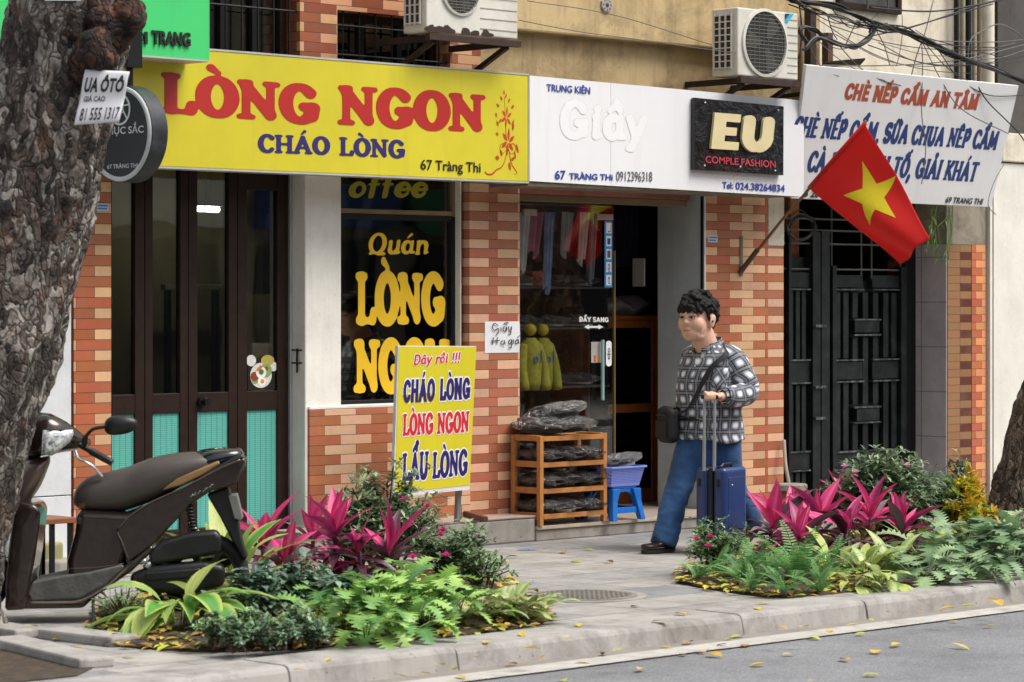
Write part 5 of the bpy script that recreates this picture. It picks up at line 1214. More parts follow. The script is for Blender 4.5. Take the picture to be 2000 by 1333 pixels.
rg = lambda w, d, z: [(sx_+q*w, sy_+r*d, z) for q, r in ((-1, -.8), (-.88, -1), (.88, -1), (1, -.8), (1, .8), (.88, 1), (-.88, 1), (-1, .8))]
mb = MB(); mb.rings([rg(w0*.9, d0*.9, bz0), rg(w0, d0, bz0+.004), rg(w1, d1, bz1-.01), rg(w1-.006, d1-.006, bz1-.01), rg(w0-.006, d0-.006, bz0+.008), rg(w0*.1, d0*.1, bz0+.008)]); mb.build('tub', t.m, bk)
mb = MB(); mb.rings([rg(w1-.002, d1-.002, bz1-.012), rg(w1+.012, d1+.012, bz1-.012), rg(w1+.012, d1+.012, bz1), rg(w1-.004, d1-.004, bz1)], caps=False); mb.build('rim', LIL, bk, bevel=.002)
wrapped((sx_+.03, sy_+.0, bz1-.03), .75, -.25, 2, 'dark shoes with white soles wrapped in plastic in the lilac basket', sole=SOLEW, seed=2, sc=1.0)
wrapped((sx_-.12, sy_+.03, bz1-.04), .2, -.2, 4, 'black shoes in plastic squeezed between rack and lilac basket', seed=1, sc=.85)
# ------------------------------------------------------------------ inside the shoe shop
CW = mat('cabinet_wood', '8a4d22', .35, var=.2, scale=16, bump=.05)
yc = .78; c0, c1 = P(1150, 800, yc).x, P(1290, 800, yc).x; cz1 = P(1240, 617, yc).z; czm0, czm1 = P(1240, 806, yc).z, P(1240, 789, yc).z
cab = thing('display_cabinet', ((c0+c1)/2, yc, .1), 'brown wooden display cabinet with glass doors and dark shoes, just inside the shoe shop', 'cabinet')
mb = MB(); mb.box(c0, c0+.06, yc, yc+.4, .102, cz1-.03); mb.box(c1-.09, c1, yc, yc+.4, .102, cz1-.03); mb.box(c0+.0605, c1-.0905, yc+.002, yc+.05, czm0, czm1); mb.box(c0+.0605, c1-.0905, yc+.002, yc+.05, .102, .2); mb.box(c0+.0605, c1-.0905, yc+.002, yc+.05, cz1-.09, cz1-.0305); mb.build('frame', CW, cab, bevel=.005)
MB().box(c0-.02, c1+.02, yc-.02, yc+.42, cz1-.03, cz1).build('top', CW, cab, bevel=.006)
MB().box(c0+.0605, c1-.0905, yc+.37, yc+.39, .2, cz1-.09).build('back', mat('cabinet_back', '9a7050', .6), cab)
mb = MB(); mb.box(c0+.0605, c1-.0905, yc+.012, yc+.018, .2, czm0); mb.box(c0+.0605, c1-.0905, yc+.012, yc+.018, czm1, cz1-.09); mb.build('glass', GLASS, cab)
mb = MB()
for z in (.21, czm1+.004, czm1+.33, czm1+.62): mb.box(c0+.0605, c1-.0905, yc+.055, yc+.365, z-.012, z)
mb.build('shelf', mat('shelf_dark', '4a3a2c', .5), cab)
_sh = [shoe_mb().mesh('shoe', m_, True) for m_ in SHOE]+[shoe_mb().mesh('shoe', mat('shoe_grey', '8a8478', .6), True)]
_so = [sole_mb().mesh('sole', SOLE), sole_mb().mesh('sole', SOLEW)]
def shoe(loc, rz, k, sw, label, grp, tilt=0):
    o = bpy.data.objects.new('shoe', _sh[k]); col.objects.link(o); o.location = loc; o.rotation_euler = (tilt, 0, rz); tag(o, label, 'shoe', grp)
    s = bpy.data.objects.new('sole', _so[sw]); col.objects.link(s); s.parent = o
lv = ['bottom', 'lower middle', 'upper middle', 'top']
for i, z in enumerate((.21, czm1+.004, czm1+.33, czm1+.62)):
    if z > cz1-.2: continue
    for j in range(4): shoe((c0+.14+j*.125, yc+.2, z+.001), rnd.uniform(-.2, .2)+.3, rnd.choice((0, 1, 3, 5, 5)), int((i+j) % 2 == 0), f'dark shoe on the {lv[i]} shelf of the wooden cabinet in the shop', 'shoes in the wooden cabinet')
# plastic-covered bundle on top of the cabinet
bc = P(1220, 598, yc+.15); mb = MB(); mb.ball((bc.x, yc+.18, cz1+.06), (.27, .13, .075), 28, 16)
for i, v in enumerate(mb.v): q = Vector(v); mb.v[i] = tuple(q+Vector((0, 0, 1))*.05*mnoise.noise(q*7)+Vector((.03*mnoise.noise(q*11), 0, .012*mnoise.noise(q*23))))
ob = mb.build('wrapped_bundle', mat('grey_plastic_sheet', '8d8c88', .25, var=.2, bump=.3), None, smooth=True); tag(ob, 'grey plastic covered bundle lying on top of the wooden cabinet', 'bundle')
# trousers hanging above
for k, u in enumerate((1212, 1234)):
    a = P(u, 420, 1.0); b = P(u, 512, 1.0); t_ = thing('hanging_trousers', a, ('dark navy trousers hanging in the shop doorway, left pair', 'dark navy trousers hanging in the shop doorway, right pair')[k], 'trousers', 'trousers hanging in the shop')
    for s in (-1, 1): 
        mb = MB(); mb.tube([a+Vector((s*.02, 0, .12)), a+Vector((s*.03, 0, -.1)), b+Vector((s*.035, .02, -.04))], [.04, .045, .036], 10, flat=.6); mb.build('trouser_leg', mat('navy_cloth', '20263a', .9), t_, smooth=True)
    mb = MB(); mb.box(a.x-.06, a.x+.06, .98, 1.02, a.z+.1, a.z+.13); mb.build('waistband', mat('denim_band', '55606f', .9), t_)
mb = MB(); mb.tube([(.2, 1.0, P(1220, 405, 1.0).z), (2.0, 1.0, P(1220, 405, 1.0).z)], .012, 8); ob = mb.build('clothes_rail', STEEL, None); tag(ob, 'steel clothes rail inside the shoe shop above the cabinet', 'rail')
# stock seen through the glass: shelves with shoes, hanging wrapped garments, an orange box
yd = .62; dx0, dx1 = xB1+.05, c0-.05
ds = thing('display_stand', ((dx0+dx1)/2, yd, .1), 'dark display stand of shoes standing behind the sliding shop glass', 'display stand')
zsh = [.35, .68, P(1080, 755, yd).z, P(1080, 640, yd).z, P(1080, 560, yd).z]
mb = MB()
for z in zsh: mb.box(dx0, dx1+.1, yd, yd+.35, z-.015, z)
mb.build('shelf', mat('shelf_black', '4a4038', .4), ds); mb = MB()
for x in (dx0, dx1+.08): mb.box(x-.0201, x-.0005, yd, yd+.35, .102, 2.2)
mb.build('upright', DARKROOM, ds)
for i, z in enumerate(zsh):
    for j in range(5):
        if i >= 2: wrapped((dx0+.1+j*(dx1-dx0)/4.6, yd+.14, z+.004), rnd.uniform(.1, .8), 0, rnd.choice((0, 1, 2, 3)), f'shoes in shiny plastic on the {("lowest", "second", "third", "fourth", "highest")[i]} shelf behind the sliding glass', 'shoes behind the shop glass', sole=SOLEW if rnd.random() < .5 else None, seed=j, sc=.8)
        elif rnd.random() < .9: shoe((dx0+.1+j*(dx1-dx0)/4.6, yd+.14, z+.001), rnd.uniform(.2, .9), rnd.choice((0, 1, 2, 3, 4, 5)), int(rnd.random() < .45), f'shoe on the {("lowest", "second", "third", "fourth", "highest")[i]} shelf behind the sliding glass', 'shoes behind the shop glass')
YJ = mat('yellow_green_cloth', '8f8a26', .8, var=.25, scale=25); BLP = mat('blue_print', '3f5f95', .6)  # yellow riders reflected from the street, added as solid forms behind the glass
for k, (u, w_) in enumerate(((1036, .078), (1060, .072))):
    a = P(u, 660, .34+.06*k); t_ = thing('reflected_rider', a, ('yellow-green rider reflected in the shop glass beside the brick pillar, set as a form behind it', 'second yellow-green rider reflected in the shop glass, set as a form right of the first')[k], 'reflection', 'yellow riders reflected in the shop glass')
    rg = lambda z, w2, d2, ox=0: [(a.x+ox+w2*math.cos(2*math.pi*i/20), a.y+d2*math.sin(2*math.pi*i/20), z) for i in range(20)]
    mb = MB(); mb.rings([rg(a.z-.36, w_*.8, .06), rg(a.z-.3, w_, .07), rg(a.z-.12, w_*1.1, .075), rg(a.z-.04, w_*.95, .07), rg(a.z, w_*.35, .04)]); mb.build('jacket_body', YJ, t_, smooth=True)
    for s in (-1, 1): mb = MB(); mb.tube(smoothpath([(a.x+s*w_*.8, a.y, a.z-.05), (a.x+s*w_*1.35, a.y-.02, a.z-.2), (a.x+s*w_*1.3, a.y-.05, a.z-.36)], 5), .036, 10); mb.build('sleeve', YJ, t_, smooth=True)
    mb = MB(); mb.ball((a.x, a.y, a.z+.055), (.040, .045, .043), 18, 12); mb.build('cap', mat('yellow_helmet', 'ad9c1e', .6), t_, smooth=True)
    mb = MB(); mb.tube([(a.x-.02+.016*math.cos(q), a.y-.078, a.z-.15+.02*math.sin(q)) for q in [R(i*30) for i in range(13)]], .005, 5); mb.tube([(a.x+.03, a.y-.078, a.z-.17), (a.x+.03, a.y-.078, a.z-.09)], .005, 5); mb.build('print', BLP, t_)
ob = MB().box(P(1030, 550, yd+.1).x, P(1062, 550, yd+.1).x, yd+.05, yd+.25, zsh[4]+.002, zsh[4]+.11).build('cardboard_box', mat('orange_box', 'b5562a', .6, var=.2), None, bevel=.004); tag(ob, 'small orange box on the highest shelf behind the glass', 'box')
for k, (u, c, w_) in enumerate(((1026, 'd5d8dc', .05), (1052, 'b5708a', .07), (1075, '8aa2d0', .04), (1108, 'aeb1b4', .05), (1140, 'c5c8c8', .05), (1158, '8d9092', .045))):
    a = P(u, 415, .5); mb = MB(); h = (.42, .3, .55, .3, .36, .5)[k]
    mb.grid(lambda s, q: (a.x-w_+2*w_*s*(1-.3*q), .5+.02*math.sin(s*14+k)+.02*q, a.z-.0-h*q+.03*math.sin(s*9)*q), 16, 8); ob = mb.build('wrapped_garment', mat('garment_'+c, c, .35, var=.2), None, smooth=True); tag(ob, ('pale plastic wrapped garment hanging behind the glass beside the brick pillar', 'pink wrapped garment hanging behind the shop glass', 'blue wrapped garment hanging behind the shop glass', 'grey wrapped garment hanging behind the middle of the shop glass', 'pale wrapped garment hanging left of the blue card strip', 'dark grey wrapped garment hanging right beside the blue card strip')[k], 'garment', 'garments hanging behind the glass')
tb = MB().box(xC0-.1, xC0-.085, .5, .62, P(1283, 560, .5).z, P(1283, 505, .5).z).build('wall_panel_screen', mat('pale_frame', 'a5a59d', .4), None, bevel=.006); tag(tb, 'small pale framed panel on the inner wall above the cabinet', 'panel')
# terrazzo drum by the gate, hanging rope, wooden bench behind the scooter
dr = G(1546, 1030, 0); dzt = P(1546, 945, dr.y).z; rr = 32/2/F*18.9*1.9
dm = thing('drum_stool', dr, 'round drum stool with pale worn top standing by the iron gate', 'stool')
mb = MB(); cy = lambda r, z: [(dr.x+r*math.cos(2*math.pi*i/28), dr.y+r*math.sin(2*math.pi*i/28), z) for i in range(28)]
mb.rings([cy(rr*.82, 0), cy(rr*.95, .1), cy(rr*.98, dzt-.07), cy(rr*.9, dzt-.05)]); mb.build('drum', mat('drum_wood', '8a5c3a', .6, var=.25), dm, smooth=True, sharp=40)
mb = MB(); mb.rings([cy(rr*.92, dzt-.049), cy(rr*1.06, dzt-.045), cy(rr*1.06, dzt-.008), cy(rr*.98, dzt), cy(.01, dzt)]); mb.build('top', mat('drum_top', 'a59d90', .6, var=.2, dirt='6a625a'), dm, smooth=True, sharp=40)
a = P(1531, 860, -.03); b = P(1541, 945, -.1); mb = MB(); mb.tube(smoothpath([a, a.lerp(b, .5)+Vector((-.01, 0, -.02)), b], 8), .014, 6); ob = mb.build('rope', mat('pale_rope', 'b5a998', .9, bump=.5, bscale=120), None, smooth=True); tag(ob, 'short pale rope hanging at the pillar edge above the drum stool', 'rope')
yb_ = -.35; x0, x1 = P(60, 1015, yb_).x, P(152, 1015, yb_).x; zt_ = P(120, 1013, yb_).z
bn = thing('bench', ((x0+x1)/2, yb_, .0), 'low brown wooden bench with black legs behind the scooter, at the white wall', 'bench')
MB().box(x0, x1, yb_, yb_+.28, zt_-.03, zt_).build('seat', mat('bench_wood', '7d4a2c', .5, var=.2), bn, bevel=.004)
for x in (x0+.1, P(108, 1015, yb_).x, P(88, 1015, yb_).x, x1-.03):
    MB().box(x-.012, x+.012, yb_+.02, yb_+.045, .0, zt_-.031).build('leg', BLACKM, bn)
wb = P(112, 1075, -.1); ob = MB().box(P(86, 1075, -.06).x, P(125, 1075, -.06).x, -.06, .0, .0, P(112, 1060, -.06).z).build('stone_block', mat('mossy_stone', '8d8a62', .9, var=.25), None, bevel=.015); tag(ob, 'low mossy stone block under the bench by the white wall', 'stone')
# ------------------------------------------------------------------ suitcase
SU = mat('suitcase_blue', '22386a', .32, var=.06, coat=.3); SUD = mat('suitcase_dark', '0f1114', .45); ALU = mat('aluminium', 'a8abae', .35, .6)
vdir = ray(1410, 900); vdir.z = 0; vdir.normalize(); al = R(28)
nn = -(Matrix.Rotation(-al, 3, 'Z') @ vdir)         # the narrow face's outward normal, turned left of the line of sight
nw = Vector((-nn.y, nn.x, 0))                        # the wide face's normal
if nw.dot(vdir) > 0: nw = -nw
# corner edge at u=1416
ce = D(1416, 800, 17.62); ce.z = 0
sz0, sz1 = .055, CAM_H+(V0-915)/F*17.62
TH_, WD_ = .212, .30
ctr = ce-nn*WD_/2-nw*TH_/2
su = thing('suitcase', ctr, 'dark blue hard-shell suitcase on wheels with raised telescopic handle, pulled by the man', 'suitcase')
fr_ = Matrix((nw, nn, Vector((0, 0, 1)))).transposed().to_4x4(); fr_.translation = ctr
def sbox(a0, a1, b0, b1, z0, z1): mb = MB(); mb.box(a0, a1, b0, b1, z0, z1, fr_); return mb
sbox(-TH_/2, -.018, -WD_/2, WD_/2, sz0, sz1).build('shell', SU, su, bevel=.028, segs=4); sbox(.018, TH_/2, -WD_/2, WD_/2, sz0, sz1).build('shell', SU, su, bevel=.028, segs=4)
sbox(-.0175, .0175, -WD_/2+.004, WD_/2-.004, sz0+.006, sz1-.005).build('zip_band', SUD, su, bevel=.01)
for k in range(4): q = -TH_/2+.02; 
mb = MB(); mb.box(TH_/2-.002, TH_/2+.003, -WD_/2+.045, WD_/2-.045, sz0+.05, sz1-.06, fr_); mb.build('shell_panel', SU, su, bevel=.003)
mb = MB()
for a in (-.075, .06):
    for z in (sz1-.12, sz0+.03): mb.box(a-.012, a+.012, WD_/2-.002, WD_/2+.006, z, z+.05, fr_)
mb.build('corner_clip', SUD, su, bevel=.004)
mb = MB(); c = fr_ @ Vector((TH_/2+.002, WD_/2-.09, sz1-.11)); mb.ball(c, .008, 10, 6); mb.build('logo_stud', ALU, su, smooth=True)
mb = MB(); 
for q in (-.05, .05): mb.box(q-.012, q+.012, .02, .14, sz1-.002, sz1+.006, fr_)
mb.tube([fr_ @ Vector((.06, -.02, sz1+.004)), fr_ @ Vector((.065, -.01, sz1+.02)), fr_ @ Vector((.065, .10, sz1+.02)), fr_ @ Vector((.06, .12, sz1+.004))], .009, 8); mb.build('top_handle', SUD, su)
for i in (-1, 1):
    for j in (-1, 1):
        mb = MB(); p = fr_ @ Vector((i*.075, j*.11, .03)); mb.tube([p-nn*.012, p+nn*.012], [.028, .028], 14); mb.box(i*.075-.018, i*.075+.018, j*.11-.02, j*.11+.02, .035, sz0+.004, fr_); mb.build('wheel', SUD, su)
hz = CAM_H+(V0-776)/F*17.55
poles = []
dpl = 17.68
for u in (1374, 1394):
    top = D(u+2, 776, dpl); bot = D(u+1, 920, dpl); bot.z = sz1-.02; poles.append(top)
    mb = MB(); m_ = bot.lerp(top, .48); mb.tube([bot, m_], .0115, 10); mb.build('pole', ALU, su, smooth=True, sharp=50); mb = MB(); mb.tube([m_, top], .009, 10); mb.build('pole', ALU, su, smooth=True, sharp=50)
gp0, gp1 = poles[0]+(poles[0]-poles[1])*.35, poles[1]+(poles[1]-poles[0])*.35
mb = MB(); mb.bar(gp0, gp1, .026, .026); mb.build('grip', SUD, su, bevel=.007)
# ------------------------------------------------------------------ the man, walking to the left along the house fronts
R0 = P(1388, 800, -1.52); R0.z = 0
DEP = (R0-CAM).dot(Vector((S_, C_, 0)))
def B(f, l, z): return Vector((R0.x-f, R0.y-l, z))       # forward, left, up
def zpx(v, f=0, l=0): d = DEP-f*S_-l*C_; return CAM_H+(V0-v)/F*d
SKIN = mat('skin', 'd6a78f', .5, var=.06, scale=30)
man = thing('person', R0, 'man in black and white plaid shirt and jeans walking left, pulling a blue suitcase', 'person')
zh_top, z_chin, z_sh, z_hem = zpx(570), zpx(667), zpx(684), zpx(856)
hc = B(.125, -.005, (zh_top+z_chin)/2-.012)
def ell(mb, c, r, rot=None, nu=20, nv=14): mb.ball(c, r, nu, nv, rot)
mb = MB()
yaw = Matrix.Rotation(math.pi+R(6), 3, 'Z')     # local +x looks forward (world -x), turned a little to the street
def H(x, y, z): return hc+yaw @ Vector((x, y, z))
hh = (zh_top-z_chin)
K = hh/.25
def hb(x, y, z, rx, ry, rz): ell(mb, H(x*K, y*K, z*K), (rx*K, ry*K, rz*K), yaw)
hb(-.015, 0, .03, .093, .077, .088); hb(.02, 0, -.03, .070, .069, .085); hb(.045, 0, -.07, .046, .052, .040); hb(.055, 0, -.092, .030, .036, .022)
hb(.02, 0, -.088, .05, .056, .028)                        # soft underchin
hb(.074, 0, .022, .018, .054, .020)                       # brow ridge
hb(.090, 0, -.020, .017, .016, .015); hb(.082, 0, .004, .014, .013, .030); hb(.083, .015, -.024, .011, .010, .009); hb(.083, -.015, -.024, .011, .010, .009)   # nose
hb(.050, .034, -.026, .036, .038, .044); hb(.050, -.034, -.026, .036, .038, .044)     # cheeks
hb(.080, 0, -.053, .014, .022, .0085); hb(.077, 0, -.064, .013, .019, .008)            # lips
for s in (-1, 1): hb(-.018, s*.080, -.012, .022, .011, .036); hb(-.026, s*.086, -.002, .014, .008, .024)  # ears
mb.tube([H(-.015*K, 0, -.05*K), B(.045, 0, z_sh+.03), B(0, 0, z_sh-.08)], [.066*K, .078, .10], 18)
# trunk and limbs under the clothes
sh_l, el_l, ha_l = B(-.02, .155, z_sh-.06), B(-.045, .255, zpx(764, -.04, .25)), None
g = (gp0+gp1)/2
wr_l = g+Vector((.085, -.005, -.002)); 
sh_r, el_r, wr_r = B(-.02, -.165, z_sh-.06), B(-.10, -.21, .98), B(-.05, -.19, .80)
mb.tube([B(0, 0, z_sh-.02), B(0, 0, z_sh-.2), B(.01, 0, .88), B(0, 0, .78)], [.11, .13, .13, .09], 18)
mb.tube([sh_l, el_l, wr_l], [.045, .042, .028], 14); mb.tube([sh_r, el_r, wr_r], [.045, .042, .027], 14)
hip = {1: B(-.02, .085, .74), -1: B(.02, -.085, .74)}
kn = {1: B(-.085, .095, .43), -1: B(.19, -.09, .42)}; an = {1: B(-.30, .09, .14), -1: B(.345, -.09, .085)}
for s in (1, -1): mb.tube([hip[s], kn[s], an[s]], [.075, .055, .04], 14)
# left hand closed on the grip: palm, four bent fingers of different lengths, thumb along the side
bar = (gp1-gp0).normalized(); upv = Vector((0, 0, 1)); back = (wr_l-g); back -= bar*back.dot(bar); back.z = 0; back.normalize()
mb.tube([wr_l, wr_l.lerp(g+back*.035+upv*.014, .5), g+back*.028+upv*.018], [.027, .033, .031], 14, flat=.72)
for k, L in enumerate((.9, 1.0, .95, .78)):
    o_ = g+bar*((k-1.5)*.0195)
    mb.tube([o_+back*.03+upv*.02, o_+upv*.026-back*.004, o_-back*.024*L+upv*.012, o_-back*.024*L-upv*.012, o_-back*.006-upv*.022*L], [.0105, .0098, .0092, .0085, .0072], 8)
th = g-bar*.028 if (gp0-CAM).length < (gp1-CAM).length else g+bar*.028
mb.tube([g+back*.04+(th-g)*.6+upv*.005, th+back*.02+upv*.022, th-back*.012+upv*.03, th-back*.035+upv*.026], [.014, .012, .0105, .009], 8)
# right hand hanging, slightly curled
mb.tube([wr_r, wr_r+Vector((-.01, 0, -.05)), wr_r+Vector((-.02, 0, -.085))], [.026, .036, .034], 12, flat=.6)
for k in range(4): o_ = wr_r+Vector((-.045+k*.02, 0, -.085)); mb.tube([o_, o_+Vector((-.006, .004, -.035)), o_+Vector((-.012, .018, -.065+.006*abs(k-1.5)))], [.0105, .0095, .008], 8)
mb.tube([wr_r+Vector((-.03, 0, -.03)), wr_r+Vector((-.055, 0, -.06)), wr_r+Vector((-.055, .005, -.09))], [.013, .011, .009], 8)
body = remesh(mb, .0062, 'body', SKIN, man, 2)
LIP = mat('lip', 'a8655a', .5); DK = mat('eye_dark', '15100e', .3); WHT = mat('eye_white', 'c9c2ba', .4)
for s in (-1, 1):
    mb = MB(); ell(mb, H(.0815*K, s*.031*K, .0045*K), (.007*K, .0135*K, .0045*K), yaw, 12, 8); e = mb.build('eye', WHT, man, smooth=True); mb = MB(); ell(mb, H(.0865*K, s*.030*K, .0040*K), (.0035*K, .0085*K, .0042*K), yaw, 10, 8); mb.build('pupil', DK, e, smooth=True)
    mb = MB(); mb.tube([H(.0945*K, s*.014*K, .026*K), H(.0925*K, s*.03*K, .030*K), H(.080*K, s*.048*K, .025*K)], [.0025, .004, .0025], 6); mb.build('eyebrow', mat('brow', '4a3830', .8), man)
    mb = MB(); mb.tube([H(.0885*K, s*.016*K, .0075*K), H(.0895*K, s*.031*K, .0098*K), H(.079*K, s*.047*K, .0055*K)], .0030, 6); mb.build('eyelash', DK, man)
mb = MB(); mb.tube([H(.085*K, -.022*K, -.060*K), H(.0935*K, 0, -.0588*K), H(.085*K, .022*K, -.060*K)], [.0025, .0055, .0025], 6); mb.build('lips', LIP, man)
mb = MB(); ell(mb, H(-.010*K, .091*K, -.014*K), (.007, .006, .008), None, 10, 8); mb.build('earbud', mat('earbud', '3a3a3c', .3), man, smooth=True)
# hair: a thick wavy cap with a fringe
mb = MB(); rnd = random.Random(5)
for k in range(620):
    a = rnd.uniform(-math.pi, math.pi); e = math.asin(rnd.uniform(-.72, 1))
    x, y, z = math.cos(e)*math.cos(a), math.cos(e)*math.sin(a), math.sin(e)
    lim = .20 if x > .3 else (-.12 if x > .0 else (-.02 if x > -.30 else -.70+.0*x))
    if z < lim: continue
    r = .0135*rnd.uniform(.7, 1.25); q = 1.0+.05*math.sin(a*5+e*7)
    m3 = Matrix.Rotation(a+rnd.uniform(-.5, .5), 3, 'Z') @ Matrix.Rotation(rnd.uniform(-.6, .6), 3, 'Y')
    ell(mb, H((-.016+.101*x*q)*K, .084*y*q*K, (.036+.099*z*q)*K), (r*1.9, r*.9, r*.9), m3, 8, 6)
for s in (-1, 1): 
    for q in range(5): ell(mb, H((.022-.005*q)*K, s*.079*K, (.045-.012*q)*K), (.014, .009, .014), None, 8, 6)
for k in range(13): y = -.068+.136*k/12; ell(mb, H((.082-5.5*y*y)*K, y*K, (.043+.012*math.sin(k*2.4))*K), (.018, .013, .024), None, 8, 6)
ell(mb, H(-.02*K, 0, .055*K), (.092*K, .080*K, .080*K), yaw); ell(mb, H(-.05*K, 0, .0*K), (.062*K, .074*K, .085*K), yaw)
t = NT('hair'); t.base((.008, .007, .007)); t.set(Roughness=.6); t.b.inputs['Specular IOR Level'].default_value = .25; t.bump(t.noise(160, 3, .6, t.obj(), .6), .8, .006)
remesh(mb, .005, 'hair', t.m, man, 4, lambda c, n: c+n*(.003*mnoise.noise(Vector((c.x*40, c.y*40, c.z*90)))+.0025*mnoise.noise(c*150)))
# plaid shirt
def plaid():
    t = NT('plaid_cloth'); o = t.xyz(t.uv()); per = .080
    def band(s):
        f = t.math('FRACT', t.math('DIVIDE', s, per)); d = t.math('ABSOLUTE', t.math('SUBTRACT', f, .5))   # 0 in the dark band's middle
        dk = t.ramp(d, [(.13, 1.0), (.24, .6), (.38, 0.0)])
        l1 = t.math('LESS_THAN', t.math('ABSOLUTE', t.math('SUBTRACT', d, .045)), .016); l2 = t.math('LESS_THAN', t.math('ABSOLUTE', t.math('SUBTRACT', d, .215)), .012)
        return dk, t.math('MAXIMUM', l1, t.math('MULTIPLY', l2, .55))
    du, lu = band(o[0]); dv, lv_ = band(o[1])
    a = t.math('SUBTRACT', 1.0, t.math('MULTIPLY', du, .80)); b = t.math('SUBTRACT', 1.0, t.math('MULTIPLY', dv, .80)); ab2 = t.math('MULTIPLY', a, b)
    c = t.ramp(ab2, [(0.0, srgb('08090b')), (.07, srgb('121417')), (.22, srgb('34373e')), (.5, srgb('7d828e')), (1.0, srgb('e9ecf4'))])
    c = t.mix(t.math('MULTIPLY', t.math('MAXIMUM', lu, lv_), .6), c, srgb('d5d8e0'))
    t.base(c); t.set(Roughness=.9); t.b.inputs['Sheen Weight'].default_value = .15; t.bump(t.noise(500, 2, .5, t.uv()), .1, .002); return t.m
PLAID = plaid()
def wrinkle(p, amp):
    q = p-R0; f = mnoise.noise(Vector((q.x*4, q.y*4, q.z*4)))*.8
    d = .42-abs(mnoise.noise(Vector((q.x*9+q.z*5, q.y*9, q.z*4-q.x*3)))); e = .3-abs(mnoise.noise(Vector((q.x*16-q.z*12, q.y*16+3, q.z*9))))
    o = Vector((q.x, q.y, 0)).normalized(); return o*(f*.6+d*.8+e*.45)*amp
tors = [(z_hem-.01, .178, .215, .0), (z_hem+.03, .180, .215, .005), (z_hem+.12, .182, .212, .015), (z_hem+.25, .178, .212, .02), (z_hem+.36, .168, .215, .012), (z_sh-.10, .155, .222, 0), (z_sh-.05, .140, .210, -.005), (z_sh-.012, .118, .178, -.008), (z_sh+.022, .095, .125, .004), (z_sh+.05, .080, .088, .025)]
def interp(tab, s):
    x = s*(len(tab)-1); i = min(int(x), len(tab)-2); q = x-i; q = q*q*(3-2*q)*.5+q*.5; return [tab[i][k]*(1-q)+tab[i+1][k]*q for k in range(len(tab[0]))]
mb = MB(); rings = []; N = 56; M_ = 44; us = []
for i in range(M_+1):
    z, a, b, f0_ = interp(tors, i/M_); ring = []
    for j in range(N):
        th_ = 2*math.pi*j/N; e = .86
        cx = math.copysign(abs(math.cos(th_))**e, math.cos(th_)); sy_2 = math.copysign(abs(math.sin(th_))**e, math.sin(th_))
        p = B(f0_+a*cx, b*sy_2, z+(.018*math.sin(th_*3+1) if i == 0 else 0)); k = 1.0 if i < M_-8 else .3
        ring.append(p+wrinkle(p, .018*k))
    rings.append(ring)
zz_ = [interp(tors, i/M_)[0] for i in range(M_+1)]
mb.rings(rings, caps=False, uvf=lambda i, j: (j/N*1.26+.012*math.sin(i*.4), zz_[i]+max(0, i-M_*.75)*.01))
def sleeve(pts, rad, v0=0.0):
    q = smoothpath(pts, 9); n = len(q); k = 22; rg_ = []; up = Vector((0, 0, 1)); dist = [0]
    for i in range(1, n): dist.append(dist[-1]+(q[i]-q[i-1]).length)
    for i in range(n):
        d = (q[min(i+1, n-1)]-q[max(i-1, 0)]).normalized(); sx = d.cross(up).normalized(); u2 = sx.cross(d).normalized(); s = i/(n-1)*(len(rad)-1); i0 = min(int(s), len(rad)-2); r = rad[i0]*(1-(s-i0))+rad[i0+1]*(s-i0)
        rg_.append([q[i]+(sx*math.cos(2*math.pi*j/k)+u2*math.sin(2*math.pi*j/k))*r*(1+.10*mnoise.noise(q[i]*16+Vector((j*.4, 0, 0))))+wrinkle(q[i]+u2*math.sin(j)*.05, .012) for j in range(k)])
    mb.rings(rg_, caps=False, uvf=lambda i, j: (j/k*.46+.03, v0+dist[i]))
sleeve([sh_l+Vector((.0, .07, .035)), sh_l+Vector((0, -.0, .0)), sh_l.lerp(el_l, .5)+Vector((.008, -.012, 0)), el_l+Vector((.012, -.0, -.004)), el_l.lerp(wr_l, .5)+Vector((0, -.006, -.016)), wr_l+(el_l-wr_l)*.2], [.07, .092, .088, .080, .072, .056], .02)
sleeve([sh_r+Vector((.0, -.07, .035)), sh_r, sh_r.lerp(el_r, .5), el_r, el_r.lerp(wr_r, .5), wr_r+(el_r-wr_r)*.12], [.06, .085, .082, .078, .068, .056], .04)
shirt = mb.build('shirt', PLAID, man, smooth=True); sb = shirt.modifiers.new('s', 'SOLIDIFY'); sb.thickness = .004; sb.offset = -1
# collar, placket buttons, pocket, cuff
mb = MB()
mb.grid(lambda s, q: B(.028+(.086+.026*q)*math.cos(-2.85+5.7*s+math.pi), (.092+.028*q)*math.sin(-2.85+5.7*s+math.pi), z_sh+.088-.055*q-.052*(.5-.5*math.cos(-2.85+5.7*s))-(.03*q if s < .1 or s > .9 else 0)), 36, 4)
for i, u in enumerate(mb.uv): mb.uv[i] = [(a*.5, b*.06+.02) for a, b in u]
cl = mb.build('collar', PLAID, man, smooth=True); cl.modifiers.new('s', 'SOLIDIFY').thickness = .003
def surf(th_, z):
    lo, hi = 0, 1
    for _ in range(24):
        m = (lo+hi)/2
        if interp(tors, m)[0] < z: lo = m
        else: hi = m
    _, a, b, f0_ = interp(tors, lo); cx = math.copysign(abs(math.cos(th_))**.86, math.cos(th_)); sy_2 = math.copysign(abs(math.sin(th_))**.86, math.sin(th_)); return B(f0_+a*cx, b*sy_2, z), Vector((-cx*b, -sy_2*a, 0)).normalized()
mb = MB()
for k in range(5):
    p, n = surf(.05, z_hem+.08+k*.095); mb.ball(p+n*.016, .0055, 8, 6)
mb.build('buttons', mat('button', 'b5b8c0', .3), man, smooth=True)
mb = MB(); tc, zc_p = .92, z_sh-.17
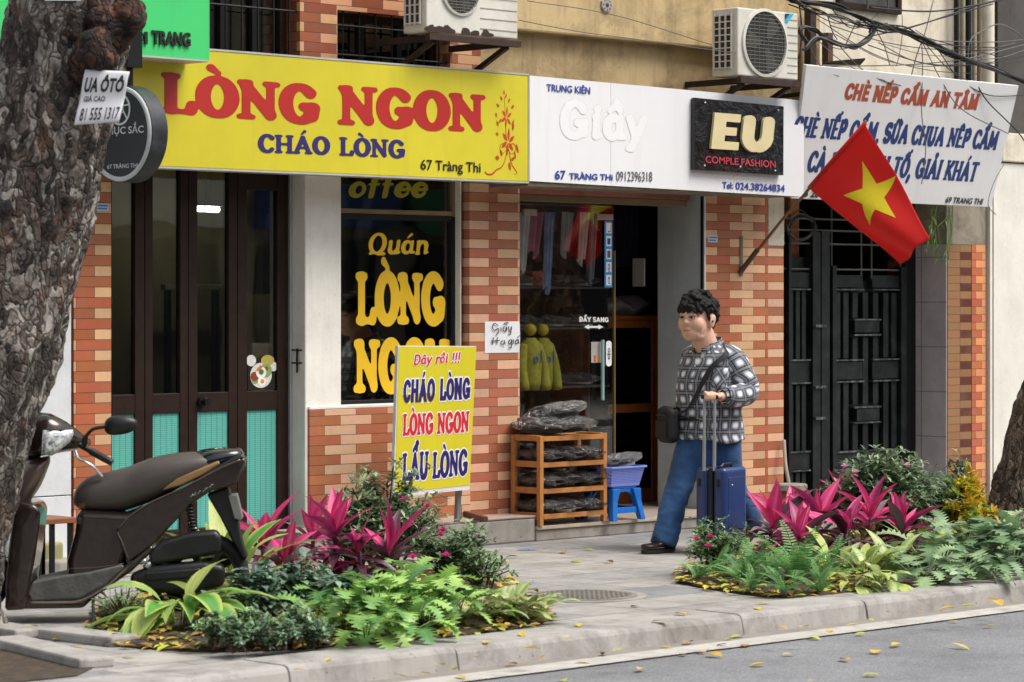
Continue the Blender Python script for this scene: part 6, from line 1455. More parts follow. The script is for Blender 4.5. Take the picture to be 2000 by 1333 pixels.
mb.grid(lambda s, q: (lambda pn: pn[0]+pn[1]*.017)(surf(tc-.26+.52*s, zc_p+.06-.12*q-(0 if q < .99 else .012*(1-abs(2*s-1))))), 8, 8)
for i, u in enumerate(mb.uv): mb.uv[i] = [((a-b)*.085+.02, (a+b)*.085) for a, b in u]
pk_ = mb.build('breast_pocket', PLAID, man, smooth=True); pk_.modifiers.new('s', 'SOLIDIFY').thickness = .002
mb = MB(); cdv = (el_l-wr_l).normalized(); mb.tube([wr_l+cdv*.028, wr_l+cdv*.085], [.043, .051], 18, caps=False)
n_ = len(mb.f); mb.uv = [[(k*.012, 0), ((k+1)*.012, 0), ((k+1)*.012, .05), (k*.012, .05)] for k in range(n_)]; cu_ = mb.build('cuff', PLAID, man, smooth=True); cu_.modifiers.new('s', 'SOLIDIFY').thickness = .004
# jeans
def jeans_mat():
    t = NT('denim'); p = t.obj(); f = t.noise(5, 6, .65, p); c = t.ramp(f, [(.3, srgb('1c3a60')), (.55, srgb('2a517f')), (.75, srgb('416b99'))]); t.base(c); t.set(Roughness=.85); t.b.inputs['Sheen Weight'].default_value = .1
    t.bump(t.noise(240, 3, .6, p), .25, .003); return t.m
mb = MB(); mb.tube([B(0, 0, .86), B(0, 0, .80), B(-.005, 0, .70), B(.03, 0, .60), B(.05, 0, .50)], [.165, .178, .168, .125, .07], 20)
for s in (1, -1):
    leg = smoothpath([hip[s]+Vector((0, 0, .03)), hip[s].lerp(kn[s], .5)+Vector((-.008, 0, 0)), kn[s]+Vector((.0, 0, 0)), kn[s].lerp(an[s], .55), an[s]+Vector((.0, 0, -.0 if s > 0 else -.035))], 7)
    n = len(leg); mb.tube(leg, [.116-.030*min(1, i/n*1.8)-.004*i/n for i in range(n)], 18)
def jn(c, n):
    k = .7+.8*max(0, (.5-c.z)/.5); f = mnoise.noise(Vector((c.x*7+c.z*9, c.y*7-c.z*4, c.z*9+c.x*6))); g2 = mnoise.noise(Vector((c.x*12, c.y*12, c.z*34+c.x*10)))
    return c+n*(.004*f+.010*(.35-abs(mnoise.noise(Vector((c.x*10+c.z*3, c.y*10, c.z*13-c.x*6)))))+.004*g2)*k
remesh(mb, .010, 'jeans', jeans_mat(), man, 3, jn)
mb = MB(); mb.tube([B(.03+.17*math.cos(q), .183*math.sin(q), .835) for q in [R(k*15) for k in range(25)]], .012, 6, caps=False); mb.build('belt', mat('belt', '1a1512', .5), man)
# shoes
BRN = mat('brown_leather', '2e1c17', .32, var=.1)
for s in (1, -1):
    m_ = shoe_mb(.275, .105, .115); a = an[s]
    rot = Matrix.Rotation(math.pi/2*-1+(.12 if s > 0 else -.05), 4, 'Z') @ Matrix.Rotation(R(30) if s > 0 else 0, 4, 'X')
    # local toe -y -> world -x (forward)
    base = Vector((a.x-.045, a.y, .018)) if s < 0 else Vector((a.x-.06, a.y, .075))
    T = Matrix.Translation(base) @ rot
    m_.v = [tuple(T @ Vector(v)) for v in m_.v]; sh_ = m_.build('shoe', BRN, man, smooth=True)
    so_ = sole_mb(.285, .112); so_.v = [tuple(T @ (Vector(v)-Vector((0, 0, .012)))) for v in so_.v]; so_.build('sole', SOLE, sh_)
    lc = MB()
    for k in range(4): lc.tube([T @ Vector((-.022, -.03+k*.022, .075+k*.012)), T @ Vector((0, -.032+k*.022, .088+k*.011)), T @ Vector((.022, -.03+k*.022, .075+k*.012))], .0035, 5)
    lc.build('laces', mat('lace', '1c1411', .7), sh_)
# black shoulder bag worn across the chest
BAG = mat('black_nylon', '121213', .7, bump=.3, bscale=90); zb0, zb1 = zpx(866, .2, -.12), zpx(794, .2, -.12)
bgc = B(.235, -.15, (zb0+zb1)/2)
bag = thing('shoulder_bag', bgc, 'small black shoulder bag hanging at the man\'s right hip on a long strap', 'bag')
mb = MB(); rot = Matrix.Rotation(R(-20), 4, 'Z'); T = Matrix.Translation(bgc) @ rot; hz_ = (zb1-zb0)/2
mb.box(-.05, .05, -.09, .09, -hz_, hz_, T); bd_ = mb.build('pouch', BAG, bag, bevel=.046, segs=5)
mb = MB(); mb.box(-.056, -.049, -.07, .07, -hz_*.7, hz_*.25, T); mb.build('front_pocket', BAG, bag, bevel=.012)
mb = MB(); mb.tube([T @ Vector((-.052, -.06, hz_*.5)), T @ Vector((-.056, 0, hz_*.56)), T @ Vector((-.052, .06, hz_*.5))], .004, 6); mb.build('zip', mat('zip_grey', '3a3a3c', .4, .5), bag)
pa = [T @ Vector((0, .08, hz_*.9))]
for th_, z in ((-.12, z_hem+.17), (.22, z_hem+.27), (.55, z_sh-.12), (.85, z_sh-.06), (1.2, z_sh-.012)):
    p, n = surf(th_, z); pa.append(p+n*.024)
pa.append(B(-.03, .11, z_sh+.035)); 
for th_, z in ((2.1, z_sh-.06), (2.7, z_hem+.3), (-2.9, z_hem+.2), (-2.2, z_hem+.12)):
    p, n = surf(th_, z); pa.append(p+n*.022)
pa.append(T @ Vector((.0, -.08, hz_*.9)))
sp = smoothpath(pa, 6); mb = MB(); nrm = []
c0_ = B(0, 0, 1.0)
for p, q in zip(sp[:-1], sp[1:]):
    pass
rg_ = []
for i, p in enumerate(sp):
    d = (sp[min(i+1, len(sp)-1)]-sp[max(i-1, 0)]).normalized(); o_ = Vector((p.x-R0.x, p.y-R0.y, .25)).normalized(); sx = d.cross(o_).normalized(); w_ = .017
    rg_.append([p+sx*w_, p+sx*w_+o_*.003, p-sx*w_+o_*.003, p-sx*w_])
mb.rings(rg_); mb.build('strap', BAG, bag)
# ------------------------------------------------------------------ motor scooter, parked broadside between the tree and the planting bed
SO = D(280, 1211, 14.1); SO.z = 0.0; SK = F/14.1
sxv = (Matrix.Rotation(R(4), 3, 'Z') @ Vector((C_, -S_, 0))); syv = Vector((-sxv.y, sxv.x, 0))      # tail-ward, away from the viewer
def V(u, v, y=0.0): return SO+sxv*((u-280)/SK)+syv*y+Vector((0, 0, (1211-v)/SK))
scq = thing('motor_scooter', SO, 'dark brown motor scooter parked on the pavement behind the big tree trunk', 'scooter')
t = NT('scooter_paint'); f = t.noise(40, 4, .6, t.obj()); t.base(t.ramp(f, [(.3, srgb('2e2523')), (.7, srgb('41352f'))])); t.set(Metallic=.6, Roughness=.2); t.b.inputs['Coat Weight'].default_value = .6; SPT = t.m
SPD = mat('scooter_black_plastic', '131416', .42, var=.2, bump=.1, dirt='3a3834', dirt_amt=.35, dirt_scale=9); SPG = mat('scooter_gloss_black', '0c0d10', .15, coat=.6)
SEATM = mat('seat_vinyl', '47403d', .5, var=.1, bump=.12, bscale=150); SEATT = mat('seat_tan_piping', '8b6a42', .5); CHR = mat('chrome', 'c5c7c9', .15, 1.0)
def slab(name, pts, w, m, bevel=.03, y0=0.0, parent=None, taper=1.0, segs=4):
    mb = MB(); a = [V(u, v, y0-w) for u, v in pts]; mb.prism(a, syv*2*w); return mb.build(name, m, parent or scq, smooth=True, bevel=bevel, segs=segs, sharp=35)
def loft_u(name, st, m, n=18, pw=.75, parent=None, y0=0.0):
    """st: (u, v_top, v_bottom, half width)"""
    mb = MB(); rings = []
    P_ = [Vector((a, b, c)) for a, b, c, d in st]; W_ = [Vector((d, 0, 0)) for *_, d in st]
    S1 = smoothpath(P_, 5); W1 = smoothpath(W_, 5)
    for s, w_ in zip(S1, W1):
        ring = []
        for j in range(n):
            a = 2*math.pi*j/n; c, d = math.cos(a), math.sin(a); c = math.copysign(abs(c)**pw, c); d = math.copysign(abs(d)**pw, d)
            ring.append(V(s.x, (s.y+s.z)/2-(s.z-s.y)/2*d, y0-w_.x*c))
        rings.append(ring)
    mb.rings(rings); return mb.build(name, m, parent or scq, smooth=True)
seat = loft_u('seat', [(146, 965, 984, .05), (156, 946, 993, .10), (178, 930, 998, .125), (215, 921, 999, .13), (250, 912, 996, .135), (300, 894, 978, .15), (353, 885, 952, .15), (405, 885, 926, .125), (429, 897, 912, .06)], SEATM)
loft_u('seat_trim', [(147, 962, 982, .052), (152, 950, 990, .085), (160, 944, 996, .106), (170, 940, 999, .117)], SEATT, parent=seat)
slab('seat_trim', [(318, 956), (345, 931), (380, 918), (428, 898), (431, 905), (400, 925), (357, 946)], .146, SEATT, .01, parent=seat)
slab('under_seat_panel', [(156, 992), (250, 998), (284, 986), (262, 1040), (246, 1104), (215, 1132), (140, 1136), (136, 1092), (150, 1040)], .13, SPT, .055, segs=6)
slab('front_panel_latch', [(154, 1006), (170, 1010), (170, 1022), (155, 1020)], .129, SPD, .004)
slab('side_panel', [(232, 1030), (258, 1002), (300, 977), (360, 950), (430, 912), (476, 893), (480, 900), (462, 945), (415, 956), (372, 984), (345, 1015), (300, 1062), (254, 1095), (240, 1062)], .155, SPT, .05, segs=6)
slab('floorboard', [(60, 1158), (140, 1140), (200, 1124), (243, 1103), (262, 1090), (300, 1060), (302, 1072), (262, 1110), (190, 1160), (168, 1181), (45, 1182), (34, 1172)], .17, SPT, .02)
slab('floor_mat', [(63, 1152), (72, 1130), (130, 1118), (180, 1112), (243, 1097), (247, 1103), (212, 1136), (162, 1163), (70, 1167)], .173, mat('rubber_mat', '4c4b49', .75, bump=.4, bscale=30, dirt='77736c', dirt_amt=.6, dirt_scale=8), .012)
mb = MB(); mb.tube(smoothpath([V(66, 1169, -.172), V(120, 1169, -.175), V(164, 1166, -.175), V(214, 1139, -.172), V(250, 1106, -.165), V(300, 1064, -.158)], 6), .006, 8); mb.build('edge_trim', mat('trim_silver_brown', '8d7f78', .3, .7), scq, smooth=True)
mb = MB(); mb.tube(smoothpath([V(236, 1028, -.157), V(262, 1001, -.159), V(302, 976, -.159), V(362, 949, -.159), V(430, 913, -.158), V(470, 896, -.156)], 6), .0045, 8); mb.tube(smoothpath([V(233, 1034, -.15), V(246, 1062, -.158), V(256, 1092, -.152)], 5), .003, 6); mb.tube(smoothpath([V(139, 1106, -.128), V(190, 1104, -.134), V(246, 1096, -.14)], 5), .003, 6); mb.build('seam_and_highlight', mat('seam_sheen', '6d5f57', .3, .6), scq, smooth=True)  # panel seams, plus the crease highlight put in as a paler tube
slab('leg_shield', [(40, 972), (78, 980), (88, 992), (86, 1022), (78, 1080), (66, 1150), (60, 1182), (20, 1184), (22, 1120), (30, 1040)], .20, SPT, .03)
slab('inner_shield', [(60, 1000), (86, 1004), (80, 1060), (68, 1145), (48, 1150)], .17, SPD, .02)
loft_u('front_fairing', [(30, 930, 1010, .10), (55, 900, 985, .12), (80, 893, 950, .12), (97, 890, 908, .08)], mat('scooter_silver_brown', '6d5f58', .3, .4))
# handlebar cowl turned to the street, with headlight
fcx = V(100, 850); th_ = R(32)
def Hd(u, v, y=0.0):
    p = V(u, v, y)-fcx; c, s = math.cos(th_), math.sin(th_); a, b = p.dot(sxv), p.dot(syv)
    return fcx+sxv*(a*c-b*s)+syv*(a*s+b*c)+Vector((0, 0, p.z))
def slabh(name, pts, w0, w1, m, bevel=.02, parent=None):
    mb = MB(); a = [Hd(u, v, w0) for u, v in pts]; b = [Hd(u, v, w1) for u, v in pts]; n = len(mb.v); k = len(a); mb.v += [tuple(p) for p in a+b]; mb.face(tuple(range(k))); mb.face(tuple(range(k, 2*k))[::-1])
    for i in range(k): j = (i+1) % k; mb.face((j, i, k+i, k+j))
    return mb.build(name, m, parent or scq, smooth=True, bevel=bevel, segs=4, sharp=35)
def lofth(name, st, m, n=18, pw=.8):
    mb = MB(); rings = []
    for u, vt, vb, w_ in st:
        rings.append([Hd(u, (vt+vb)/2-(vb-vt)/2*math.copysign(abs(math.sin(a))**pw, math.sin(a)), -w_*math.copysign(abs(math.cos(a))**pw, math.cos(a))) for a in [2*math.pi*j/n for j in range(n)]])
    mb.rings(rings); return mb.build(name, m, scq, smooth=True)
cowl = lofth('handlebar_cowl', [(40, 830, 882, .05), (52, 812, 888, .10), (72, 804, 890, .135), (95, 807, 888, .14), (120, 820, 884, .13), (145, 836, 882, .10), (168, 852, 876, .06), (184, 860, 872, .02)], SPT)
hl = MB(); rings = []
for sc2, dep in ((1.0, 0.0), (.96, -.012), (.7, -.022), (.1, -.026)):
    cxh, cyh = 88, 858; rings.append([Hd(cxh+(u-cxh)*sc2, cyh+(v-cyh)*sc2, -.118+dep-.0*u) for u, v in ((60, 838), (88, 836), (124, 838), (126, 846), (118, 862), (96, 878), (78, 888), (58, 884))])
hl.rings(rings); t = NT('headlight_glass'); t.base(t.ramp(t.noise(34, 5, .75, t.obj(), 1.4), [(.36, srgb('6d7074')), (.5, srgb('c3c6ca')), (.62, srgb('f2f3f4'))])); t.set(Roughness=.12, Metallic=.3); t.b.inputs['Coat Weight'].default_value = .8
hl.build('headlight', t.m, scq, smooth=True, sharp=50)
for s in (-1, 1):
    mb = MB(); gb = Hd(160, 866, s*.04); ge = V(222, 902, -.10) if s < 0 else Hd(130, 850, .36)
    if s < 0: gb = V(158, 868, -.06)
    mb.tube([gb, gb.lerp(ge, .35)], .014, 10); mb.tube([gb.lerp(ge, .35), gb.lerp(ge, .96), ge], [.019, .018, .016], 12); mb.build('grip', SPD, scq, smooth=True, sharp=50)
    mb = MB()
    if s < 0: mb.tube(smoothpath([V(152, 878, -.09), V(158, 893, -.12), V(172, 899, -.14), (V(186, 907, -.14)), V(196, 919, -.13), V(204, 929, -.12)], 5), [.012]+[.009]*24+[.011], 8, flat=.6)
    else: mb.tube([gb, gb.lerp(ge, .5)+Vector((0, 0, -.03)), ge+Vector((0, 0, -.03))], .008, 6)
    mb.build('brake_lever', mat('lever_alloy', 'b9bbbd', .3, .8), scq, smooth=True)
    stp = [V(168, 868, -.09), V(172, 852, -.12), V(184, 838, -.13), V(196, 834, -.13), V(212, 832, -.13)] if s < 0 else [Hd(110, 840, .12), Hd(100, 800, .2), Hd(96, 790, .24)]
    mc = V(240, 829, -.13) if s < 0 else Hd(80, 785, .28)
    mr = MB(); mr.tube(smoothpath(stp, 5), [.014]*6+[.009]*(5*(len(stp)-1)+1-6), 8); o_ = mr.build('mirror_stem', SPD, scq, smooth=True)
    rm = Matrix((sxv, syv, Vector((0, 0, 1)))).transposed(); mb = MB(); rings = []
    for k in range(9):
        a = math.pi*k/8; q = math.sin(a)*.98+.02; dy = -.03*math.cos(a)
        rings.append([mc+rm @ Vector((.082*q*(math.copysign(abs(math.cos(b))**.8, math.cos(b))), dy, .047*q*math.copysign(abs(math.sin(b))**.8, math.sin(b))*(1-.2*math.cos(b))+.006*math.cos(b))) for b in [2*math.pi*j/20 for j in range(20)]])
    mb.rings(rings); mb.build('mirror', SPD, scq, smooth=True)
# tail, lamp, mudguard, engine, shock
loft_u('tail_cowl', [(372, 888, 940, .06), (400, 878, 930, .12), (440, 875, 915, .115), (466, 876, 905, .09), (474, 884, 896, .05)], SPG)
slab('grab_rail', [(392, 930), (418, 912), (455, 893), (474, 886), (476, 893), (440, 915), (410, 934), (396, 936)], .15, SPG, .012)
slab('tail_lamp', [(452, 905), (481, 893), (478, 912), (466, 938), (440, 948), (436, 930)], .09, mat('smoked_red_lens', '2a1416', .15, coat=.5), .012)
slab('rear_mudguard', [(404, 965), (446, 950), (462, 1000), (474, 1060), (484, 1090), (474, 1092), (450, 1050), (430, 1010)], .07, SPD, .012)
slab('number_plate', [(446, 968), (463, 966), (474, 1012), (470, 1016), (458, 1012)], .085, mat('plate_grey', '6f6f6c', .5), .003, y0=-.0)
slab('air_box', [(292, 1078), (318, 1052), (372, 1036), (424, 1032), (434, 1046), (432, 1078), (360, 1090), (300, 1100)], .05, SPD, .022, y0=-.12)
slab('engine_cover', [(256, 1118), (300, 1100), (400, 1092), (440, 1100), (440, 1140), (380, 1156), (280, 1152), (262, 1140)], .06, mat('engine_dark', '1d1d1e', .4, .3, bump=.2), .03, y0=-.12)
slab('engine_rib', [(286, 1112), (392, 1104), (400, 1112), (396, 1122), (290, 1130)], .064, SPD, .01, y0=-.12)
mb = MB(); mb.tube([V(300, 1092, -.13), V(288, 1104, -.16)], .018, 10); mb.tube([V(276, 1094, -.15), V(290, 1090, -.16)], .012, 8); mb.build('kick_lever', mat('lever_alloy', 'b9bbbd'), scq, smooth=True)
mb = MB(); pts = [];
for k in range(90): a = k*.7; q = k/89; c = V(372+10*q, 985+66*q, -.12); pts.append(c+sxv*.020*math.cos(a)+syv*.020*math.sin(a))
mb.tube(pts, .005, 5); mb.tube([V(372, 980, -.12), V(382, 1055, -.12)], .010, 8); mb.build('shock_absorber', mat('spring_steel', '3a3b3d', .4, .7), scq, smooth=True)
def wheel(u, v, rad, nm, turn=0):
    c = V(u, v); mt = MB(); k = 36; ax = syv
    for rr_, ww, nme, m_ in ((rad, .045, 'tyre', mat('tyre', '17171a', .8, bump=.3, bscale=60)),):
        prof = [(rad*.72, -.035), (rad*.86, -.05), (rad*.98, -.035), (rad, 0), (rad*.98, .035), (rad*.86, .05), (rad*.72, .035)]
        mt.rings([[c+sxv*(r*math.cos(2*math.pi*i/k))+Vector((0, 0, r*math.sin(2*math.pi*i/k)))+ax*y for i in range(k)] for r, y in prof], caps=False)
    w_ = thing('x', c, 'x', 'x'); bpy.data.objects.remove(w_)
    wt = mt.build(nm, mat('tyre', '17171a'), scq, smooth=True)
    mr = MB(); mr.rings([[c+sxv*(r*math.cos(2*math.pi*i/k))+Vector((0, 0, r*math.sin(2*math.pi*i/k)))+ax*y for i in range(k)] for r, y in ((rad*.74, -.036), (rad*.66, -.03), (rad*.66, .03), (rad*.74, .036))], caps=False)
    for q in range(6): a = q*math.pi/3; mr.bar(c, c+sxv*(rad*.68*math.cos(a))+Vector((0, 0, rad*.68*math.sin(a))), .03, .03)
    mr.tube([c-ax*.05, c+ax*.05], .05, 14); mr.build('rim', mat('rim_alloy', '4a4a4c', .4, .6), wt, smooth=True, sharp=40)
wheel(402, 1211-.215*SK, .215, 'rear_wheel'); wheel(-62, 1211-.215*SK, .215, 'front_wheel')
slab('front_mudguard', [(-130, 1120), (-100, 1060), (-50, 1030), (0, 1050), (20, 1090), (0, 1070), (-50, 1048), (-95, 1076), (-122, 1124)], .06, SPT, .012)
mb = MB(); mb.tube([V(-62, 1127, -.06), V(30, 960, -.06)], .022, 10); mb.tube([V(-62, 1127, .06), V(30, 960, .06)], .022, 10); mb.tube([V(20, 980), V(80, 870)], .03, 10); mb.build('front_fork', SPD, scq, smooth=True)
mb = MB(); mb.tube([V(300, 1150, -.1), V(330, 1208, -.15), V(345, 1210, -.15)], .012, 8); mb.tube([V(300, 1150, .1), V(330, 1208, .15), V(345, 1210, .15)], .012, 8); mb.build('centre_stand', SPD, scq)
slab('exhaust', [(300, 1125), (420, 1090), (450, 1080), (452, 1110), (420, 1122), (310, 1140)], .04, mat('exhaust_dark', '252423', .4, .5), .025, y0=.14)
sc_word = MB()
for k, (a, b) in enumerate((((374, 968), (380, 964)), ((382, 965), (384, 959)), ((388, 962), (394, 956)), ((398, 958), (408, 950)), ((410, 950), (418, 944)))): sc_word.tube([V(*a, -.153), V((a[0]+b[0])/2+1, (a[1]+b[1])/2-3, -.154), V(*b, -.153)], .0035, 5)
sc_word.build('silver_script', mat('lever_alloy', 'b9bbbd'), scq)
# ------------------------------------------------------------------ the two street trees
def bark_mat(name, light, mid, dark, rusty, amt):
    t = NT(name); p = t.pos(); v = t.n('TexVoronoi', feature='DISTANCE_TO_EDGE'); v.inputs['Scale'].default_value = 24
    mp = t.n('Mapping'); mp.inputs['Scale'].default_value = (1, 1, .62); t.l(p, mp.inputs[0])
    wv = t.n('TexNoise'); wv.inputs['Scale'].default_value = 9; t.l(mp.outputs[0], wv.inputs['Vector']); ad = t.n('Mix', data_type='RGBA'); ad.inputs[0].default_value = .22; t.l(mp.outputs[0], ad.inputs[6]); t.l(wv.outputs['Color'], ad.inputs[7]); t.l(ad.outputs[2], v.inputs['Vector'])
    f = t.noise(10, 10, .8, p); c = t.ramp(f, [(.33, srgb(dark)), (.46, srgb(mid)), (.60, srgb(light))])
    vc = t.n('TexVoronoi'); vc.inputs['Scale'].default_value = 24; t.l(ad.outputs[2], vc.inputs['Vector']); cv = t.xyz(vc.outputs['Color'])
    g = t.math('ADD', t.math('ADD', t.math('MULTIPLY', cv[0], .26), t.math('MULTIPLY', f, .62)), t.math('MULTIPLY', t.noise(34, 6, .75, p), .22)); c = t.ramp(g, [(.42, srgb(dark)), (.54, srgb(mid)), (.68, srgb(light))])
    pt = t.ramp(t.noise(2.6, 6, .7, p), [(.38, .45), (.62, 1.0)]); mm = t.n('Mix', data_type='RGBA', blend_type='MULTIPLY'); mm.inputs[0].default_value = 1; t.l(c, mm.inputs[6]); t.l(pt, mm.inputs[7]); c = mm.outputs[2]
    e = t.ramp(v.outputs['Distance'], [(0.0, 1.0), (.12, .0)])
    c = t.mix(t.math('MULTIPLY', e, .75), c, tuple(x*.35 for x in srgb(dark)))
    r = t.ramp(t.noise(4.5, 7, .72, p), [(.54, 0.0), (.66, amt)]); c = t.mix(r, c, srgb(rusty)); t.base(c); t.set(Roughness=.9)
    h = t.math('ADD', t.math('MULTIPLY', t.math('MINIMUM', v.outputs['Distance'], .16), 4.0), t.math('MULTIPLY', t.noise(40, 6, .7, p), .5)); t.bump(h, .9, .02); return t.m
def trunk(path, name_m, seed, amp, parent, nseg=220, nr=200):
    """path: (centre point, radius) bottom to top"""
    c = smoothpath([p for p, r in path], 12); rr = smoothpath([Vector((r, 0, 0)) for p, r in path], 12); n = len(c); mb = MB(); rings = []; off = Vector((seed, seed*2, 0))
    L = sum((c[i+1]-c[i]).length for i in range(n-1))
    for i in range(nseg+1):
        s = i/nseg*(n-1); k = min(int(s), n-2); q = c[k].lerp(c[k+1], s-k); r = rr[k].x*(1-(s-k))+rr[k+1].x*(s-k); ring = []
        for j in range(nr):
            a = 2*math.pi*j/nr; d = Vector((math.cos(a), math.sin(a), 0)); p = q+d*r
            lump = mnoise.noise(Vector((d.x*1.3, d.y*1.3, q.z*1.1))+off)*.10+mnoise.noise(Vector((d.x*3.2, d.y*3.2, q.z*2.6))+off)*.06
            wq = Vector((mnoise.noise(p*7), mnoise.noise(p*7+Vector((9, 0, 0))), mnoise.noise(p*7+Vector((0, 9, 0)))))*.55; w_ = Vector((p.x*11, p.y*11, p.z*5.6))+off+wq; ds = mnoise.voronoi(w_)[0]; plate = min(.22, ds[1]-ds[0])*(.45+.9*mnoise.noise(p*2.6+off))
            ridge = plate*amp*1.1+mnoise.fractal(Vector((p.x*7, p.y*7, p.z*4)), .75, 2.1, 5)*amp*.32
            ring.append(q+d*(r*(1+lump)+ridge-.02))
        rings.append(ring)
    mb.rings(rings); return mb.build('trunk', name_m, parent, smooth=True)
BK1 = bark_mat('grey_bark', 'b2aba3', '645850', '241c18', '5f3c27', .7); BK2 = bark_mat('brown_bark', 'b5a189', '7d6d5c', '3f362e', '7a6046', .5)
dt = 13.45
tree1 = thing('street_tree', D(-175, 1245, dt), 'big rough-barked tree trunk leaning in at the left edge, with a torn paper notice', 'tree')
def tp(ucen, v): return D(ucen, v, dt)
tb = tp(-175, 1248); tb.z = -.03
pth = [(tb, .47), (tp(-176, 1180), .43), (tp(-136, 1050), .385), (tp(-97, 900), .37), (tp(-42, 750), .345), (tp(8, 600), .325), (tp(46, 450), .315), (tp(82, 300), .305), (tp(116, 150), .305), (tp(144, 20), .31), (tp(162, -120), .32), (tp(185, -300), .32)]
trunk([(p, r) for p, r in pth], BK1, 3.0, .075, tree1)
# the healed stub of a sawn limb near the top
bc_ = D(222, 70, dt-.20); mb = MB(); rnd = random.Random(3); bc_ = D(192, 64, dt-.2)
for k in range(16): mb.ball(bc_+Vector((rnd.gauss(0, .05), rnd.gauss(0, .05), rnd.gauss(0, .075)))+Vector((C_, -S_, 0))*.02, rnd.uniform(.05, .095), 14, 10)
mb.ball(D(246, 36, dt-.17), (.085, .085, .10), 18, 12); mb.ball(D(184, 120, dt-.24), (.09, .09, .07), 18, 12)
remesh(mb, .012, 'limb_scar', bark_mat('scar_bark', '6e4a36', '3a2218', '120b08', '6a3c26', .6), tree1, 8, lambda c, n: c+n*(.018*mnoise.fractal(Vector((c.x*9, c.y*9, c.z*16)), .9, 2.1, 5)))
mb = MB(); q0 = tp(185, -300); 
for a in range(5):
    e = q0+Vector((math.cos(a*1.3)*1.2, math.sin(a*1.3)*1.2, 1.3)); mb.tube(smoothpath([q0+Vector((0, 0, -.1)), q0.lerp(e, .5)+Vector((0, 0, .1)), e], 5), [.2-.015*k for k in range(11)], 10)
mb.build('limb', BK1, tree1, smooth=True)
tree2 = thing('street_tree', D(2040, 1035, 19.4), 'brown tree trunk leaning right at the right edge, behind the planting bed', 'tree')
d2 = 19.3; t2 = lambda u, v: D(u, v, d2); b2 = t2(2040, 1050); b2.z = -.02
trunk([(b2, .50), (t2(2034, 1000), .40), (t2(2040, 930), .35), (t2(2058, 850), .325), (t2(2085, 750), .31), (t2(2118, 640), .30), (t2(2160, 500), .29), (t2(2220, 300), .28), (t2(2290, 50), .27), (t2(2340, -150), .27)], BK2, 9.0, .05, tree2, 160, 150)
mb = MB(); q0 = t2(2340, -150)
for a in range(5):
    e = q0+Vector((math.cos(a*1.3)*1.2, math.sin(a*1.3)*1.2, 1.4)); mb.tube(smoothpath([q0+Vector((0, 0, -.1)), q0.lerp(e, .5), e], 5), [.18-.014*k for k in range(11)], 10)
mb.build('limb', BK2, tree2, smooth=True)
# paper on the trunk: a curled sheet pinned at its upper corners
dp = dt-.335
PT = Plane(D(200, 190, dp), Vector((C_, -S_, 0))+Vector((S_, C_, 0))*-.12, (0, 0, 1))
pnt = thing('paper_notice', D(205, 145, dp), 'torn white phone-number paper stuck on the big tree trunk', 'notice')
cr = [PT.ab(*x) for x in ((165, 136), (252, 140), (232, 238), (145, 245))]
def paperp(s, q, off=0.0):
    a0 = cr[0][0]*(1-s)+cr[1][0]*s; a1 = cr[3][0]*(1-s)+cr[2][0]*s; b0 = cr[0][1]*(1-s)+cr[1][1]*s; b1 = cr[3][1]*(1-s)+cr[2][1]*s
    return PT.w(a0*(1-q)+a1*q, b0*(1-q)+b1*q, .012*math.sin(s*5+q*2)*q+.025*(s-.5)**2*-4*.5+.006*math.sin(q*9)+off)
mb = MB(); mb.grid(lambda s, q: paperp(s, q), 20, 20); ob = mb.build('sheet', PAPER, pnt, smooth=True); ob.modifiers.new('s', 'SOLIDIFY').thickness = .001
def paper_text(txt, s0, s1, q1, hq, bold, sh):
    cu = bpy.data.curves.new('t', 'FONT'); cu.body = txt; cu.offset = bold; cu.resolution_u = 2; o = bpy.data.objects.new('t', cu); col.objects.link(o)
    dg = bpy.context.evaluated_depsgraph_get(); dg.update(); me = bpy.data.meshes.new_from_object(o.evaluated_get(dg)); bpy.data.objects.remove(o)
    xs = [v.co.x for v in me.vertices]; lo, hi = min(xs), max(xs)
    for v in me.vertices: s = s0+(s1-s0)*(v.co.x-lo)/(hi-lo)+sh*v.co.y*hq; v.co = paperp(s, q1-hq*v.co.y/.73, .003)
    me.materials.append(INKB); o = bpy.data.objects.new('lettering', me); col.objects.link(o); o.parent = pnt; o.matrix_parent_inverse = world_of(pnt).inverted()
paper_text('UA ÔTÔ', .06, .93, .40, .26, .035, .12); paper_text('GIÁ CAO', .1, .58, .58, .1, .02, .0); paper_text('81 555 1317', .1, .96, .93, .24, .012, .0)
PT2 = Plane(D(125, 0, dp+.02), Vector((C_, -S_, 0)), (0, 0, 1)); p2 = thing('paper_notice', D(125, 0, dp+.02), 'white paper at the very top edge on the big tree trunk', 'notice')
card(88, -60, 158, 1.5, PT2, PAPER, p2, 'sheet', .0)
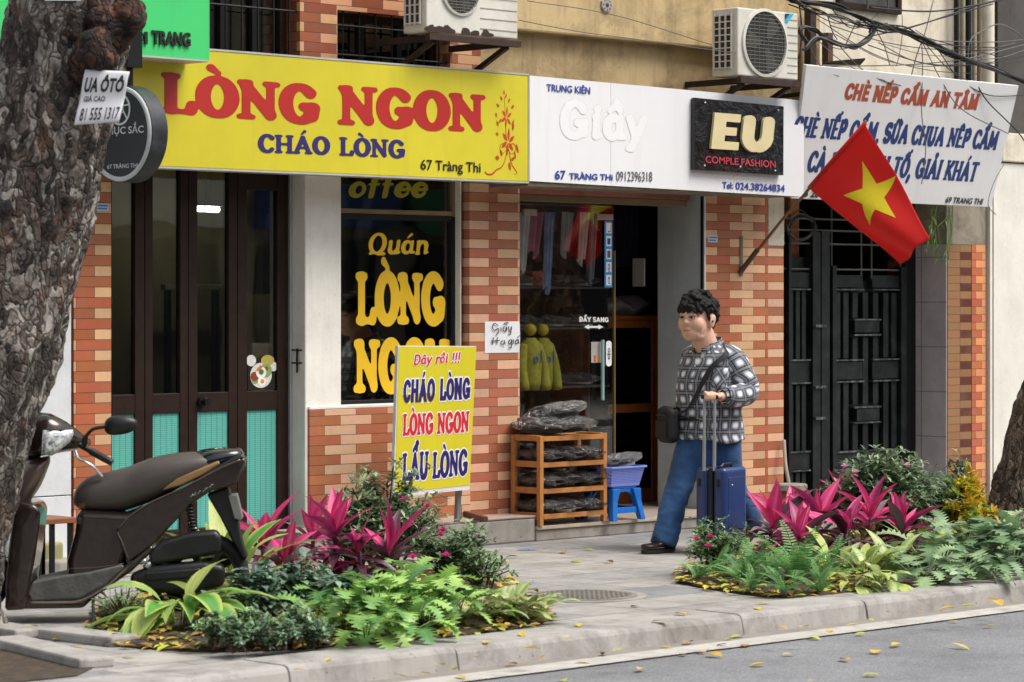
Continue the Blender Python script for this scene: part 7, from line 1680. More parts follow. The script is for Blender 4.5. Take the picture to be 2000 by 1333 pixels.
# ------------------------------------------------------------------ planting beds
def leafm(name, c, c2=None, var=.25, rough=.45, trans=.25, mode=None, sp=.4):
    t = NT(name); f = t.noise(9, 4, .6, t.pos()); cc = srgb(c)
    o = t.ramp(f, [(.3, tuple(x*(1-var) for x in cc)), (.7, tuple(min(1, x*(1+var)) for x in cc))])
    uvx = t.xyz(t.uv())
    if mode == 'stripe':      # pale slanting stripes, either side of the midrib
        s = t.math('ADD', t.math('MULTIPLY', t.math('ABSOLUTE', t.math('SUBTRACT', uvx[0], .5)), 5.0), t.math('MULTIPLY', uvx[1], -2.5))
        nz = t.n('TexNoise'); nz.inputs['Scale'].default_value = 6; mp = t.n('CombineXYZ'); t.l(s, mp.inputs[0]); t.l(t.math('MULTIPLY', uvx[1], .3), mp.inputs[1]); t.l(mp.outputs[0], nz.inputs['Vector'])
        o = t.mix(t.ramp(nz.outputs['Fac'], [(.48, 0.0), (.56, 1.0)]), o, srgb(c2))
    elif mode == 'edge':      # second colour along the margin
        o = t.mix(t.ramp(t.math('ABSOLUTE', t.math('SUBTRACT', uvx[0], .5)), [(.22, 0.0), (.42, 1.0)]), o, srgb(c2))
    elif mode == 'mid':
        o = t.mix(t.ramp(t.math('ABSOLUTE', t.math('SUBTRACT', uvx[0], .5)), [(.0, 1.0), (.25, 0.0)]), o, srgb(c2))
    rib = t.math('LESS_THAN', t.math('ABSOLUTE', t.math('SUBTRACT', uvx[0], .5)), .025); o = t.mix(t.math('MULTIPLY', rib, .3), o, (.35, .4, .25))
    t.base(o); t.set(Roughness=rough); t.b.inputs['Specular IOR Level'].default_value = sp
    tl = t.n('BsdfTranslucent'); t.l(o, tl.inputs[0]); mx = t.n('MixShader'); mx.inputs[0].default_value = trans; t.l(t.b.outputs[0], mx.inputs[1]); t.l(tl.outputs[0], mx.inputs[2]); t.l(mx.outputs[0], t.t.nodes['Material Output'].inputs[0]); return t.m
LANCE = lambda t_: max(.03, math.sin(math.pi*min(1, t_*.97+.03)**.8))
OVAL = lambda t_: max(.03, math.sin(math.pi*(t_*.98+.01))**.7)
HEART = lambda t_: max(.03, (math.sin(math.pi*(t_*.9+.1))**.6)*(1.15-.5*t_))
def blade(mb, base, az, el, L, W, droop=.6, fold=.25, prof=LANCE, n=6, twist=0.0, lobes=0, mi=0, petiole=0.0, rnd=random):
    """one leaf: starts along (az, el), bends down by droop radians over its length"""
    mb.cur = mi; p = Vector(base); e = el; side0 = Vector((-math.sin(az), math.cos(az), 0)); pts = []; st = L/n
    if petiole:
        d = Vector((math.cos(az)*math.cos(e), math.sin(az)*math.cos(e), math.sin(e))); q = p+d*petiole; mb.tube([p, p.lerp(q, .5)+Vector((0, 0, .01)), q], .0035, 4); p = q; e -= droop*.35
    for i in range(n+1):
        d = Vector((math.cos(az)*math.cos(e), math.sin(az)*math.cos(e), math.sin(e))); up = side0.cross(d)*-1
        tw = twist*(i/n); s = side0*math.cos(tw)+up*math.sin(tw); nrm = up*math.cos(tw)-side0*math.sin(tw); pts.append((p.copy(), d, s, nrm)); p = p+d*st; e -= droop/n
    L0 = len(mb.v); 
    for i, (q, d, s, nr) in enumerate(pts):
        t_ = i/n; w_ = W/2*prof(t_)
        if lobes: 
            m = i % 2; w_ = W/2*(.30 if m == 0 else 1.0)*(math.sin(math.pi*min(1, t_*.85+.15))**.5+.12); sw = d*(L*.06*m)
        else: sw = Vector()
        mb.v += [tuple(q+s*w_+nr*w_*fold+sw), tuple(q), tuple(q-s*w_+nr*w_*fold+sw)]
    for i in range(n):
        a = L0+3*i; v0, v1 = i/n, (i+1)/n
        mb.face((a, a+1, a+4, a+3), [(0, v0), (.5, v0), (.5, v1), (0, v1)]); mb.face((a+1, a+2, a+5, a+4), [(.5, v0), (1, v0), (1, v1), (.5, v1)])
def mesh_norecalc(mb, name, mats, parent):
    me = bpy.data.meshes.new(name); me.from_pydata(mb.v, [], mb.f)
    for m in mats: me.materials.append(m)
    me.polygons.foreach_set('material_index', mb.mi); L = me.uv_layers.new(name='UVMap').data; i = 0
    for f, u in zip(mb.f, mb.uv):
        for k in range(len(f)): L[i].uv = u[k] if u is not None else (.25, .5); i += 1
    me.polygons.foreach_set('use_smooth', [True]*len(me.polygons)); me.update()
    o = bpy.data.objects.new(name, me); col.objects.link(o); o.parent = parent; o.matrix_parent_inverse = world_of(parent).inverted(); return o
GREY_L = 'b'
CORD = [leafm('cordyline_pink', 'd43c7c', 'ea6aa0', .2, .4, .3, 'mid'), leafm('cordyline_purple', '94305f', 'c03a7a', .3, .4, .25, 'edge'), leafm('cordyline_dark', '3f2b33', '6a2846', .3, .38, .15, 'edge'), leafm('cordyline_grey', '75686e', '8a5a72', .2, .35, .1, 'edge')]
STEMP = mat('purple_stem', '4a2433', .6); STEMG = mat('green_stem', '5c6b35', .6); STEMB = mat('brown_twig', '4a3a2c', .8)
ALP = [leafm('ginger_striped', '649a4a', 'cfd27a', .2, .42, .3, 'stripe'), leafm('ginger_green', '5c9a45', 'b5c56a', .2, .42, .3, 'edge'), leafm('ginger_lime', 'a3bd52', 'dede98', .15, .42, .35, 'stripe')]
AZA = [leafm('azalea_dark', '53694a', None, .25, .45, .15), leafm('azalea_grey', '748a6b', None, .25, .4, .15), leafm('azalea_light', '93a880', None, .25, .4, .2)]
XLIME = [leafm('lobed_lime', '9fc46a', None, .28, .4, .22), leafm('lobed_green', '7aa656', None, .3, .4, .2), leafm('lobed_deep', '54854a', None, .3, .4, .18)]
XDARK = [leafm('lobed_grey', '869f7c', None, .2, .4, .2), leafm('lobed_dark', '68865c', None, .2, .4, .2), leafm('lobed_mid', '96af80', None, .2, .4, .2)]
FERN = [leafm('fern_green', '63945b', None, .25, .5, .25), leafm('fern_bright', '83b36d', None, .2, .5, .3)]
SYN = [leafm('cream_leaf', 'c8cf96', '8aa860', .15, .42, .3, 'edge'), leafm('pale_green_leaf', '94b069', 'd2d8a0', .2, .42, .3, 'mid'), leafm('pink_leaf', 'cdbfa0', '9aae70', .15, .42, .3, 'edge')]
CROT = [leafm('croton_yellow', 'dcc432', None, .2, .4, .3), leafm('croton_gold', 'c79a2a', None, .2, .4, .3), leafm('croton_green', '7f9a35', None, .25, .4, .3)]
SHR = [leafm('shrub_grey', '647d69', None, .25, .42, .15), leafm('shrub_teal', '54705f', None, .25, .42, .15), leafm('shrub_light', '86a082', None, .2, .42, .2)]
FIN = [leafm('fine_green', '6f9062', None, .25, .5, .2), leafm('fine_light', '93af78', None, .25, .5, .2)]
PINKF = leafm('pink_petal', 'd83f92', None, .1, .5, .35); PALEF = leafm('pale_petal', 'e5b5cf', None, .1, .5, .35); YLF = leafm('yellow_leaf', 'd6d457', 'b5bd45', .1, .4, .35)
def plant(name, base, label, cat, group): return thing(name, base, label, cat, group)
def cordyline(b, h, n, spread, label, seed, pink=.5, group='magenta cordyline plants', lean=(0, 0)):
    r = random.Random(seed); t = plant('cordyline', b, label, 'plant', group); top = b+Vector((lean[0], lean[1], h))
    ms = MB(); ms.tube([b, b.lerp(top, .5)+Vector((r.uniform(-.02, .02), r.uniform(-.02, .02), 0)), top], [.014, .012, .011], 7); ms.build('stem', STEMP, t, smooth=True)
    mb = MB(); ga = 2.399; n = n+9; tl_ = Vector((r.gauss(0, .12), r.gauss(0, .12), 1))
    for k in range(n):
        q = k/(n-1); az = k*ga+r.uniform(-.7, .7); el = R(-18+95*q**1.2)+r.gauss(0, .27); L = spread*r.uniform(.72, 1.3)*(1.05-.3*abs(q-.5)); W = L*r.uniform(.16, .235)*(.8+.5*q)
        x = r.random()
        if q > 1-pink: mi = 0 if x < .72 else 1
        elif q > .42: mi = 0 if x < .12 else 1 if x < .42 else 2 if x < .72 else 3
        else: mi = 1 if x < .15 else 2 if x < .6 else 3
        blade(mb, b.lerp(top, .5+.5*q), az, el, L, W, r.uniform(.4, 1.5)*(1.25-.9*q), r.uniform(.15, .7), LANCE, 8, r.uniform(-.8, .8), mi=mi)
    mesh_norecalc(mb, 'foliage', CORD, t); return t
def tuft(name, b, mats, n, L, W, label, seed, group, el=(20, 80), droop=.9, prof=LANCE, lobes=0, petiole=0.0, rad=.05, fold=.2, nseg=6, wts=None, cat='plant', front=None, hsq=1.0):
    r = random.Random(seed); t = plant(name, b, label, cat, group); mb = MB(); n = int(n*1.6) if n > 6 else n
    for k in range(n):
        az = r.uniform(0, 2*math.pi); 
        if front is not None and r.random() < .6: az = front+r.gauss(0, .9)
        e = R(r.uniform(*el)); d = rad*r.random()**.5; s = r.uniform(.7, 1.2)
        mi = r.choices(range(len(mats)), wts)[0] if wts else r.randrange(len(mats))
        blade(mb, b+Vector((d*math.cos(az), d*math.sin(az), 0)), az+r.uniform(-.3, .3), e, L*s, W*s, droop*r.uniform(.6, 1.3), fold, prof, nseg, r.uniform(-.5, .5), lobes, mi, petiole*r.uniform(.7, 1.25), r)
    mesh_norecalc(mb, 'foliage', mats, t); return t
def bush(name, b, rx, ry, h, mats, n, L, W, label, seed, group, whorl=5, flowers=(), prof=OVAL, twigs=18, low=.15, fm=None, el0=.2):
    """twigs to leaf whorls spread through an uneven crown"""
    r = random.Random(seed); t = plant(name, b, label, 'shrub', group); mb = MB(); ms = MB(); tips = []
    for k in range(twigs):
        az = r.uniform(0, 2*math.pi); q = r.random()**.5; tip = b+Vector((rx*q*math.cos(az), ry*q*math.sin(az), h*(low+(1-low)*(1-q*q*.7)*r.uniform(.72, 1.08)))); mid = b.lerp(tip, .5)+Vector((0, 0, h*.1))
        pts = smoothpath([b+Vector((r.uniform(-.04, .04), r.uniform(-.04, .04), 0)), mid, tip], 4); ms.tube(pts, [.008-.0006*i for i in range(len(pts))], 5); tips.append((pts, tip))
    ms.build('twigs', STEMB, t)
    for k in range(int(n*1.75)):
        pts, tip = r.choice(tips); c = pts[r.randint(3, len(pts)-1)]+Vector((r.gauss(0, rx*.13), r.gauss(0, ry*.13), r.gauss(0, h*.07))); c.z = max(c.z, b.z+.02); a0 = r.uniform(0, 6.28); mi = r.randrange(len(mats)); tilt = r.uniform(.0, .8)
        for j in range(whorl):
            az = a0+j*2*math.pi/whorl+r.uniform(-.2, .2); s = r.uniform(.7, 1.15); blade(mb, c, az, el0+tilt*math.cos(az-a0)+r.uniform(-.2, .5), L*s, W*s, r.uniform(.2, .8), .25, prof, 3, 0, 0, mi if r.random() < .75 else r.randrange(len(mats)))
    mesh_norecalc(mb, 'foliage', mats, t)
    for p in flowers:
        mf = MB(); a0 = r.uniform(0, 6)
        for j in range(6): blade(mf, p, a0+j*1.047, .65, .034, .03, .5, .2, OVAL, 3)
        for j in range(5): blade(mf, p+Vector((0, 0, .006)), a0+.5+j*1.257, 1.1, .024, .02, .4, .2, OVAL, 3)
        mesh_norecalc(mf, 'flower', [fm or PINKF], t)
    return t
def fern(b, n, L, label, seed, group='sword ferns in the right bed', mi0=None):
    r = random.Random(seed); t = plant('fern', b, label, 'fern', group); mb = MB()
    for k in range(n):
        az = r.uniform(0, 6.28); e = R(r.uniform(35, 88)); p = b.copy(); s = L*r.uniform(.6, 1.15); m = 22; dr = r.uniform(.6, 1.6); side = Vector((-math.sin(az), math.cos(az), 0)); mi = r.randrange(2)
        for i in range(m):
            q = i/m; d = Vector((math.cos(az)*math.cos(e), math.sin(az)*math.cos(e), math.sin(e))); nr = side.cross(d)*-1; w_ = s*.115*(math.sin(math.pi*min(1, q*.82+.16))**.8); mb.cur = mi
            for sg in (-1, 1):
                o = p+side*sg*.002; tip = o+side*sg*w_+d*w_*.25-nr*w_*.15; hw = d*(s/m*.30); n0 = len(mb.v); mb.v += [tuple(o-hw), tuple(o+hw), tuple(o.lerp(tip, .7)+hw*.8+nr*.002), tuple(tip), tuple(o.lerp(tip, .7)-hw*.6)]; mb.face(tuple(range(n0, n0+5)))
            p = p+d*(s/m); e -= dr/m
    mesh_norecalc(mb, 'fronds', FERN, t); return t
vn = plant('hanging_vine', P(1848, 415, -.1), 'thin green vine strands hanging under the right end of the dessert sign', 'vine', 'hanging vines')
mb = MB(); vr = random.Random(9)
for k in range(9):
    u = 1835+vr.uniform(-18, 32); v0 = 405+vr.uniform(-4, 6); v1 = v0+vr.uniform(30, 115); q = smoothpath([P(u, v0, -.1), P(u+vr.uniform(-8, 10), (v0+v1)/2, -.13), P(u+vr.uniform(-14, 14), v1, -.12)], 5); mb.cur = 0; mb.tube(q, .0035, 5)
    for p_ in q[2::2]: blade(mb, p_, vr.uniform(0, 6.28), vr.uniform(-1.2, .2), .07, .013, .6, .2, LANCE, 4, mi=vr.randrange(2))
mesh_norecalc(mb, 'foliage', [leafm('vine_green', '6fa04a', None, .25), leafm('vine_dry', 'a39a68', None, .25)], vn)
# soil and litter
SOIL = mat('dark_soil', '3a2f26', .95, var=.35, scale=30, bump=.6, bscale=60, dirt='6a5a3c', dirt_amt=.6, dirt_scale=14)
def bed(pts, nm):
    cx, cy = sum(p[0] for p in pts)/len(pts), sum(p[1] for p in pts)/len(pts); mb = MB(); pts = smoothpath([(x, y, 0) for x, y in pts]+[(pts[0][0], pts[0][1], 0)], 5)[:-1]; rings = []
    for q, z in ((1.0, .004), (.96, .02), (.8, .045), (.5, .06), (.05, .065)): rings.append([(cx+(p.x-cx)*q, cy+(p.y-cy)*q, z+.012*mnoise.noise(Vector((p.x*4*q, p.y*4*q, 1)))*(q < .99)) for p in pts])
    mb.rings(rings); struct(mb.build(nm, SOIL, None, smooth=True)); return pts
gp = lambda u, v: (G(u, v).x, G(u, v).y)
LB = [gp(190, 1262), gp(420, 1275), gp(700, 1262), gp(960, 1236), gp(1066, 1216), gp(1050, 1180), gp(960, 1130), gp(700, 1110), gp(480, 1135), gp(300, 1165), gp(190, 1200)]
RB_ = [gp(1320, 1140), gp(1420, 1158), gp(1560, 1170), gp(1760, 1152), gp(2050, 1122), gp(2060, 1070), gp(1960, 1035), gp(1700, 1045), gp(1480, 1070), gp(1370, 1100)]
lbp = bed(LB, 'planting_soil'); rbp = bed(RB_, 'planting_soil')
pit = [gp(-60, 1275), gp(30, 1270), gp(195, 1300), gp(150, 1322), gp(-60, 1345)]
mb = MB(); mb.poly([(x, y, .005) for x, y in pit]); struct(mb.build('tree_pit_soil', SOIL))
# edging stones round the tree pit, left
for (u0, v0, u1, v1, lb) in ((100, 1245, 245, 1262, 'grey edging stone lying nearest the left planting bed'), (10, 1262, 190, 1306, 'long pale edging stone along the tree pit at bottom left'), (-40, 1232, 60, 1248, 'grey edging stone partly behind the tree trunk')):
    a, b = G(u0, v0), G(u1, v1); mb = MB(); mb.bar(a+Vector((0, 0, .022)), b+Vector((0, 0, .022)), .17, .05); o = mb.build('edging_stone', KERB, None, bevel=.012); tag(o, lb, 'stone', 'edging stones')
S = lambda u, v: G(u, v, .03)
def place(v_base, u, dv=0): return G(u, v_base, .03)
front = math.atan2(-C_, -S_)
Gd = lambda u, v: G(u, v, .03)
# --- left bed
tuft('shell_ginger', Gd(345, 1225), ALP, 13, .40, .125, 'striped shell ginger with big drooping leaves, front left corner of the left bed', 21, 'variegated shell gingers', (5, 70), 1.3, LANCE, 0, .12, .05, .22, 8, (3, 4, 1), front=front)
tuft('shell_ginger', Gd(440, 1185), ALP, 17, .33, .085, 'upright striped shell ginger beside the cordylines in the left bed', 22, 'variegated shell gingers', (48, 88), .7, LANCE, 0, .2, .05, .2, 8, (4, 1, 2))
tuft('shell_ginger', Gd(400, 1205), ALP, 9, .27, .065, 'yellow striped shell ginger between two greener ones at the left', 23, 'variegated shell gingers', (20, 70), 1.0, LANCE, 0, .1, .05, .2, 8, (3, 0, 3))
for i, (u, v, rx, h, lb) in enumerate(((500, 1215, .20, .26, 'grey-green leafy shrub low in the left bed, left one'), (580, 1205, .20, .27, 'grey-green leafy shrub low in the left bed, below the cordylines'), (630, 1180, .16, .24, 'grey-green leafy shrub in the left bed, right one'))):
    bush('leafy_shrub', Gd(u, v), rx, rx*.8, h, SHR, 120, .06, .034, lb, 31+i, 'grey-green shrubs in the left bed', 4, el0=-.1)
for i, (u, v, rx, h, lb) in enumerate(((425, 1262, .12, .16, 'fine-leaved low shrub at the kerb, left end'), (500, 1258, .14, .17, 'fine-leaved low shrub at the kerb under the grey-green leaves'), (575, 1255, .14, .16, 'fine-leaved low shrub at the kerb beside the lime leaves'))):
    bush('low_shrub', Gd(u, v), rx, rx*.7, h, (FIN[0], FIN[1], SHR[2]), 130, .026, .013, lb, 41+i, 'fine low shrubs along the kerb', 5)
bush('thin_shrub', Gd(240, 1215), .19, .13, .16, (FIN[0], FIN[1]), 110, .018, .008, 'sparse thin shrub inside wire netting, beside the scooter', 44, 'fine low shrubs along the kerb', 4)
cds = [(515, 1172, .34, 14, .27, 'cordyline with wide pink rosette at the left end of the left bed', 51), (560, 1180, .25, 13, .24, 'low pink and purple cordyline, second from left in the left bed', 52), (655, 1165, .40, 15, .27, 'tallest cordyline of the left bed with upright magenta leaf', 53), (700, 1168, .30, 13, .25, 'dark purple cordyline in the middle of the left bed', 54), (758, 1165, .27, 13, .26, 'cordyline with broad upright pink leaves, right end of the left bed', 55), (610, 1150, .33, 13, .25, 'dark maroon cordyline behind the others in the left bed', 56)]
for u, v, h, n, sp, lb, sd in cds: cordyline(Gd(u, v), h*.88, n, sp*1.02, lb, sd, pink=.36 if 'dark' not in lb else .2)
azb = Gd(752, 1130)
bush('azalea', azb, .44, .26, .62, AZA, 560, .052, .017, 'azalea bush with narrow grey-green leaves under the yellow standing board', 61, 'azalea bushes', 6, [azb+Vector((.0, -.16, .44)), azb+Vector((.14, -.2, .40)), azb+Vector((.2, -.24, .24))], twigs=40)
bush('azalea', Gd(880, 1160), .30, .2, .36, AZA, 260, .05, .017, 'small azalea with bright pink flowers at the right end of the left bed', 62, 'azalea bushes', 6, [P(865, 1038, Gd(880, 1160).y), P(806, 1092, Gd(880, 1175).y), P(872, 1088, Gd(880, 1170).y)])
for i, (u, v, n, L, lb) in enumerate(((672, 1236, 13, .17, 'lime green lobed-leaf plant at the kerb, left clump'), (752, 1232, 19, .18, 'lime green lobed-leaf plant, middle clump with the brightest leaves'), (835, 1222, 18, .18, 'lime green lobed-leaf plant, right clump beside the cream leaves'), (800, 1195, 13, .17, 'lime green lobed-leaf plant behind the middle clump'))):
    tuft('lobed_plant', Gd(u, v), XLIME, int(n*1.2), L*.88, .10, lb, 71+i, 'lime lobed-leaf plants', (28, 80), 1.25, OVAL, 1, .19, .06, .15, 14, (3, 2, 1), front=front)
for i, (u, v, lb) in enumerate(((930, 1210, 'cream-green heart-leaved plant at the kerb, left clump of the left bed end'), (990, 1208, 'cream-green heart-leaved plant near the manhole, middle clump'), (1040, 1205, 'small cream-green heart-leaved plant at the tip of the left bed'))):
    tuft('heart_leaf_plant', Gd(u, v), SYN, 17-4*i, .12, .075, lb, 81+i, 'cream heart-leaved plants', (15, 75), 1.0, HEART, 0, .10, .06, .15, 6)
bush('green_shrub', Gd(940, 1165), .2, .14, .28, (AZA[0], FIN[0], FIN[1]), 90, .04, .016, 'loose green shrub between the pink azalea and the heart-leaved plants', 85, 'loose green shrubs', 5)
tuft('yellow_leaf_plant', Gd(525, 1240), [YLF], 4, .11, .085, 'single round yellow-green leaf plant low in front of the grey-green shrubs', 86, 'yellow-leaved seedlings', (20, 50), .6, OVAL, 0, .05, .02, .1, 5, front=front)
tuft('yellow_leaf_plant', Gd(232, 1200), [YLF], 3, .10, .08, 'yellow leaf standing in the netted corner of the left bed', 87, 'yellow-leaved seedlings', (40, 70), .6, OVAL, 0, .06, .02, .1, 5, front=front)
for i, (u, v, n, L, lb) in enumerate(((715, 1250, 11, .15, 'low lime lobed-leaf plant right at the kerb, between the left and middle clumps'), (795, 1242, 12, .15, 'low lime lobed-leaf plant right at the kerb below the brightest leaves'), (885, 1216, 12, .16, 'green lobed-leaf plant leaning over the cream heart leaves'), (640, 1222, 10, .15, 'single deep green lobed clump beside the round yellow leaf'))):
    tuft('lobed_plant', Gd(u, v), XLIME, n, L, .11, lb, 171+i, 'lime lobed-leaf plants', (15, 70), 1.2, OVAL, 1, .14, .06, .15, 14, (2, 3, 2), front=front)
for i, (u, v, rx, h, lb) in enumerate(((460, 1272, .12, .13, 'tiny grey-green shrub hugging the kerb, leftmost'), (545, 1268, .13, .14, 'tiny grey-green shrub hugging the kerb under the round yellow leaf'), (615, 1262, .12, .13, 'tiny grey-green shrub hugging the kerb beside the lime leaves'))):
    bush('low_shrub', Gd(u, v), rx, rx*.7, h, (SHR[0], FIN[0], SHR[2]), 100, .028, .015, lb, 181+i, 'fine low shrubs along the kerb', 5)
bush('leafy_shrub', Gd(455, 1225), .16, .12, .2, SHR, 90, .055, .03, 'grey-green leafy shrub beside the striped ginger', 186, 'grey-green shrubs in the left bed', 4, el0=-.1)
bush('leafy_shrub', Gd(700, 1205), .2, .14, .25, SHR, 100, .055, .03, 'dark leafy shrub hidden behind the lime lobed leaves', 187, 'grey-green shrubs in the left bed', 4, el0=-.1)
bush('azalea', Gd(690, 1120), .3, .2, .42, AZA, 150, .05, .017, 'left-hand part azalea behind the cordylines of the left bed', 188, 'azalea bushes', 6, twigs=16)
# --- right bed
aza2 = Gd(1745, 1070); bush('azalea', aza2, .58, .34, .60, AZA, 900, .055, .018, 'wide azalea bush in front of the iron gate with pale pink flowers', 63, 'azalea bushes', 6, [P(1772, 912, aza2.y-.25), P(1650, 914, aza2.y-.2), P(1672, 925, aza2.y-.22), P(1770, 990, aza2.y-.3)], twigs=60, fm=PALEF)
bush('azalea', Gd(1870, 1040), .25, .18, .52, AZA, 110, .05, .017, 'thin azalea shoots in front of the brown tiled pillar', 64, 'azalea bushes', 6, twigs=10)
cd2 = [(1508, 1098, .30, 14, .30, 'cordyline nearest the suitcase with one tall dark leaf', 57), (1560, 1105, .26, 13, .27, 'cordyline with long grey leaves arching over the suitcase side', 58), (1600, 1092, .33, 13, .27, 'pink cordyline in front of the drum stool', 59), (1652, 1100, .28, 13, .27, 'cordyline with folded crimson leaves, middle of the right bed', 65), (1700, 1090, .34, 14, .28, 'bright pink cordyline in front of the gate leaves, tallest of the right bed', 66), (1762, 1095, .27, 13, .27, 'cordyline with a dark fan leaf, right of the pink one', 67), (1640, 1070, .46, 9, .2, 'slim tall cordyline shoot standing before the gate post', 68), (1545, 1080, .28, 12, .27, 'dark cordyline behind the others beside the suitcase', 69)]
for u, v, h, n, sp, lb, sd in cd2: cordyline(Gd(u, v), h*.72, n, sp*1.05, lb, sd, pink=.36)
for i, (u, v, n, L, lb) in enumerate(((1560, 1140, 30, .40, 'tall sword fern with upright fronds, middle of the right bed front'), (1450, 1135, 24, .30, 'bushy fern left of the tall fern'), (1610, 1140, 16, .30, 'fern with arching fronds beside the pale striped leaves'), (1400, 1125, 14, .24, 'small fern at the left tip of the right bed'), (1500, 1130, 20, .32, 'fern between the bushy and the tall fern'), (1985, 1090, 16, .34, 'fern cut by the right edge of the picture'))): fern(Gd(u, v), n, L, lb, 91+i)
for i, (u, v, n, L, lb) in enumerate(((1470, 1152, 16, .2, 'low fern spilling to the kerb, left'), (1530, 1158, 18, .22, 'low fern spilling to the kerb below the tall fern'), (1600, 1155, 14, .22, 'low fern spilling to the kerb beside the striped leaves'), (1360, 1132, 14, .2, 'small fern at the pavement end of the right bed'))): fern(Gd(u, v), n, L, lb, 191+i)
for i, (u, v, n, lb) in enumerate(((1660, 1146, 9, 'low cream striped plant at the kerb, left one'), (1725, 1142, 10, 'low cream striped plant at the kerb, right one'))):
    tuft('striped_leaf_plant', Gd(u, v), [ALP[2], SYN[0], SYN[1], ALP[0]], n, .17, .06, lb, 195+i, 'cream and yellow striped plants', (5, 70), 1.1, LANCE, 0, .06, .06, .18, 7, (3, 3, 2, 1), front=front)
for i, (u, v, n, lb) in enumerate(((1800, 1132, 11, 'low grey-green lobed plant at the kerb, left one'), (1870, 1128, 12, 'low grey-green lobed plant at the kerb, middle one'), (1940, 1122, 12, 'low grey-green lobed plant at the kerb, right one'))):
    tuft('lobed_plant', Gd(u, v), XDARK, n, .16, .11, lb, 201+i, 'grey-green lobed-leaf plants', (10, 65), 1.2, OVAL, 1, .13, .06, .15, 14, front=front)
bf = Gd(1390, 1115); bush('flowering_shrub', bf, .28, .2, .28, (FIN[0], FIN[1], AZA[0]), 190, .036, .014, 'small-leaved shrub with tiny pink flowers at the foot of the suitcase', 97, 'loose green shrubs', 5, [P(1360, 1056, bf.y-.1), P(1388, 1052, bf.y-.05), P(1384, 1070, bf.y-.15)])
for i, (u, v, n, lb) in enumerate(((1640, 1120, 13, 'pale yellow-green striped plant beside the ferns'), (1690, 1128, 15, 'cream striped plant with one big pale leaf, middle of the right bed front'), (1745, 1122, 14, 'cream leaved plant in the right bed, right clump'), (1700, 1090, 12, 'upright yellow-green striped plant behind the cream leaves'), (1790, 1085, 11, 'yellow-green striped plant between croton and cordylines'))):
    tuft('striped_leaf_plant', Gd(u, v), [ALP[2], SYN[0], SYN[1], ALP[0]], n, .22, .07, lb, 101+i, 'cream and yellow striped plants', (15, 85), 1.0, LANCE, 0, .08, .06, .18, 7, (3, 3, 2, 1))
for i, (u, v, n, lb) in enumerate(((1830, 1118, 20, 'grey-green lobed-leaf plant beside the cream leaves'), (1900, 1112, 22, 'grey-green lobed-leaf plant, middle one in front of the croton'), (1975, 1108, 20, 'grey-green lobed-leaf plant at the right edge'), (1870, 1090, 16, 'grey-green lobed-leaf plant behind the middle one'), (1945, 1080, 16, 'grey-green lobed-leaf plant at the foot of the right tree'))):
    tuft('lobed_plant', Gd(u, v), XDARK, n, .18, .12, lb, 111+i, 'grey-green lobed-leaf plants', (25, 82), 1.3, OVAL, 1, .19, .07, .15, 14, front=front)
bush('croton', Gd(1880, 1066), .26, .2, .42, CROT, 230, .075, .026, 'bright yellow croton bush in front of the right tree', 121, 'croton bushes', 6, el0=.5)
tuft('yellow_leaf_plant', Gd(1882, 1085), [YLF], 3, .10, .085, 'single round yellow-green leaf in front of the yellow croton', 122, 'yellow-leaved seedlings', (50, 80), .6, OVAL, 0, .12, .02, .1, 5, front=front)
# ------------------------------------------------------------------ fallen leaves
FL_ = [leafm('dead_yellow', 'c9b23a', None, .25, .6, .15), leafm('dead_brown', '9c7a42', None, .3, .7, .1), leafm('dead_lime', 'b3bd4a', None, .2, .6, .15), leafm('dead_orange', 'c9a64a', None, .25, .6, .15)]
def leaf_mesh(mi, L, W, sd):
    r = random.Random(sd); mb = MB(); blade(mb, (-L/2, 0, .004), 0, r.uniform(.0, .14), L, W, r.uniform(.1, .4), r.uniform(.05, .4), OVAL, 5)
    me = bpy.data.meshes.new('fallen_leaf'); me.from_pydata([(x, y, z-min(v[2] for v in mb.v)+.002) for x, y, z in mb.v], [], mb.f); me.materials.append(FL_[mi]); L_ = me.uv_layers.new(name='UVMap'); me.polygons.foreach_set('use_smooth', [True]*len(me.polygons)); return me
lms = [leaf_mesh(i % 4, .07+.012*(i % 3), .034+.006*(i % 4), i) for i in range(12)]
r = random.Random(77); spots = []
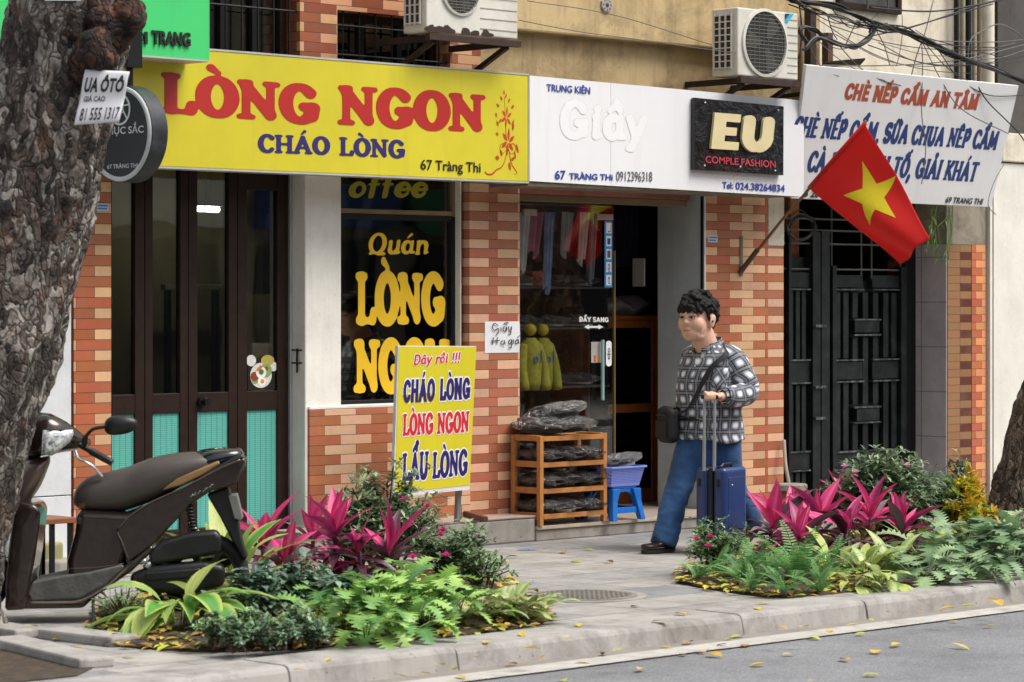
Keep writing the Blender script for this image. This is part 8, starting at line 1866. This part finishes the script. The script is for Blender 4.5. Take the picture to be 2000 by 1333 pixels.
for (u, v) in ((250, 1285), (300, 1250), (60, 1225), (130, 1240), (60, 1275), (95, 1262), (150, 1268), (170, 1295), (255, 1235), (115, 1252), (30, 1245), (205, 1285), (640, 1290), (780, 1325), (585, 1310), (715, 1318), (860, 1300), (885, 1310), (925, 1285), (940, 1300), (1000, 1300), (1060, 1285), (1040, 1268), (1100, 1262), (1335, 1280), (1370, 1275), (1345, 1258), (1390, 1278), (1440, 1245), (1455, 1262), (1525, 1228), (1512, 1258), (1570, 1226), (1620, 1235), (1680, 1240), (1735, 1205), (1850, 1190), (1890, 1185), (1875, 1266), (1565, 1308), (1395, 1282), (1590, 1333), (1950, 1180), (1910, 1190), (1490, 1180), (1130, 1222), (1240, 1185), (1070, 1110), (1125, 1098), (1100, 1080), (1000, 1090), (990, 1085), (985, 1098), (1150, 1075), (1190, 1100), (1080, 1235), (1020, 1240), (1750, 1262), (1650, 1290), (1820, 1250), (1930, 1225), (1480, 1300), (1250, 1310), (1160, 1320), (1100, 1330), (1700, 1320), (1480, 1190), (1600, 1205), (1300, 1265), (1410, 1262), (1425, 1250), (1545, 1240), (1590, 1248), (1665, 1222), (1700, 1212), (1760, 1200), (1800, 1196), (1940, 1172), (1985, 1166), (1230, 1290), (1180, 1280), (1140, 1296), (1210, 1270), (980, 1318), (900, 1326), (830, 1316), (1860, 1215), (1960, 1245), (1710, 1275), (1540, 1280), (1290, 1215), (1200, 1225), (1110, 1245), (1330, 1200), (950, 1255), (1440, 1205)): spots.append((u, v))
for k, (u, v) in enumerate(spots):
    if k % 4 == 3: continue
    on_road = G(u, v, Z_ROAD).y < KY0-.02
    p = G(u, v, Z_ROAD+.007) if on_road else G(u, v, .014 if G(u, v).y < KY1 else .003); me = lms[r.randrange(12)]
    o = bpy.data.objects.new('fallen_leaf', me); col.objects.link(o); o.location = p; o.rotation_euler = (r.uniform(-.15, .15), r.uniform(-.15, .15), r.uniform(0, 6.28)); s = r.uniform(.65, 1.15); o.scale = (s, s, s); tag(o, 'small dry yellowish leaf lying on the '+('grey asphalt and gutter' if on_road else 'pavement and kerb'), 'fallen leaf', 'leaves fallen on the road' if on_road else 'leaves fallen on the pavement')
# litter under the plants, too many to count
mb = MB()
for pts in (lbp, rbp):
    n = len(pts); cx, cy = sum(p.x for p in pts)/n, sum(p.y for p in pts)/n
    for k in range(1150):
        i = r.randrange(n); q = 1.015-.6*r.random()**1.6; p = pts[i].lerp(pts[(i+1) % n], r.random()); x, y = cx+(p.x-cx)*q, cy+(p.y-cy)*q
        if y < KY1+.0: continue
        s = r.uniform(.035, .085); blade(mb, (x, y, .012+.055*min(1, (1-min(1, q))*3.2)+r.random()*.012), r.uniform(0, 6.28), r.uniform(-.1, .35), s, s*.5, r.uniform(.2, .9), .3, OVAL, 3, r.uniform(-.5, .5), 0, r.choice((0, 1, 1, 2, 3)))
lit = bpy.data.meshes.new('leaf_litter'); lit.from_pydata(mb.v, [], mb.f)
for m in FL_: lit.materials.append(m)
lit.polygons.foreach_set('material_index', mb.mi); lit.uv_layers.new(name='UVMap'); lo_ = bpy.data.objects.new('leaf_litter', lit); col.objects.link(lo_); tag(lo_, 'dry yellow and brown leaf litter under the bedding plants', 'leaf litter'); lo_['kind'] = 'stuff'
# wire netting in the left corner of the bed
nt = thing('wire_netting', G(240, 1195), 'short piece of thin wire netting at the left corner of the bed by the scooter', 'netting')
mb = MB(); a, b = G(182, 1218), G(330, 1188)
for k in range(15): p = a.lerp(b, k/14); mb.tube([p, p+Vector((0, 0, .19+.02*math.sin(k*2)))], .0016, 4)
for z in (.03, .07, .11, .15, .19): mb.tube([a+Vector((0, 0, z)), a.lerp(b, .5)+Vector((.01, .01, z+.01)), b+Vector((0, 0, z))], .0016, 4)
mb.build('mesh', mat('netting_wire', '6d6a64', .5, .5), nt); mb = MB(); mb.tube([a, a+Vector((0, 0, .24))], .008, 6); mb.build('stake', mat('grille_grey', '4a4a48'), nt)
# a blue sweet wrapper on the pavement
p = G(1030, 1074, .004); mb = MB(); mb.grid(lambda s, q: (p.x+.11*(s-.5), p.y+.05*(q-.5)+.1*(s-.5)*-.6, .005+.006*abs(math.sin(s*5+q*3))), 8, 4); o = mb.build('wrapper', mat('wrapper_blue', '5a86c0', .4), None, smooth=True); tag(o, 'scrap of blue wrapper lying on the pavement before the plinth', 'wrapper')
